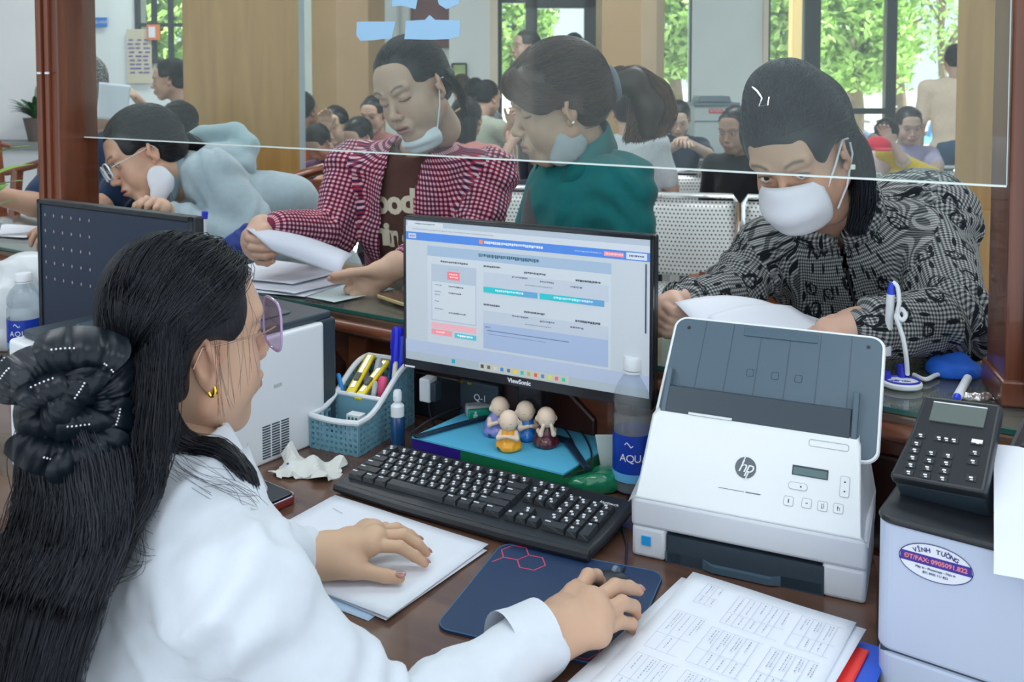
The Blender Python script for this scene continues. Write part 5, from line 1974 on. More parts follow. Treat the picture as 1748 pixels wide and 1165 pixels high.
def torso(g, neck, pelv, f, sw=0.18, dep=0.105, sh=None, k=0.05, bust=0.0):
    neck, pelv = npv(neck), npv(pelv)
    upv = norm(neck - pelv)
    A = axes(f, upv)
    A = np.stack([A[0], np.cross(upv, A[0]), upv])
    L = np.linalg.norm(neck - pelv)
    if sh is None:
        sh = [neck - upv * 0.055 - A[0] * sw, neck - upv * 0.055 + A[0] * sw]   # left, right
    g.cap(sh[0], sh[1], 0.058, 0.058, k)
    c1 = neck - upv * L * 0.3
    g.ell(c1, (sw * 0.93, dep, L * 0.34), k, R3=A)
    g.ell(neck - upv * L * 0.66, (sw * 0.84, dep * 0.98, L * 0.34), k, R3=A)
    g.ell(pelv, (sw * 0.93, dep * 1.12, L * 0.24), k, R3=A)
    for s in sh:
        g.cap(neck - upv * 0.005, npv(s) * 0.75 + neck * 0.25 - upv * 0.01, 0.045, 0.045, 0.04)
    if bust:
        for s in (-1, 1):
            g.ell(neck - upv * L * 0.42 + A[0] * s * sw * 0.42 + A[1] * dep * 0.62, (0.06, bust, 0.06), 0.04, R3=A)
    return A, sh


def sleeve(g, s, e, w_, r0=0.055, r1=0.046, r2=0.036, k=0.03):
    g.cap(s, e, r0, r1, k)
    g.cap(e, w_, r1, r2, k * 0.6)


def wrinkle(amp, scale=55, seed=0, joints=(), jamp=0.006, vec=(1, 1, 1)):
    vv = npv(vec)

    def post(X, d):
        m = np.abs(d) < 0.03
        if not m.any():
            return d
        Y_ = X[m]
        n_ = fnoise(Y_ * vv, scale, seed)
        ridge = 1 - np.abs(fnoise(Y_ * vv, scale * 0.55, seed + 9, 2)) * 1.6
        dd = amp * (0.45 * n_ + 0.8 * np.clip(ridge, -0.2, 1) ** 2)
        for (c, ax, rr) in joints:
            q = Y_ - npv(c)
            r2_ = (q ** 2).sum(1)
            dd += jamp * np.exp(-r2_ / rr ** 2) * np.sin(110 * (q @ norm(ax)) + 2.0 * np.sin(40 * q[:, 0]) + 1.5 * np.sin(35 * q[:, 1]))
        d = d.copy()
        d[m] = d[m] - dd
        return d
    return post


def hand(W, chains, arm=None, r0=0.0088, h=0.0018, palm_r=0.0135, wrist_r=0.024, skin=SK, nails=(0.55, 0.3, 0.28), elbow_r=0.033, thumb_r=1.12, palm_fl=1.0, s=1.0):
    """W: wrist; chains: 5 lists of joints, thumb first; arm: elbow point. Returns (V,Q,col)"""
    W = npv(W)
    ch = [[npv(p) for p in c] for c in chains]
    f = F()
    mc = [c[0] for c in ch[1:]]
    for i, m in enumerate(mc):
        f.cap(W + (mc[i] - W) * 0.12, m, wrist_r * 0.72 * s, palm_r * s, 0.016 * s)
    for a, b in zip(mc[:-1], mc[1:]):
        f.cap(a, b, palm_r * 0.92 * s, palm_r * 0.92 * s, 0.012 * s)
        f.cap((a + W) / 2, (b + W) / 2, palm_r * 1.15 * s, palm_r * 1.15 * s, 0.014 * s)
    t = ch[0]
    f.cap(W * 0.75 + t[0] * 0.25, t[0], wrist_r * 0.7 * s, palm_r * 1.15 * s, 0.014 * s)
    f.cap(t[0], t[1], palm_r * 1.15 * s, r0 * 1.25 * s, 0.012 * s)
    f.cap((t[0] + t[1]) / 2, mc[0] * 0.6 + W * 0.4, palm_r * 0.8 * s, palm_r * 0.9 * s, 0.014 * s)
    for i in range(1, len(t) - 1):
        f.cap(t[i], t[i + 1], r0 * thumb_r * s * (1.08 if i == 1 else 1.0), r0 * thumb_r * s * (1.0 if i == 1 else 0.82), 0.003 * s)
    sz = [1.0, 1.03, 0.98, 0.86]
    for c, q in zip(ch[1:], sz):
        n_ = len(c) - 1
        for i in range(n_):
            ra = r0 * q * s * (1.12 - 0.1 * i)
            rb = r0 * q * s * (1.02 - 0.1 * i)
            f.cap(c[i], c[i + 1], ra, rb * (0.9 if i == n_ - 1 else 1), 0.003 * s)
    if arm is not None:
        f.cap(W, npv(arm), wrist_r * s, elbow_r * s, 0.02)
        f.ell(W, (wrist_r * s * 1.05,) * 3, 0.02)
    V, Q = surf(f, h)
    col = np.tile(npv(skin), (len(V), 1))
    # warmer knuckles and fingertips
    for c in ch:
        tip = c[-1]
        d = np.linalg.norm(V - tip, axis=1)
        m = np.exp(-(d / (0.014 * s)) ** 2)[:, None] * 0.45
        col = col * (1 - m) + npv(skin) * (1.0, 0.72, 0.66) * m
    return V, Q, col


def nail(mb, tip, prev, up, r_=0.008, s=1.0, back=0.15):
    tip, prev = Vector(tip), Vector(prev)
    d = (tip - prev).normalized()
    up = Vector(up)
    up = (up - d * up.dot(d)).normalized()
    sd_ = d.cross(up)
    c = tip + up * r_ * 0.68 + d * r_ * back
    M = Matrix(((sd_.x, d.x, up.x, c.x), (sd_.y, d.y, up.y, c.y), (sd_.z, d.z, up.z, c.z), (0, 0, 0, 1)))
    mb.ball((0, 0, 0), (r_ * 0.68, r_ * 0.85, r_ * 0.32), 8, M=M)


def generic_hand(W, d, n, thumb_side, curl=(0.5, 0.6, 0.7, 0.8), spread=0.06, s=1.0, thumb=(0.7, 0.3)):
    """joint chains: d fingers' direction, n back-of-hand normal, thumb_side unit vector"""
    W, d, n, t = npv(W), norm(d), norm(n), norm(thumb_side)
    n = norm(n - d * (n @ d))
    t = norm(t - d * (t @ d) - n * (t @ n))
    out = []
    th = [W + (d * 0.022 + t * 0.026 - n * 0.006) * s]
    td = norm(d * math.cos(thumb[0]) + t * math.sin(thumb[0]) - n * 0.25)
    th.append(th[-1] + td * 0.036 * s)
    td = norm(td - t * thumb[1] * 0.5 + d * thumb[1] * 0.4)
    th.append(th[-1] + td * 0.03 * s)
    td = norm(td - t * thumb[1] * 0.6 + d * thumb[1] * 0.3)
    th.append(th[-1] + td * 0.022 * s)
    out.append(th)
    Ls = [(0.040, 0.025, 0.018), (0.044, 0.028, 0.019), (0.040, 0.026, 0.018), (0.032, 0.019, 0.016)]
    for i in range(4):
        off = (1.4 - i) * 0.0195
        p = W + (d * (0.082 - 0.004 * abs(i - 1)) + t * off) * s
        c = [p]
        dd = norm(d + t * (1.4 - i) * spread)
        for j, L in enumerate(Ls[i]):
            a = curl[i] * (0.55 if j == 0 else 0.9)
            ax_ = np.cross(dd, n)
            dd2 = dd * math.cos(a) - n * math.sin(a)
            n = norm(n)
            nn = n * math.cos(a) + dd * math.sin(a)
            p = p + dd2 * L * s
            c.append(p)
            dd, n_keep = dd2, nn
            n = nn
        out.append(c)
        # restore the normal for the next finger
        n = norm(npv(n0_) - d * (npv(n0_) @ d)) if False else norm(np.cross(np.cross(d, n), d)) if abs(n @ d) < 0.95 else norm(np.cross(t, d)) * np.sign(1)
        n = _hn(W, d, t, n)
    return out


_HN = {}


def _hn(W, d, t, n):
    k = norm(np.cross(t, d))
    return k if _HN.get('s', 1) * 1 > 0 else -k


def gh(W, d, n, thumb_side, **k):
    """generic hand with the normal's handedness kept for every finger"""
    d_, n_ = norm(d), npv(n)
    n_ = norm(n_ - d_ * (n_ @ d_))
    t_ = npv(thumb_side)
    t_ = norm(t_ - d_ * (t_ @ d_) - n_ * (t_ @ n_))
    _HN['s'] = 1 if norm(np.cross(t_, d_)) @ n_ > 0 else -1
    return generic_hand(W, d_, n_, t_, **k)


def cloth(name, f, h, m, parent, segs=None, cut=None, thick=0.0, label=None):
    V, Q = surf(f, h)
    if cut is not None:
        C = V[Q].mean(1)
        Q = Q[~cut(C)]
        used = np.unique(Q)
        mp_ = -np.ones(len(V), int)
        mp_[used] = np.arange(len(used))
        V, Q = V[used], mp_[Q]
    uv = seg_uv(V, Q, segs) if segs else None
    o = np_mesh(name, V, Q, m, parent, uv=uv, label=label)
    if thick:
        s_ = o.modifiers.new('s', 'SOLIDIFY')
        s_.thickness = thick
        s_.offset = 1
    return o


def fabric(name, col, rough=0.85, noise=0.05, sheen=0.2, bump=0.15, bscale=500):
    return mat(name, col, rough, noise=noise, nscale=60, sheen=sheen, bump=bump, bscale=bscale, spec=0.2)


def uvmath(name, build, rough=0.85):
    m = bpy.data.materials.new(name)
    m.use_nodes = True
    nt = m.node_tree
    b = nt.nodes['Principled BSDF']
    b.inputs['Roughness'].default_value = rough
    b.inputs['Specular IOR Level'].default_value = 0.2
    uv = nt.nodes.new('ShaderNodeUVMap')
    sep = nt.nodes.new('ShaderNodeSeparateXYZ')
    nt.links.new(uv.outputs[0], sep.inputs[0])

    def mth(op, a, c=None, d=None):
        n_ = nt.nodes.new('ShaderNodeMath')
        n_.operation = op
        for i, q in enumerate((a, c, d)):
            if q is None:
                continue
            if isinstance(q, (int, float)):
                n_.inputs[i].default_value = q
            else:
                nt.links.new(q, n_.inputs[i])
        return n_.outputs[0]

    def mix(fac, a, c):
        n_ = nt.nodes.new('ShaderNodeMix')
        n_.data_type = 'RGBA'
        for i, q in ((0, fac), (6, a), (7, c)):
            if isinstance(q, tuple):
                n_.inputs[i].default_value = (*q, 1)
            elif isinstance(q, (int, float)):
                n_.inputs[i].default_value = q
            else:
                nt.links.new(q, n_.inputs[i])
        return n_.outputs[2]
    nt.links.new(build(nt, uv.outputs[0], sep.outputs[0], sep.outputs[1], mth, mix), b.inputs['Base Color'])
    return m


def b_plaid(nt, uv, u, v, mth, mix):
    p = 0.0115
    a = mth('LESS_THAN', mth('FRACT', mth('DIVIDE', u, p)), 0.5)
    b = mth('LESS_THAN', mth('FRACT', mth('DIVIDE', v, p)), 0.5)
    wide = mth('LESS_THAN', mth('FRACT', mth('DIVIDE', u, p * 9)), 0.45)
    one = mix(wide, (0.40, 0.035, 0.07), (0.30, 0.05, 0.09))
    c = mix(a, (0.66, 0.50, 0.55), one)
    both = mth('MULTIPLY', a, b)
    c2 = mix(b, c, one)
    return mix(both, c2, (0.022, 0.022, 0.07))


def b_hound(nt, uv, u, v, mth, mix):
    p = 0.0068
    fa = mth('LESS_THAN', mth('FRACT', mth('DIVIDE', u, p)), 0.5)
    fb = mth('LESS_THAN', mth('FRACT', mth('DIVIDE', v, p)), 0.5)
    s_ = mth('ADD', fa, fb)
    base = mix(mth('LESS_THAN', s_, 0.5), mix(mth('GREATER_THAN', s_, 1.5), (0.17, 0.18, 0.185), (0.035, 0.04, 0.045)), (0.46, 0.47, 0.46))
    dark = (0.012, 0.015, 0.02)
    vo = nt.nodes.new('ShaderNodeTexVoronoi')
    vo.voronoi_dimensions = '2D'
    vo.inputs['Scale'].default_value = 15
    vo.inputs['Randomness'].default_value = 0.75
    nt.links.new(uv, vo.inputs['Vector'])
    ns = nt.nodes.new('ShaderNodeTexNoise')
    ns.inputs['Scale'].default_value = 60
    nt.links.new(uv, ns.inputs['Vector'])
    dd = mth('ADD', vo.outputs['Distance'], mth('MULTIPLY', mth('SUBTRACT', ns.outputs['Fac'], 0.5), 0.28))
    ring = mth('MULTIPLY', mth('GREATER_THAN', dd, 0.15), mth('LESS_THAN', dd, 0.225))
    # straight strokes beside the loops
    mp = nt.nodes.new('ShaderNodeMapping')
    mp.inputs['Rotation'].default_value = (0, 0, 0.6)
    mp.inputs['Scale'].default_value = (3.2, 1, 1)
    mp.inputs['Location'].default_value = (0.013, 0.02, 0)
    nt.links.new(uv, mp.inputs[0])
    v2 = nt.nodes.new('ShaderNodeTexVoronoi')
    v2.voronoi_dimensions = '2D'
    v2.inputs['Scale'].default_value = 15
    v2.inputs['Randomness'].default_value = 0.7
    nt.links.new(mp.outputs[0], v2.inputs['Vector'])
    st_ = mth('LESS_THAN', v2.outputs['Distance'], 0.17)
    v3 = nt.nodes.new('ShaderNodeTexVoronoi')
    v3.voronoi_dimensions = '2D'
    v3.inputs['Scale'].default_value = 33
    v3.inputs['Randomness'].default_value = 0.8
    nt.links.new(uv, v3.inputs['Vector'])
    r3 = mth('MULTIPLY', mth('GREATER_THAN', v3.outputs['Distance'], 0.2), mth('LESS_THAN', v3.outputs['Distance'], 0.27))
    gate = mth('LESS_THAN', vo.outputs['Distance'], 0.3)
    r3 = mth('MULTIPLY', r3, gate)
    m_ = mth('MINIMUM', mth('ADD', mth('ADD', ring, st_), r3), 1.0)
    return mix(m_, base, dark)


plaid = uvmath('plaid_cloth', b_plaid)
hound = uvmath('patterned_cloth', b_hound)


def mask_patch(M, parent, zc=-0.062, c=(0, 0.028, -0.062), r_=(0.066, 0.083, 0.058), a0=-62, a1=62, e0=-62, e1=50, m=None, name='face_mask', loops=None, label=None):
    N1, N2 = 26, 20
    V = []
    for j in range(N2 + 1):
        for i in range(N1 + 1):
            s_ = i / N1 * 2 - 1
            a = R(a0 + (a1 - a0) * i / N1)
            taper = 1 - 0.22 * s_ ** 2
            e = R(e0 + (e1 - e0) * j / N2) * taper
            d = npv((math.sin(a) * math.cos(e), math.cos(a) * math.cos(e), math.sin(e)))
            fold = 0.0025 * math.cos(e * 9) * (1 - s_ ** 2)
            V.append(npv(c) + d * (npv(r_) + fold))
    V = np.array(V)
    Q = np.array([(j * (N1 + 1) + i, j * (N1 + 1) + i + 1, (j + 1) * (N1 + 1) + i + 1, (j + 1) * (N1 + 1) + i) for j in range(N2) for i in range(N1)])
    o = np_mesh(name, tfm(M, V), Q, m or mask_white, parent, label=label)
    sm = o.modifiers.new('s', 'SOLIDIFY')
    sm.thickness = 0.0015
    for lp in (loops or []):
        pts = tfm(M, npv(lp))
        obj('ear_loop', MB().tube([Vector(p) for p in pts], 0.0019, 6), m or mask_white, o, world=True)
    return o


mask_white = mat('mask_white', (0.72, 0.74, 0.80), 0.8, bump=0.1)
mask_grey = mat('mask_grey', (0.36, 0.38, 0.40), 0.8, bump=0.1)


def collar(parent, neck, A, r_=0.066, m=None, hgt_=0.032, flare=0.016, gap=0.5, name='collar', tilt=0.0, pts_drop=0.02):
    """turned-down shirt collar round the neck; opening at the front"""
    neck = npv(neck)
    V, n_ = [], 30
    prof = [(1.0, -0.004), (0.97, hgt_ * 0.7), (1.02, hgt_), (1.12, hgt_ * 0.85), (1.32, -0.008)]
    for i in range(n_ + 1):
        a = gap + (2 * PI - 2 * gap) * i / n_
        fr = (math.cos(a) + 1) / 2       # 1 at the front
        for j, (rr, z) in enumerate(prof):
            drop = pts_drop * fr ** 3 if j >= 3 else 0
            d = A[1] * math.cos(a) * 0.95 + A[0] * math.sin(a) * 1.05
            V.append(neck + d * r_ * rr * (1 + 0.25 * fr ** 2) + A[2] * (z - 0.035 * fr - drop - tilt * math.cos(a)))
    k = len(prof)
    Q = [(i * k + j, (i + 1) * k + j, (i + 1) * k + j + 1, i * k + j + 1) for i in range(n_) for j in range(k - 1)]
    V, Q = np.array(V), np.array(Q)
    uv = seg_uv(V, Q, [(neck - A[2] * 0.1, neck + A[2] * 0.1, A[1], r_, 0)])
    o = np_mesh(name, V, Q, m, parent, uv=uv)
    s_ = o.modifiers.new('s', 'SOLIDIFY')
    s_.thickness = 0.002
    return o


def march(f, u, v, Y0, Y1, n=400):
    """first point of surface f seen through a pixel between two depths"""
    r_ = ray(u, v)
    o = npv((0, 0, CAMZ))
    ys = np.linspace(Y0, Y1, n)
    X_ = o + npv(r_)[None] * (ys / r_.y)[:, None]
    d = f(X_)
    i = int(np.argmax(d < 0)) if (d < 0).any() else n - 1
    p = X_[i]
    e = 0.004
    g = npv([f((p + npv(a) * e)[None])[0] - f((p - npv(a) * e)[None])[0] for a in ((1, 0, 0), (0, 1, 0), (0, 0, 1))])
    return p, norm(g) if np.linalg.norm(g) > 1e-9 else npv((0, -1, 0))
# ================================================================== THE CLERK
def person(label, base, group=None):
    t = thing('person', label, 'person', Matrix.Translation(base))
    if group:
        t['group'] = group
    return t


CLK_AZ = R(49)
ef = (math.sin(CLK_AZ) * 0.995, math.cos(CLK_AZ) * 0.995, 0.06)
HM = headM((-0.381, 1.066, 1.138), ef, (0.10, -0.04, 1), 0.955, 1.12)


def squash(V):
    V = V.copy()
    V[..., 1] = np.where(V[..., 1] < 0, V[..., 1] * 0.78, V[..., 1])
    V[..., 2] = np.where(V[..., 2] > 0.04, 0.04 + (V[..., 2] - 0.04) * 0.84, V[..., 2])
    return V


clerk = person('seated clerk in a white shirt with long black hair tied in a black bow', (-0.42, 0.92, 0.0))
hV, hQ, hc = head_local(0.0024, 0.7, (0, -0.25), (0.62, 0.40, 0.28))
hV = squash(hV)
# left hand resting on the paper, right hand on the mouse
LW = D(552, 950, 0.785)
Lc = [[D(582, 965, 0.780), D(625, 976, 0.774), D(657, 984, 0.769), D(682, 987, 0.768)],
      [D(632, 931, 0.799), D(682, 934, 0.792), D(708, 950, 0.777), D(725, 962, 0.767)],
      [D(640, 918, 0.800), D(688, 914, 0.795), D(713, 930, 0.781), D(728, 944, 0.767)],
      [D(637, 908, 0.795), D(677, 903, 0.789), D(700, 914, 0.776), D(714, 923, 0.766)],
      [D(625, 905, 0.788), D(657, 901, 0.782), D(678, 910, 0.771), D(690, 916, 0.765)]]
LE = npv((-0.41, 1.13, 0.80))
handL = hand(LW, Lc, LE, r0=0.0082, h=0.0018, palm_r=0.013, wrist_r=0.0235, skin=(0.64, 0.42, 0.28))
RW = D(925, 1092, 0.790)
Rc = [[D(945, 1058, 0.785), D(968, 1022, 0.778), D(985, 1004, 0.772), D(998, 994, 0.768)],
      [D(983, 1018, 0.800), D(1004, 984, 0.808), D(1018, 984, 0.798), D(1026, 993, 0.786)],
      [D(1012, 1030, 0.806), D(1050, 1002, 0.806), D(1074, 1004, 0.793), D(1090, 1009, 0.784)],
      [D(1022, 1052, 0.803), D(1062, 1030, 0.801), D(1082, 1037, 0.785), D(1086, 1050, 0.774)],
      [D(1020, 1080, 0.794), D(1058, 1062, 0.787), D(1078, 1066, 0.776), D(1078, 1076, 0.766)]]
RE = npv((-0.115, 0.905, 0.772))
handR = hand(RW, Rc, RE, r0=0.0092, h=0.0018, palm_r=0.0150, wrist_r=0.0265, skin=(0.60, 0.38, 0.26))
nV, nQ = surf(F().cap(tfm(HM, npv([(0, -0.032, -0.08)]))[0], (-0.375, 1.045, 0.995), 0.044, 0.056, 0.01), 0.004)
bV, bQ, bC = merge([(tfm(HM, hV), hQ, hc), handL, handR, (nV, nQ, npv((0.60, 0.385, 0.27)))])
body = np_mesh('body', bV, bQ, skin_m, clerk, col=bC)
nb = MB()
nail(nb, Lc[0][-1], Lc[0][-2], (0.2, -0.3, 1), 0.0092)
nail(nb, Lc[1][-1], Lc[1][-2], (0.3, 0.4, 1), 0.0072)
nail(nb, Lc[2][-1], Lc[2][-2], (0.3, 0.4, 1), 0.0074)
nail(nb, Lc[3][-1], Lc[3][-2], (0.3, 0.4, 1), 0.0070)
nail(nb, Rc[2][-1], Rc[2][-2], (0.3, -0.2, 1), 0.0080)
obj('nails', nb, mat('nail_polish', (0.42, 0.22, 0.2), 0.15, coat=0.8), clerk, world=True, label='shiny brown nail polish', kind='stuff')

# white shirt
neck = npv((-0.375, 1.045, 1.005))
pelv = npv((-0.40, 0.93, 0.52))
ft = norm((0.74, 0.67, 0))
RS = npv((-0.262, 0.880, 0.940))
LS = npv((-0.47, 1.14, 0.955))
f = F()
TA, _ = torso(f, neck, pelv, ft, 0.175, 0.10, sh=[LS, RS], k=0.05)
sleeve(f, RS, RE, D(915, 1096, 0.79), 0.051, 0.044, 0.037, 0.03)
sleeve(f, LS, LE, D(497, 953, 0.79), 0.062, 0.058, 0.042, 0.04)
f.cap(neck + npv((0, 0, 0.02)), tfm(HM, npv([(0, -0.03, -0.05)]))[0], 0.054, 0.05, 0.01, op='s')
f.post = wrinkle(0.0085, 46, 4, [(RE, (0.6, 0.2, -0.8), 0.10), (LE, (0.5, 0.6, 0.2), 0.07), (RS, (0.5, 0.3, -1), 0.07), (D(490, 950, 0.79), (0.8, 0.6, 0.1), 0.05)], 0.008)
shirt_w = fabric('shirt_white', (0.69, 0.745, 0.82), 0.8, 0.02, 0.3, 0.1, 900)
segs = [(pelv, neck, ft, 0.16, 0), (RS, RE, (0, 0, 1), 0.055, 0), (RE, RW, (0, 0, 1), 0.05, 0), (LS, LE, (0, 0, 1), 0.055, 0)]
cloth('shirt', f, 0.0052, shirt_w, clerk, segs)
collar(clerk, neck + npv((0.0, 0.0, 0.012)), axes(ft), 0.060, shirt_w, 0.03, gap=0.35)


def cuff(parent, c, d, r_, L=0.05, m=shirt_w, th=0.003, flat=1.0):
    c, d = npv(c), norm(d)
    a = norm(np.cross(d, (0, 0, 1)))
    b = np.cross(a, d)
    vs, fs = [], []
    n_ = 28
    prof = [(r_ * 1.10, -L), (r_ * 1.06, -L * 0.6), (r_ * 1.05, -L * 0.2), (r_ * 1.04, 0), (r_ * 0.97, 0), (r_ * 0.95, -L * 0.4)]
    for rr, z in prof:
        for k in range(n_):
            t_ = 2 * PI * k / n_
            w = 1 + 0.02 * math.sin(3 * t_ + z * 60)
            vs.append(tuple(c + d * z + a * rr * w * math.cos(t_) + b * rr * w * flat * math.sin(t_)))
    for i in range(len(prof) - 1):
        for k in range(n_):
            fs.append((i * n_ + k, i * n_ + (k + 1) % n_, (i + 1) * n_ + (k + 1) % n_, (i + 1) * n_ + k))
    return obj('cuff', MB().add(vs, fs), m, parent, world=True, angle=80)


cuff(clerk, D(928, 1084, 0.792), npv(D(928, 1084, 0.792)) - npv(D(850, 1118, 0.79)), 0.039, 0.055)
cuff(clerk, D(508, 950, 0.789), npv(D(508, 950, 0.789)) - npv(D(455, 962, 0.79)), 0.034, 0.045)
bt_ = D(868, 1172, 0.78)
obj('cuff_button', MB().cyl(bt_, Vector(bt_) + Vector((0, -0.002, 0.002)), 0.004), white_p, clerk, world=True)

# hair: strands drawn back to the bow, long fall down the back
bow_c = P(118, 668, 0.93)
Minv = np.linalg.inv(np.array(HM))
gl = Minv[:3, :3] @ npv(bow_c) + Minv[:3, 3]
gdir = norm(gl - npv((0, -0.014, 0.034)))
cap_ = hair_cap(h=0.0032, low=-0.045, thick=0.003, side=0.004)


def off_ear(p):
    e = (p[..., 0] > 0.055) & (p[..., 1] > -0.030) & (p[..., 1] < 0.055) & (p[..., 2] < 0.030)
    return p[~e.any(axis=1)]


capf = cap_[2]
cap_ = (squash(cap_[0]), cap_[1])
st1 = squash(off_ear(hug(flow(9500, gdir, 2, 14, 0.004, 0.005, spread=0.15, end=0.98, bulge=0.008), capf)))
ok_side = lambda p: (p[:, 0] > 0.0)
st2 = flow(2600, gdir + npv((0.0, 0.1, -0.12)), 5, 14, 0.009, 0.006, ok=ok_side, spread=0.1, end=0.95, bulge=0.010)
st2 = squash(off_ear(st2))
r = np.random.RandomState(11)


def bez(pts, n_=18):
    """Catmull-Rom through control points; pts (k,N,3)"""
    pts = np.array(pts)
    k = len(pts)
    out = []
    per = max(2, n_ // (k - 1))
    for i in range(k - 1):
        p0_, p1_, p2_, p3_ = pts[max(i - 1, 0)], pts[i], pts[i + 1], pts[min(i + 2, k - 1)]
        for t_ in np.linspace(0, 1, per, endpoint=(i == k - 2)):
            out.append(0.5 * ((2 * p1_) + (-p0_ + p2_) * t_ + (2 * p0_ - 5 * p1_ + 4 * p2_ - p3_) * t_ ** 2 + (-p0_ + 3 * p1_ - 3 * p2_ + p3_) * t_ ** 3))
    return np.stack(out, 1)


def lock(n, ctr, widths, seed, jit=0.004):
    r = np.random.RandomState(seed)
    a = r.uniform(-1, 1, (n, 1))
    b = r.uniform(-1, 1, (n, 1))
    pts = []
    for c, (wu, wd) in zip(ctr, widths):
        c = npv(c)
        pts.append(c + a * npv(wu) + b * npv(wd) + r.normal(size=(n, 3)) * jit)
    return bez(pts, 20)


tail = lock(6500, [P(120, 690, 0.93), P(125, 790, 0.90), P(115, 900, 0.87), P(62, 1040, 0.85), P(15, 1230, 0.84)],
            [((0.035, -0.02, 0), (0.01, 0.02, 0)), ((0.045, -0.02, 0), (0.012, 0.012, 0)), ((0.052, -0.02, 0), (0.01, 0.01, 0)), ((0.052, -0.02, 0), (0.012, 0.006, 0)), ((0.048, -0.02, 0), (0.012, 0.004, 0))], 3, 0.004)
# hair falling from behind the ear, in front of the bow, down the back
under = lock(5200, [P(255, 610, 0.955), P(240, 720, 0.94), P(215, 830, 0.915), P(138, 960, 0.875), P(82, 1080, 0.86), P(45, 1230, 0.85)],
             [((0.028, -0.01, 0.03), (0, 0.02, 0)), ((0.03, -0.015, 0), (0, 0.015, 0)), ((0.034, -0.018, 0), (0, 0.01, 0)), ((0.034, -0.01, 0), (0, 0.008, 0)), ((0.038, -0.01, 0), (0, 0.006, 0)), ((0.04, -0.01, 0), (0, 0.006, 0))], 4, 0.0045)
# lock over the far shoulder, to the front
front = lock(800, [P(262, 700, 0.97), P(300, 760, 0.99), P(365, 775, 0.985), P(415, 815, 0.97), P(437, 880, 0.955)],
             [((0.012, 0, 0.02), (0, 0.01, 0)), ((0.012, 0, 0.012), (0, 0.01, 0)), ((0.01, 0, 0.010), (0, 0.008, 0)), ((0.009, 0, 0.006), (0, 0.006, 0)), ((0.005, 0, 0.003), (0, 0.004, 0))], 6, 0.0022)
# fine stray strands over the shirt
stray = []
for s_, ctr in [(21, [(240, 780), (250, 850), (330, 880), (420, 865)]), (22, [(245, 760), (235, 850), (280, 905), (400, 900)]), (23, [(290, 770), (330, 810), (400, 830), (440, 860)]),
                (24, [(235, 800), (200, 900), (240, 960), (330, 940)]), (25, [(225, 820), (240, 920), (245, 968), (170, 1000)]), (26, [(250, 770), (300, 800), (380, 850), (435, 860)])]:
    stray.append(lock(9, [P(u, v, 0.965 - 0.10 * (v - 760) / 240) for u, v in ctr], [((0.008, 0, 0.008), (0, 0.004, 0))] * 4, s_, 0.004))
wisp = lock(18, [P(360, 470, 0.99), P(392, 540, 0.985), P(398, 610, 0.98), P(404, 680, 0.99)], [((0.03, 0, 0.0), (0, 0.01, 0.005)), ((0.022, 0, 0.0), (0, 0.004, 0)), ((0.02, 0, 0.02), (0, 0.004, 0)), ((0.02, 0, 0.025), (0, 0.004, 0))], 31, 0.003)
hair_obj(clerk, HM, cap_, [st1, st2], 0.00048, (0.010, 0.012, 0.017),
         world_strands=[(tail, 0.00045), (under, 0.00042), (front, 0.0004)] + [(s_, 0.00022) for s_ in stray] + [(wisp, 0.00018)], label='long black hair', var=0.9)
# solid cores so the locks stay opaque
f = F()
pts = [P(120, 690, 0.96), P(118, 800, 0.935), P(100, 930, 0.91), P(50, 1110, 0.90), P(10, 1250, 0.895)]
for a, b in zip(pts[:-1], pts[1:]):
    f.cap(a, b, 0.026, 0.036, 0.02, flat=0.5, fdir=(0, 1, 0))
pts = [P(262, 600, 0.985), P(245, 720, 0.965), P(218, 830, 0.955), P(140, 960, 0.925), P(75, 1120, 0.91), P(35, 1240, 0.905)]
for a, b in zip(pts[:-1], pts[1:]):
    f.cap(a, b, 0.026, 0.03, 0.02, flat=0.5, fdir=(0, 1, 0))
f.cap(P(240, 600, 1.02), P(140, 670, 0.96), 0.035, 0.026, 0.02)
V, Q = surf(f, 0.004)
np_mesh('hair_core', V, Q, hair_m, clerk, col=np.tile(npv((0.010, 0.012, 0.017)), (len(V), 1)))

# organza bow: rippled translucent petals, with small rhinestones
organza = bpy.data.materials.new('organza')
organza.use_nodes = True
nt = organza.node_tree
bs = nt.nodes['Principled BSDF']
bs.inputs['Base Color'].default_value = (0.004, 0.009, 0.016, 1)
bs.inputs['Roughness'].default_value = 0.4
bs.inputs['Alpha'].default_value = 0.96
bs.inputs['Coat Weight'].default_value = 0.1
bs.inputs['Specular IOR Level'].default_value = 0.3
bs.inputs['Coat Roughness'].default_value = 0.2


def petal(name, c, dir_, nrm, L, Wd, amp, seed, parent):
    c, d, n_ = npv(c), norm(dir_), norm(nrm)
    n_ = norm(n_ - d * (n_ @ d))
    s_ = np.cross(d, n_)
    N1, N2 = 16, 22
    V = []
    for j in range(N1 + 1):
        t_ = j / N1
        wdt = Wd * (0.12 + 0.88 * math.sin(min(1, t_ * 1.05) * PI * 0.62))
        for i in range(N2 + 1):
            q = i / N2 * 2 - 1
            out = L * t_ * (1 - 0.18 * q * q)
            rip = amp * t_ * math.sin(q * 8 + seed) + amp * 0.6 * math.sin(q * 17 + seed * 2 + t_ * 3)
            curl_ = L * 0.55 * math.sin(t_ * PI * 0.95)
            V.append(c + d * out + s_ * q * wdt + n_ * (curl_ + rip))
    Q = [(j * (N2 + 1) + i, j * (N2 + 1) + i + 1, (j + 1) * (N2 + 1) + i + 1, (j + 1) * (N2 + 1) + i) for j in range(N1) for i in range(N2)]
    o = np_mesh(name, np.array(V), np.array(Q), organza, parent)
    return o, np.array(V).reshape(N1 + 1, N2 + 1, 3)


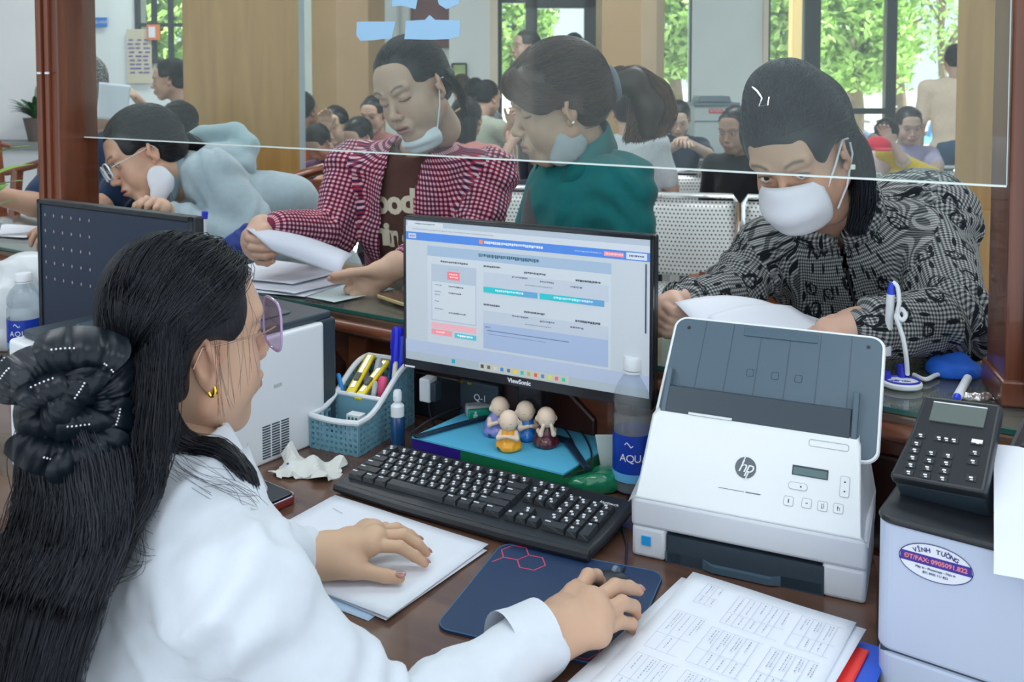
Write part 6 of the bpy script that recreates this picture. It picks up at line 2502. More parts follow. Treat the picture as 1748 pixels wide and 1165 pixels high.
bc = bow_c
toC = norm(npv((0, 0, CAMZ)) - npv(bc))
rgt = norm(np.cross(toC, (0, 0, 1))) * -1
upb = norm(np.cross(toC, rgt)) * 1
if upb[2] < 0:
    upb = -upb
bow = bpy.data.objects.new('hair_bow', None)
COL.objects.link(bow)
bow.parent = clerk
bow['label'] = 'black organza bow with rhinestones'
stones = MB()
cc = npv(bc)
for i, (ang, L, Wd, off, dp_) in enumerate([(80, 0.078, 0.052, (0.006, 0.0), 0.03), (130, 0.070, 0.036, (-0.02, -0.005), 0.022), (35, 0.066, 0.030, (0.012, -0.006), 0.032), (190, 0.055, 0.04, (-0.005, -0.02), 0.02),
                                        (240, 0.060, 0.04, (-0.01, -0.03), 0.026), (290, 0.062, 0.046, (0.005, -0.035), 0.03), (335, 0.058, 0.038, (0.012, -0.03), 0.03), (0, 0.05, 0.03, (0.01, -0.012), 0.036), (265, 0.045, 0.05, (0.0, -0.01), 0.045), (100, 0.055, 0.05, (0.0, -0.02), 0.05), (320, 0.06, 0.04, (-0.02, 0.01), 0.05)]):
    d = rgt * math.cos(R(ang)) + upb * math.sin(R(ang))
    c = cc + rgt * off[0] + upb * off[1] + toC * dp_ * 0.8
    o, G = petal('petal', c, d, toC, L * 0.8, Wd * 0.85, 0.0035, i * 1.7, bow)
    row = G[13 if i % 2 else 10, 4 + i % 3:10 + i % 3]
    for p in row:
        stones.ball(p + toC * 0.0012, 0.0011, 5)
V, Q = surf(F().ell(bow_c, (0.04, 0.03, 0.045), 0.01).cap(P(140, 640, 0.935), P(112, 790, 0.915), 0.03, 0.032, 0.02), 0.004)
np_mesh('bow_core', V, Q, mat('bow_dark', (0.006, 0.008, 0.012), 0.4), clerk)
o = obj('rhinestones', stones, mat('rhinestone', (0.95, 0.95, 1.0), 0.05, metal=0.6, coat=1), bow, kind='stuff')
o.matrix_parent_inverse = clerk.matrix_basis.inverted()

# glasses
gm_ = mat('gold_wire', (0.75, 0.48, 0.36), 0.25, metal=0.9)
lens_m = glassmat('lens_violet', (0.62, 0.5, 0.66), 0.10, 0.05)
rimv = mat('rim_violet', (0.5, 0.36, 0.62), 0.15, coat=0.5)


def glasses(M, parent, rim_m, temple_m, lens, w_=0.027, h_=0.024, thick=0.0016, yy=0.112, zz=-0.002):
    g = bpy.data.objects.new('glasses', None)
    COL.objects.link(g)
    g.parent = parent
    inv = parent.matrix_basis.inverted()

    def put(nm, mb, m):
        mb.v = [tuple(p) for p in tfm(M, npv(mb.v))]
        o = obj(nm, mb, m, g)
        o.matrix_parent_inverse = inv
    for s in (-1, 1):
        pts = []
        for a in np.linspace(0, 2 * PI, 29)[:-1]:
            x_ = math.copysign(abs(math.cos(a)) ** 0.6, math.cos(a)) * w_
            z_ = math.copysign(abs(math.sin(a)) ** 0.6, math.sin(a)) * h_
            pts.append((s * 0.0335 + x_, yy - 0.12 * abs(s * 0.0335 + x_) ** 1.2, zz + z_))
        put('rim', MB().tube(pts, thick, 8, closed=True), rim_m)
        put('lens', MB().add([(p[0], p[1], p[2]) for p in pts], [tuple(range(len(pts)))]), lens)
        put('temple', MB().tube([(s * 0.061, yy - 0.012, zz + 0.006), (s * 0.071, yy - 0.03, zz + 0.006), (s * 0.079, 0.02, zz + 0.008), (s * 0.082, -0.008, zz + 0.01), (s * 0.08, -0.018, zz - 0.01)], 0.0011, 6), temple_m)
        put('nose_pad', MB().tube([(s * 0.008, yy - 0.006, zz), (s * 0.010, yy - 0.014, zz - 0.008)], 0.0012, 6), temple_m)
    put('bridge', MB().tube([(-0.008, yy + 0.001, zz + 0.006), (0, yy + 0.003, zz + 0.009), (0.008, yy + 0.001, zz + 0.006)], 0.0013, 6), temple_m)
    return g


glasses(HM, clerk, rimv, gm_, lens_m, 0.028, 0.029, 0.0016, 0.105, 0.002)
er = tfm(HM, npv([(0.079, 0.004, -0.036)]))[0]
ring = [Vector(er) + Vector((0.0035 * math.cos(a), -0.002, 0.0065 * math.sin(a))) for a in np.linspace(0, 2 * PI, 15)[:-1]]
obj('earring', MB().tube(ring, 0.0024, 8, closed=True), mat('gold', (0.95, 0.62, 0.08), 0.2, metal=1), clerk, world=True)
mp_ = tfm(HM, npv([(0.074, -0.026, 0.0), (0.066, -0.045, -0.03), (0.06, -0.052, -0.05), (0.064, -0.05, -0.052), (0.071, -0.035, -0.03)]))
obj('pink_cord', MB().tube([Vector(p) for p in mp_], 0.0012, 6), mat('cord_pink', (0.6, 0.2, 0.2), 0.5), clerk, world=True)
# ================================================================== THE CUSTOMERS AT THE COUNTER
def make_body(parent, parts):
    V, Q, c = merge(parts)
    return np_mesh('body', V, Q, skin_m, parent, col=c)


def ppx(lst):
    return [npv(P(*a)) for a in lst]


# ---------------------------------------------------------------- woman in the plaid shirt
pl = person('woman in a red plaid shirt reading a sheet, white mask under her chin', (-0.22, 2.5, 0))
PM_ = headM(tuple(P(706, 152, 2.33)), (-0.50, -0.80, -0.34), (-0.05, 0.30, 1), 1.03, 1.02)
hV, hQ, hc = head_local(0.0022, 0, (-0.1, -0.5), (0.56, 0.36, 0.27), 1.0, 0.35, (0.42, 0.17, 0.16))
# paper-holding hands
LHW = P(678, 452, 2.12)
lh = [[P(655, 460, 2.10), P(628, 463, 2.08), P(598, 466, 2.06), P(570, 471, 2.05)],
      [P(615, 474, 2.10), P(590, 478, 2.08), P(572, 478, 2.07), P(563, 476, 2.06)],
      [P(614, 487, 2.10), P(594, 494, 2.08), P(596, 499, 2.10), P(608, 499, 2.12)],
      [P(622, 495, 2.10), P(604, 504, 2.08), P(608, 508, 2.11), P(620, 506, 2.13)],
      [P(634, 500, 2.11), P(620, 510, 2.10), P(624, 513, 2.12), P(634, 510, 2.14)]]
RHW = P(448, 388, 2.26)
rh = [[P(452, 396, 2.22), P(440, 402, 2.19), P(446, 410, 2.16), P(462, 414, 2.15)],
      [P(424, 402, 2.22), P(426, 408, 2.18), P(444, 413, 2.16), P(456, 416, 2.15)],
      [P(424, 414, 2.22), P(430, 423, 2.17), P(450, 425, 2.15), P(464, 426, 2.14)],
      [P(428, 425, 2.22), P(436, 436, 2.17), P(454, 438, 2.15), P(468, 434, 2.14)],
      [P(436, 434, 2.22), P(442, 447, 2.18), P(456, 450, 2.16), P(466, 446, 2.15)]]
PLE = npv(P(800, 430, 2.30))
PRE = npv(P(565, 400, 2.42))
hl = hand(LHW, lh, PLE, r0=0.0092, h=0.0024, palm_r=0.016, wrist_r=0.025, skin=(0.62, 0.41, 0.30))
hr_ = hand(RHW, rh, PRE, r0=0.0098, h=0.0024, palm_r=0.014, wrist_r=0.024, skin=(0.62, 0.40, 0.30))
pn = npv(P(714, 258, 2.41))
pp = npv(P(715, 560, 2.60))
chest = F().cap(tfm(PM_, npv([(0, -0.035, -0.09)]))[0], pn - npv((0, -0.01, 0.0)), 0.046, 0.050, 0.02)
cV, cQ = surf(chest, 0.005)
make_body(pl, [(tfm(PM_, hV), hQ, hc), hl, hr_, (cV, cQ, npv((0.6, 0.40, 0.29)))])
# T-shirt
pf = norm((-0.42, -0.91, 0.0))
f = F()
pls = [npv(P(838, 300, 2.44)), npv(P(602, 288, 2.50))]
PA, psh = torso(f, pn - npv((0, 0, 0.01)), pp, pf, 0.17, 0.098, sh=pls, k=0.05, bust=0.05)
f.cap(pn + npv((0, 0, 0.07)), pn - npv((0.0, 0.0, 0.0)), 0.056, 0.05, 0.012, op='s')
f.post = wrinkle(0.002, 30, 3)
tee = f
cloth('t_shirt', f, 0.007, fabric('brown_tee', (0.10, 0.045, 0.035)), pl, label='dark brown T-shirt')
# shirt worn open
f = F()
torso(f, pn, pp, pf, 0.186, 0.112, sh=pls, k=0.05, bust=0.055)
sleeve(f, pls[0], PLE, npv(P(700, 446, 2.15)), 0.066, 0.056, 0.040, 0.035)
sleeve(f, pls[1], PRE, npv(P(478, 390, 2.27)), 0.066, 0.056, 0.040, 0.035)
f.cap(pn + npv((0, 0, 0.08)), pn - npv((0.0, 0.0, 0.015)), 0.066, 0.064, 0.012, op='s')
f.post = wrinkle(0.007, 34, 12, [(PRE, (1, 0, -0.4), 0.09), (PLE, (0.6, 0.2, 1), 0.1), (pls[0], (0.3, 0, 1), 0.09), (pls[1], (-0.3, 0, 1), 0.09)], 0.008)


def opening(C):
    q = C - pn
    x = q @ PA[0]
    y = q @ PA[1]
    z = -(q @ PA[2])
    wl = 0.045 + 0.18 * np.clip(z, 0, 0.3) * 0.35 - 0.02 * np.clip(z - 0.18, 0, 1)
    wr = 0.052 - 0.05 * np.clip(z, 0, 0.3)
    return (y > 0.02) & (x < wr) & (x > -wl) & (z > -0.05) & (z < 0.6)


psegs = [(pp, pn, pf, 0.16, 0), (pls[0], PLE, pf, 0.058, 0.003), (PLE, P(700, 446, 2.15), (0, 0, 1), 0.05, 0), (pls[1], PRE, pf, 0.058, 0), (PRE, P(478, 390, 2.27), (0, 0, 1), 0.05, 0)]
cloth('plaid_shirt', f, 0.006, plaid, pl, psegs, opening, 0.002, label='red, navy and white plaid shirt worn open')
collar(pl, pn + npv((0.012, 0.012, 0.0)), PA, 0.066, plaid, 0.036, gap=0.75, pts_drop=0.03, tilt=0.008)


def cuff_uv(parent, c, d, r_, m, L=0.05):
    c, d = npv(c), norm(d)
    g = F().cap(c - d * L, c, r_, r_, 0.004)
    g.cap(c - d * 0.005, c + d * 0.08, r_ * 0.86, r_ * 0.86, 0.003, op='s')
    V, Q = surf(g, 0.004)
    return np_mesh('cuff', V, Q, m, parent, uv=seg_uv(V, Q, [(c - d, c, (0, 0, 1), r_, 0)]))


cuff_uv(pl, P(692, 448, 2.13), npv(P(692, 448, 2.13)) - PLE, 0.035, plaid, 0.03)
cuff_uv(pl, P(482, 388, 2.27), npv(P(482, 388, 2.27)) - PRE, 0.036, plaid, 0.03)
# lettering on the T-shirt
cream_ink = mat('cream_ink', (0.72, 0.64, 0.5), 0.7)
for ch_, u, v, sz in [('g', 630, 348, 0.085), ('o', 652, 346, 0.085), ('o', 674, 347, 0.085), ('d', 697, 345, 0.085),
                      ('t', 634, 400, 0.085), ('h', 650, 400, 0.085), ('i', 661, 401, 0.085), ('n', 675, 404, 0.085), ('g', 697, 408, 0.085)]:
    q, nrm_ = march(tee, u, v, 2.1, 2.8)
    q = q + nrm_ * 0.001
    xa_ = norm(np.cross((0, 0, 1), nrm_))
    za_ = np.cross(nrm_, xa_)
    M = Matrix.Identity(4)
    for i in range(3):
        M[i][0], M[i][1], M[i][2], M[i][3] = xa_[i], za_[i], nrm_[i], q[i]
    text('letter', ch_, sz, cream_ink, pl, pl.matrix_basis.inverted() @ M, ext=0.001, bold=0.0035)
# hair pulled back
capP = hair_cap(h=0.004, fringe=-0.004, side=-0.002)
stP = flow(2600, (0.05, -1.0, -0.12), 8, 12, 0.002, 0.003, spread=0.12)
bunf = surf(F().ell((0.0, -0.122, -0.01), (0.032, 0.026, 0.032), 0.01), 0.003)
loose = lock(60, [tuple(tfm(PM_, npv([a]))[0]) for a in [(-0.072, -0.02, 0.03), (-0.084, -0.045, -0.02), (-0.08, -0.06, -0.07), (-0.07, -0.05, -0.11)]], [((0.004, 0.01, 0.01), (0, 0.008, 0))] * 4, 9, 0.003)
hair_obj(pl, PM_, capP, [hug(stP, capP[2])], 0.0007, (0.014, 0.013, 0.016), world_strands=[(loose, 0.0008)], label='black hair pulled back')
V, Q = bunf
np_mesh('hair_bun', tfm(PM_, V), Q, hair_m, pl, col=np.tile(npv((0.06, 0.045, 0.035)), (len(V), 1)))
mask_patch(PM_, pl, c=(0, 0.028, -0.112), r_=(0.062, 0.052, 0.034), a0=-78, a1=78, e0=-50, e1=42, loops=[[(-0.058, 0.045, -0.1), (-0.074, 0.02, -0.05), (-0.082, -0.006, 0.006), (-0.083, -0.02, 0.004)], [(0.058, 0.045, -0.1), (0.074, 0.02, -0.05), (0.082, -0.006, 0.006)]], label='white mask pulled under the chin')
ps_ = MB()
# sheet held between her hands
N = 14
Pa, Pb, Pc, Pd = [npv(P(*a)) for a in [(419, 390, 2.20), (505, 398, 2.30), (600, 462, 2.10), (560, 470, 2.02)]]
Pe, Pf_ = npv(P(490, 453, 2.08)), npv(P(700, 452, 2.2))
V = []
for j in range(N + 1):
    for i in range(N + 1):
        a, b = i / N, j / N
        top_ = npv(P(419 + 185 * a, 390 + 45 * a ** 1.2 + 14 * math.sin(PI * a) * -0.6, 2.22 - 0.06 * a))
        bot_ = npv(P(462 + 118 * a, 428 + 42 * a, 2.13 - 0.06 * a))
        p = top_ * (1 - b) + bot_ * b
        p = p + npv((0, -0.02, 0.012)) * math.sin(PI * b)
        V.append(p)
Q = np.array([(j * (N + 1) + i, (j + 1) * (N + 1) + i, (j + 1) * (N + 1) + i + 1, j * (N + 1) + i + 1) for j in range(N) for i in range(N)])
o = np_mesh('paper_sheet', np.array(V), Q, mat('paper_held', (0.66, 0.70, 0.80), 0.7))
o.modifiers.new('s', 'SOLIDIFY').thickness = 0.0006
tag(o, 'curved white sheet held up by the plaid-shirt woman', 'paper')

# ---------------------------------------------------------------- woman in teal
te = person('woman in a teal shirt seen in profile, brown ponytail, grey mask hanging from her ear', (0.12, 2.1, 0))
TM_ = headM(tuple(P(953, 176, 1.97)), (-0.93, -0.16, -0.26), (-0.26, -0.10, 1), 1.0, 1.04)
hV, hQ, hc = head_local(0.0022, 0, (0, -0.6), (0.52, 0.33, 0.235), 0, 0, (0.42, 0.17, 0.15))
tn_ = npv(P(985, 268, 2.0))
tp_ = npv(P(1010, 560, 2.12))
tsh = [npv(P(1062, 318, 1.93)), npv(P(958, 312, 2.2))]
chest = F().cap(tfm(TM_, npv([(0, -0.035, -0.09)]))[0], tn_, 0.045, 0.05, 0.02).cap(tn_ + npv((-0.01, 0, 0.03)), tn_ + npv((0.0, 0, -0.06)), 0.05, 0.055, 0.02)
cV, cQ = surf(chest, 0.005)
TE1 = npv(P(1075, 450, 1.9))
TE2 = npv(P(930, 470, 1.95))
tha = gh(P(900, 520, 1.86), (-0.6, -0.7, 0), (0.2, -0.2, 1), (-0.5, 0.5, 0))
hth = hand(P(900, 520, 1.86), tha, TE2, h=0.004, skin=(0.55, 0.35, 0.25))
make_body(te, [(tfm(TM_, hV), hQ, hc), (cV, cQ, npv((0.54, 0.34, 0.25))), hth])
tf_ = norm((-0.86, -0.5, 0))
f = F()
TAx, _ = torso(f, tn_, tp_, tf_, 0.165, 0.112, sh=tsh, k=0.05, bust=0.05)
sleeve(f, tsh[0], TE1, TE2, 0.060, 0.05, 0.042, 0.03)
f.cap(tn_ + npv((-0.01, 0, 0.07)), tn_ - npv((0.0, 0, 0.02)), 0.056, 0.056, 0.01, op='s')
f.post = wrinkle(0.006, 24, 22, [(tsh[0], (0.4, 0, 1), 0.1), (tn_ - npv((0.05, 0.05, 0.2)), (1, 0, -0.5), 0.1)], 0.007)
teal = fabric('teal_cloth', (0.008, 0.15, 0.155), 0.8, 0.06, 0.15)
cloth('shirt', f, 0.006, teal, te, [(tp_, tn_, tf_, 0.16, 0)])
collar(te, tn_ + npv((0.0, 0.0, 0.03)), TAx, 0.066, teal, 0.045, gap=0.55, flare=0.03, pts_drop=0.05)
f = F().ell(tn_ + npv((-0.085, 0.03, -0.20)), (0.038, 0.05, 0.15), 0.02)
V, Q = surf(f, 0.006)
np_mesh('vest', V, Q, fabric('grey_knit', (0.10, 0.095, 0.10)), te, label='dark grey inner top')
brn = (0.040, 0.021, 0.014)


def fringe_extra(f):
    f.ell((-0.03, 0.058, 0.053), (0.050, 0.044, 0.041), 0.02)
    f.ell((-0.055, 0.045, 0.028), (0.034, 0.038, 0.032), 0.02)
    f.ell((0.03, 0.062, 0.055), (0.052, 0.044, 0.040), 0.02)
    f.cap((0, -0.09, 0.0), (0, -0.125, 0.006), 0.03, 0.022, 0.02)


capT = hair_cap(fringe_extra, h=0.0035, fringe=0.0, side=-0.006, thick=0.004)
stT = flow(4200, (0.0, -1.0, -0.02), 9, 13, 0.008, 0.004, spread=0.10, bulge=0.006)
r = np.random.RandomState(5)


def curve_local(M, pts, n, wid, seed, jit=0.002):
    return lock(n, [tuple(tfm(M, npv([a]))[0]) for a in pts], wid, seed, jit)


swA = curve_local(TM_, [(0.0, 0.045, 0.118), (-0.03, 0.098, 0.075), (-0.066, 0.070, 0.028), (-0.086, 0.022, 0.008), (-0.083, -0.03, -0.004)], 3000,
                  [((0.03, 0.02, 0.004), (0, 0.02, 0)), ((0.0, 0.012, 0.03), (0.02, 0, 0)), ((0, 0.012, 0.026), (0.004, 0, 0)), ((0, 0.006, 0.022), (0.002, 0, 0)), ((0, 0.0, 0.02), (0.002, 0, 0))], 12)
tailT = curve_local(TM_, [(0, -0.118, 0.010), (0.0, -0.165, 0.005), (0, -0.195, -0.035), (0, -0.19, -0.085), (0.0, -0.165, -0.12)], 2200,
                    [((0.012, 0, 0), (0, 0.004, 0.016)), ((0.02, 0, 0), (0, 0.0, 0.026)), ((0.024, 0, 0), (0.02, 0, 0.02)), ((0.024, 0, 0), (0.03, 0, 0.012)), ((0.018, 0, 0), (0.028, 0, 0.008))], 13, 0.003)
brt = (0.11, 0.055, 0.028)
hair_obj(te, TM_, None, [], 0.0006, brt, world_strands=[(tailT, 0.0008)], var=0.7, name='ponytail_strands')
iT = np.linalg.inv(np.array(TM_))
swL = (swA.reshape(-1, 3) @ iT[:3, :3].T + iT[:3, 3]).reshape(swA.shape)
hair_obj(te, TM_, capT, [hug(stT, capT[2]), hug(swL, capT[2], 0.003, 0.006)], 0.0006, brn, world_strands=[], var=1.3, label='dark brown hair with a side fringe and low ponytail')
f = F().cap((0, -0.12, 0.008), (0, -0.17, 0.0), 0.022, 0.026, 0.02).cap((0, -0.17, 0.0), (0, -0.19, -0.06), 0.028, 0.03, 0.02).cap((0, -0.19, -0.06), (0, -0.175, -0.105), 0.03, 0.022, 0.02)
V, Q = surf(f, 0.004)
np_mesh('ponytail', tfm(TM_, V), Q, hair_m, te, col=np.tile(npv(brn), (len(V), 1)))
tie = [tuple(tfm(TM_, npv([(0.027 * math.cos(a), -0.124, 0.008 + 0.030 * math.sin(a))]))[0]) for a in np.linspace(0, 2 * PI, 25)[:-1]]
obj('hair_tie', MB().tube(tie, 0.0095, 8, closed=True), fabric('grey_tie', (0.16, 0.18, 0.21)), te, world=True)
f = F().ell((-0.060, 0.010, -0.078), (0.014, 0.034, 0.030), 0.01).ell((-0.055, 0.032, -0.095), (0.014, 0.026, 0.022), 0.012)
f.post = wrinkle(0.003, 90, 2)
V, Q = surf(f, 0.003)
mo_ = np_mesh('face_mask', tfm(TM_, V), Q, mask_grey, te, label='grey mask hanging from one ear')
for pts in ([(-0.075, 0.012, -0.05), (-0.080, 0.014, -0.01), (-0.082, 0.006, 0.02)], [(-0.072, -0.012, -0.06), (-0.080, -0.012, -0.04), (-0.084, -0.022, -0.01)]):
    o = obj('ear_loop', MB().tube([Vector(p) for p in tfm(TM_, npv(pts))], 0.0016, 6), mask_white, mo_)
    o.matrix_parent_inverse = te.matrix_basis.inverted()
q = tfm(TM_, npv([(-0.084, -0.002, -0.034)]))[0]
obj('earring', MB().ball(q, 0.0035, 8), mat('pearl', (0.85, 0.82, 0.78), 0.1, coat=1), te, world=True)

# ---------------------------------------------------------------- masked woman in the patterned jacket
mk_ = person('woman in a grey patterned jacket and white face mask leaning over the counter at right', (0.62, 1.85, 0))
KM = headM(tuple(P(1362, 262, 1.69)), (-0.52, -0.72, -0.44), (-0.30, -0.12, 1), 1.03, 1.03)
hV, hQ, hc = head_local(0.0022, 1.0, (-0.35, 0.25), (0.60, 0.35, 0.245), 0.6, 0)
kn = npv(P(1425, 372, 1.84))
kp = npv(P(1500, 640, 2.10))
ksh = [npv(P(1590, 415, 1.86)), npv(P(1310, 432, 1.92))]
KE1 = npv((0.775, 1.60, 1.005))        # her left elbow, on the counter at right
KE2 = npv(P(1250, 510, 1.82))
KW1 = npv(P(1478, 560, 1.545))
KW2 = npv(P(1168, 520, 1.70))
lh = [[P(1458, 548, 1.56), P(1440, 545, 1.57), P(1420, 548, 1.575), P(1400, 555, 1.58)],
      [P(1412, 560, 1.55), P(1392, 566, 1.56), P(1380, 572, 1.565), P(1372, 578, 1.57)],
      [P(1412, 572, 1.54), P(1390, 578, 1.55), P(1378, 584, 1.555), P(1370, 590, 1.56)],
      [P(1416, 582, 1.53), P(1396, 590, 1.54), P(1384, 596, 1.545), P(1378, 600, 1.55)],
      [P(1424, 590, 1.53), P(1408, 599, 1.54), P(1398, 604, 1.545), P(1392, 608, 1.55)]]
rh = [[P(1150, 515, 1.66), P(1160, 525, 1.62), P(1182, 537, 1.60), P(1200, 545, 1.59)],
      [P(1132, 520, 1.65), P(1150, 534, 1.61), P(1174, 544, 1.60), P(1192, 551, 1.595)],
      [P(1126, 532, 1.65), P(1146, 548, 1.61), P(1168, 554, 1.60), P(1186, 558, 1.595)],
      [P(1124, 546, 1.65), P(1142, 560, 1.61), P(1162, 564, 1.60), P(1178, 566, 1.595)],
      [P(1124, 560, 1.65), P(1138, 570, 1.61), P(1154, 572, 1.60), P(1168, 572, 1.595)]]
h1 = hand(KW1, lh, KE1, r0=0.0095, h=0.0024, palm_r=0.016, wrist_r=0.026, skin=(0.66, 0.42, 0.32))
h2 = hand(KW2, rh, KE2, r0=0.0098, h=0.0024, palm_r=0.015, wrist_r=0.024, skin=(0.66, 0.43, 0.33))
chest = F().cap(tfm(KM, npv([(0, -0.035, -0.09)]))[0], kn - npv((0.0, -0.02, 0.02)), 0.047, 0.052, 0.02)
cV, cQ = surf(chest, 0.005)
make_body(mk_, [(tfm(KM, hV), hQ, hc), h1, h2, (cV, cQ, npv((0.52, 0.30, 0.22)))])
kf = norm((-0.35, -0.9, 0.0))
f = F()
KA, _ = torso(f, kn, kp, kf, 0.172, 0.112, sh=ksh, k=0.055, bust=0.055)
sleeve(f, ksh[0], KE1 + npv((0.0, 0.02, 0.01)), KW1 + npv((0.02, 0.0, 0.0)), 0.075, 0.062, 0.044, 0.035)
sleeve(f, ksh[1], KE2, KW2 + npv((0.01, 0.01, 0)), 0.066, 0.056, 0.043, 0.035)
f.ell(npv(P(1560, 380, 1.96)), (0.13, 0.11, 0.11), 0.06)
f.cap(tfm(KM, npv([(0, -0.03, -0.10)]))[0], kn + npv((-0.01, -0.01, 0.01)), 0.056, 0.05, 0.012, op='s')
zline = lambda C: (np.abs((C - kn) @ KA[0] + 0.004) < 0.0045) & ((C - kn) @ KA[1] > 0.03)
f.post = wrinkle(0.008, 26, 31, [(KE1, (1, 0, 0.6), 0.11), (KE2, (0.7, 0, 1), 0.09), (ksh[0], (0.5, 0.1, 1), 0.11), (kn - npv((0.1, 0.05, 0.2)), (1, 0, 0.4), 0.12), (KW1, (1, 0, 0), 0.06), (KW2, (1, 0, -0.3), 0.06)], 0.009)
ksegs = [(kp, kn, kf, 0.17, 0), (ksh[0], KE1, kf, 0.065, 0.01), (KE1, KW1, (0, 0, 1), 0.052, 0.02), (ksh[1], KE2, kf, 0.06, 0.03), (KE2, KW2, (0, 0, 1), 0.05, 0.01)]
cloth('jacket', f, 0.0058, hound, mk_, ksegs, zline, 0.002, label='grey and black checked jacket with looped letter print')
zz = []
for k in range(14):
    a = k / 13
    p = kn + (kp - kn) * (0.10 + 0.8 * a)
    d = KA[1]
    X_ = p[None] + d[None] * np.linspace(0.05, 0.25, 120)[:, None] - KA[0] * 0.004
    v_ = f(X_)
    i = int(np.argmax(v_ > 0))
    zz.append(X_[i] + d * 0.001)
obj('zip', MB().tube([Vector(p) for p in zz], 0.0035, 6, flat=0.6), black, mk_, world=True)
# stand-up hood/collar
f = F()
cring = [kn + KA[0] * 0.075 * math.cos(a) + KA[1] * 0.068 * math.sin(a) + KA[2] * (0.03 - 0.025 * math.sin(a)) for a in np.linspace(R(110), R(430), 18)]
for a, b in zip(cring[:-1], cring[1:]):
    f.cap(a, b, 0.020, 0.020, 0.01)
f.ell(kn - KA[1] * 0.10 + KA[2] * 0.035, (0.085, 0.055, 0.035), 0.03)
f.post = wrinkle(0.005, 50, 6)
V, Q = surf(f, 0.005)
np_mesh('hood', V, Q, hound, mk_, uv=seg_uv(V, Q, [(kn - KA[2] * 0.1, kn + KA[2] * 0.1, KA[1], 0.07, 0)]))
mask_patch(KM, mk_, c=(0, 0.030, -0.056), r_=(0.070, 0.098, 0.062), a0=-64, a1=64, e0=-75, e1=46,
           loops=[[(-0.062, 0.062, -0.035), (-0.073, 0.03, -0.012), (-0.084, 0.0, 0.016), (-0.086, -0.02, 0.008)], [(-0.06, 0.05, -0.085), (-0.075, 0.02, -0.06), (-0.086, -0.018, -0.02), (-0.087, -0.02, 0.0)]], label='white moulded face mask')
blk = (0.008, 0.013, 0.020)


def bun_extra(f):
    f.ell((0.01, -0.045, 0.105), (0.06, 0.062, 0.045), 0.03)
    f.ell((-0.01, -0.095, 0.03), (0.06, 0.05, 0.07), 0.03)
    f.ell((-0.04, -0.075, -0.06), (0.045, 0.045, 0.06), 0.03)


capK = hair_cap(bun_extra, h=0.0035, fringe=0.002, side=-0.004, thick=0.006)
stK = flow(4200, (-0.1, -0.9, 0.25), 17, 12, 0.012, 0.004, spread=0.35, bulge=0.012)
dropK = curve_local(KM, [(-0.04, -0.09, 0.0), (-0.075, -0.065, -0.05), (-0.07, -0.04, -0.12), (-0.05, -0.01, -0.17)], 1300, [((0.01, 0, 0.02), (0, 0.02, 0)), ((0.012, 0, 0.01), (0, 0.02, 0)), ((0.014, 0, 0), (0, 0.018, 0)), ((0.010, 0, 0), (0, 0.010, 0))], 14, 0.004)
hair_obj(mk_, KM, capK, [hug(stK, capK[2])], 0.0006, blk, world_strands=[(dropK, 0.0008)], var=0.9, label='black hair gathered up at the back')
pc = tfm(KM, npv([(0.03, 0.018, 0.142), (0.018, 0.03, 0.138), (0.006, 0.045, 0.13), (0.010, 0.058, 0.122), (-0.006, 0.058, 0.122), (-0.006, 0.044, 0.13)]))
obj('hair_clip', MB().tube([Vector(p) for p in pc], 0.0014, 6), chrome, mk_, world=True)
q = tfm(KM, npv([(-0.086, 0.0, -0.036)]))[0]
obj('earring', MB().box(q, (0.009, 0.006, 0.009)), mat('pearl'), mk_, world=True, bevel=0.001)

# ---------------------------------------------------------------- woman in the grey hoodie, head tilted low


def PH(u, v, Y):
    return P(u, v, Y * 1.12)


ho = person('woman in a pale grey hoodie and clear glasses leaning her head on her hand', (-0.85, 2.5, 0))
OM = headM(tuple(PH(247, 262, 2.38)), (-0.72, -0.52, -0.42), (-0.50, -0.10, 0.86), 1.06, 1.0)
hV, hQ, hc = head_local(0.0024, 0.55, (0, -0.3), (0.62, 0.38, 0.27), 0, 0.5, (0.5, 0.18, 0.17))
on = npv(PH(315, 290, 2.45))
op_ = npv(PH(545, 470, 2.60))
osh = [npv(PH(365, 300, 2.36)), npv(PH(330, 330, 2.66))]
OE1 = npv(PH(455, 425, 2.30))
OW = npv(PH(290, 372, 2.28))
oh = [[PH(275, 352, 2.28), PH(262, 346, 2.30), PH(250, 342, 2.32), PH(240, 338, 2.33)],
      [PH(255, 350, 2.25), PH(242, 344, 2.24), PH(232, 350, 2.24), PH(228, 358, 2.25)],
      [PH(265, 348, 2.24), PH(250, 340, 2.23), PH(240, 348, 2.22), PH(238, 357, 2.23)],
      [PH(274, 350, 2.23), PH(262, 342, 2.22), PH(252, 350, 2.21), PH(250, 359, 2.22)],
      [PH(282, 354, 2.23), PH(274, 347, 2.22), PH(266, 354, 2.21), PH(264, 361, 2.22)]]
hh = hand(OW, oh, OE1, r0=0.0095, h=0.0028, palm_r=0.015, wrist_r=0.025, skin=(0.62, 0.42, 0.30))
chest = F().cap(tfm(OM, npv([(0, -0.035, -0.09)]))[0], on, 0.046, 0.06, 0.02)
cV, cQ = surf(chest, 0.005)
make_body(ho, [(tfm(OM, hV), hQ, hc), hh, (cV, cQ, npv((0.55, 0.34, 0.25)))])
of = norm((-0.55, -0.72, -0.45))
f = F()
OA, _ = torso(f, on, op_, of, 0.16, 0.105, sh=osh, k=0.06)
sleeve(f, osh[0], OE1, OW + npv((0.015, 0, 0)), 0.075, 0.062, 0.042, 0.04)
f.ell(npv(PH(470, 345, 2.52)), (0.13, 0.1, 0.09), 0.06)
f.ell(tfm(OM, npv([(0, 0.0, -0.06)]))[0], (0.062, 0.07, 0.09), 0.012, op='s')
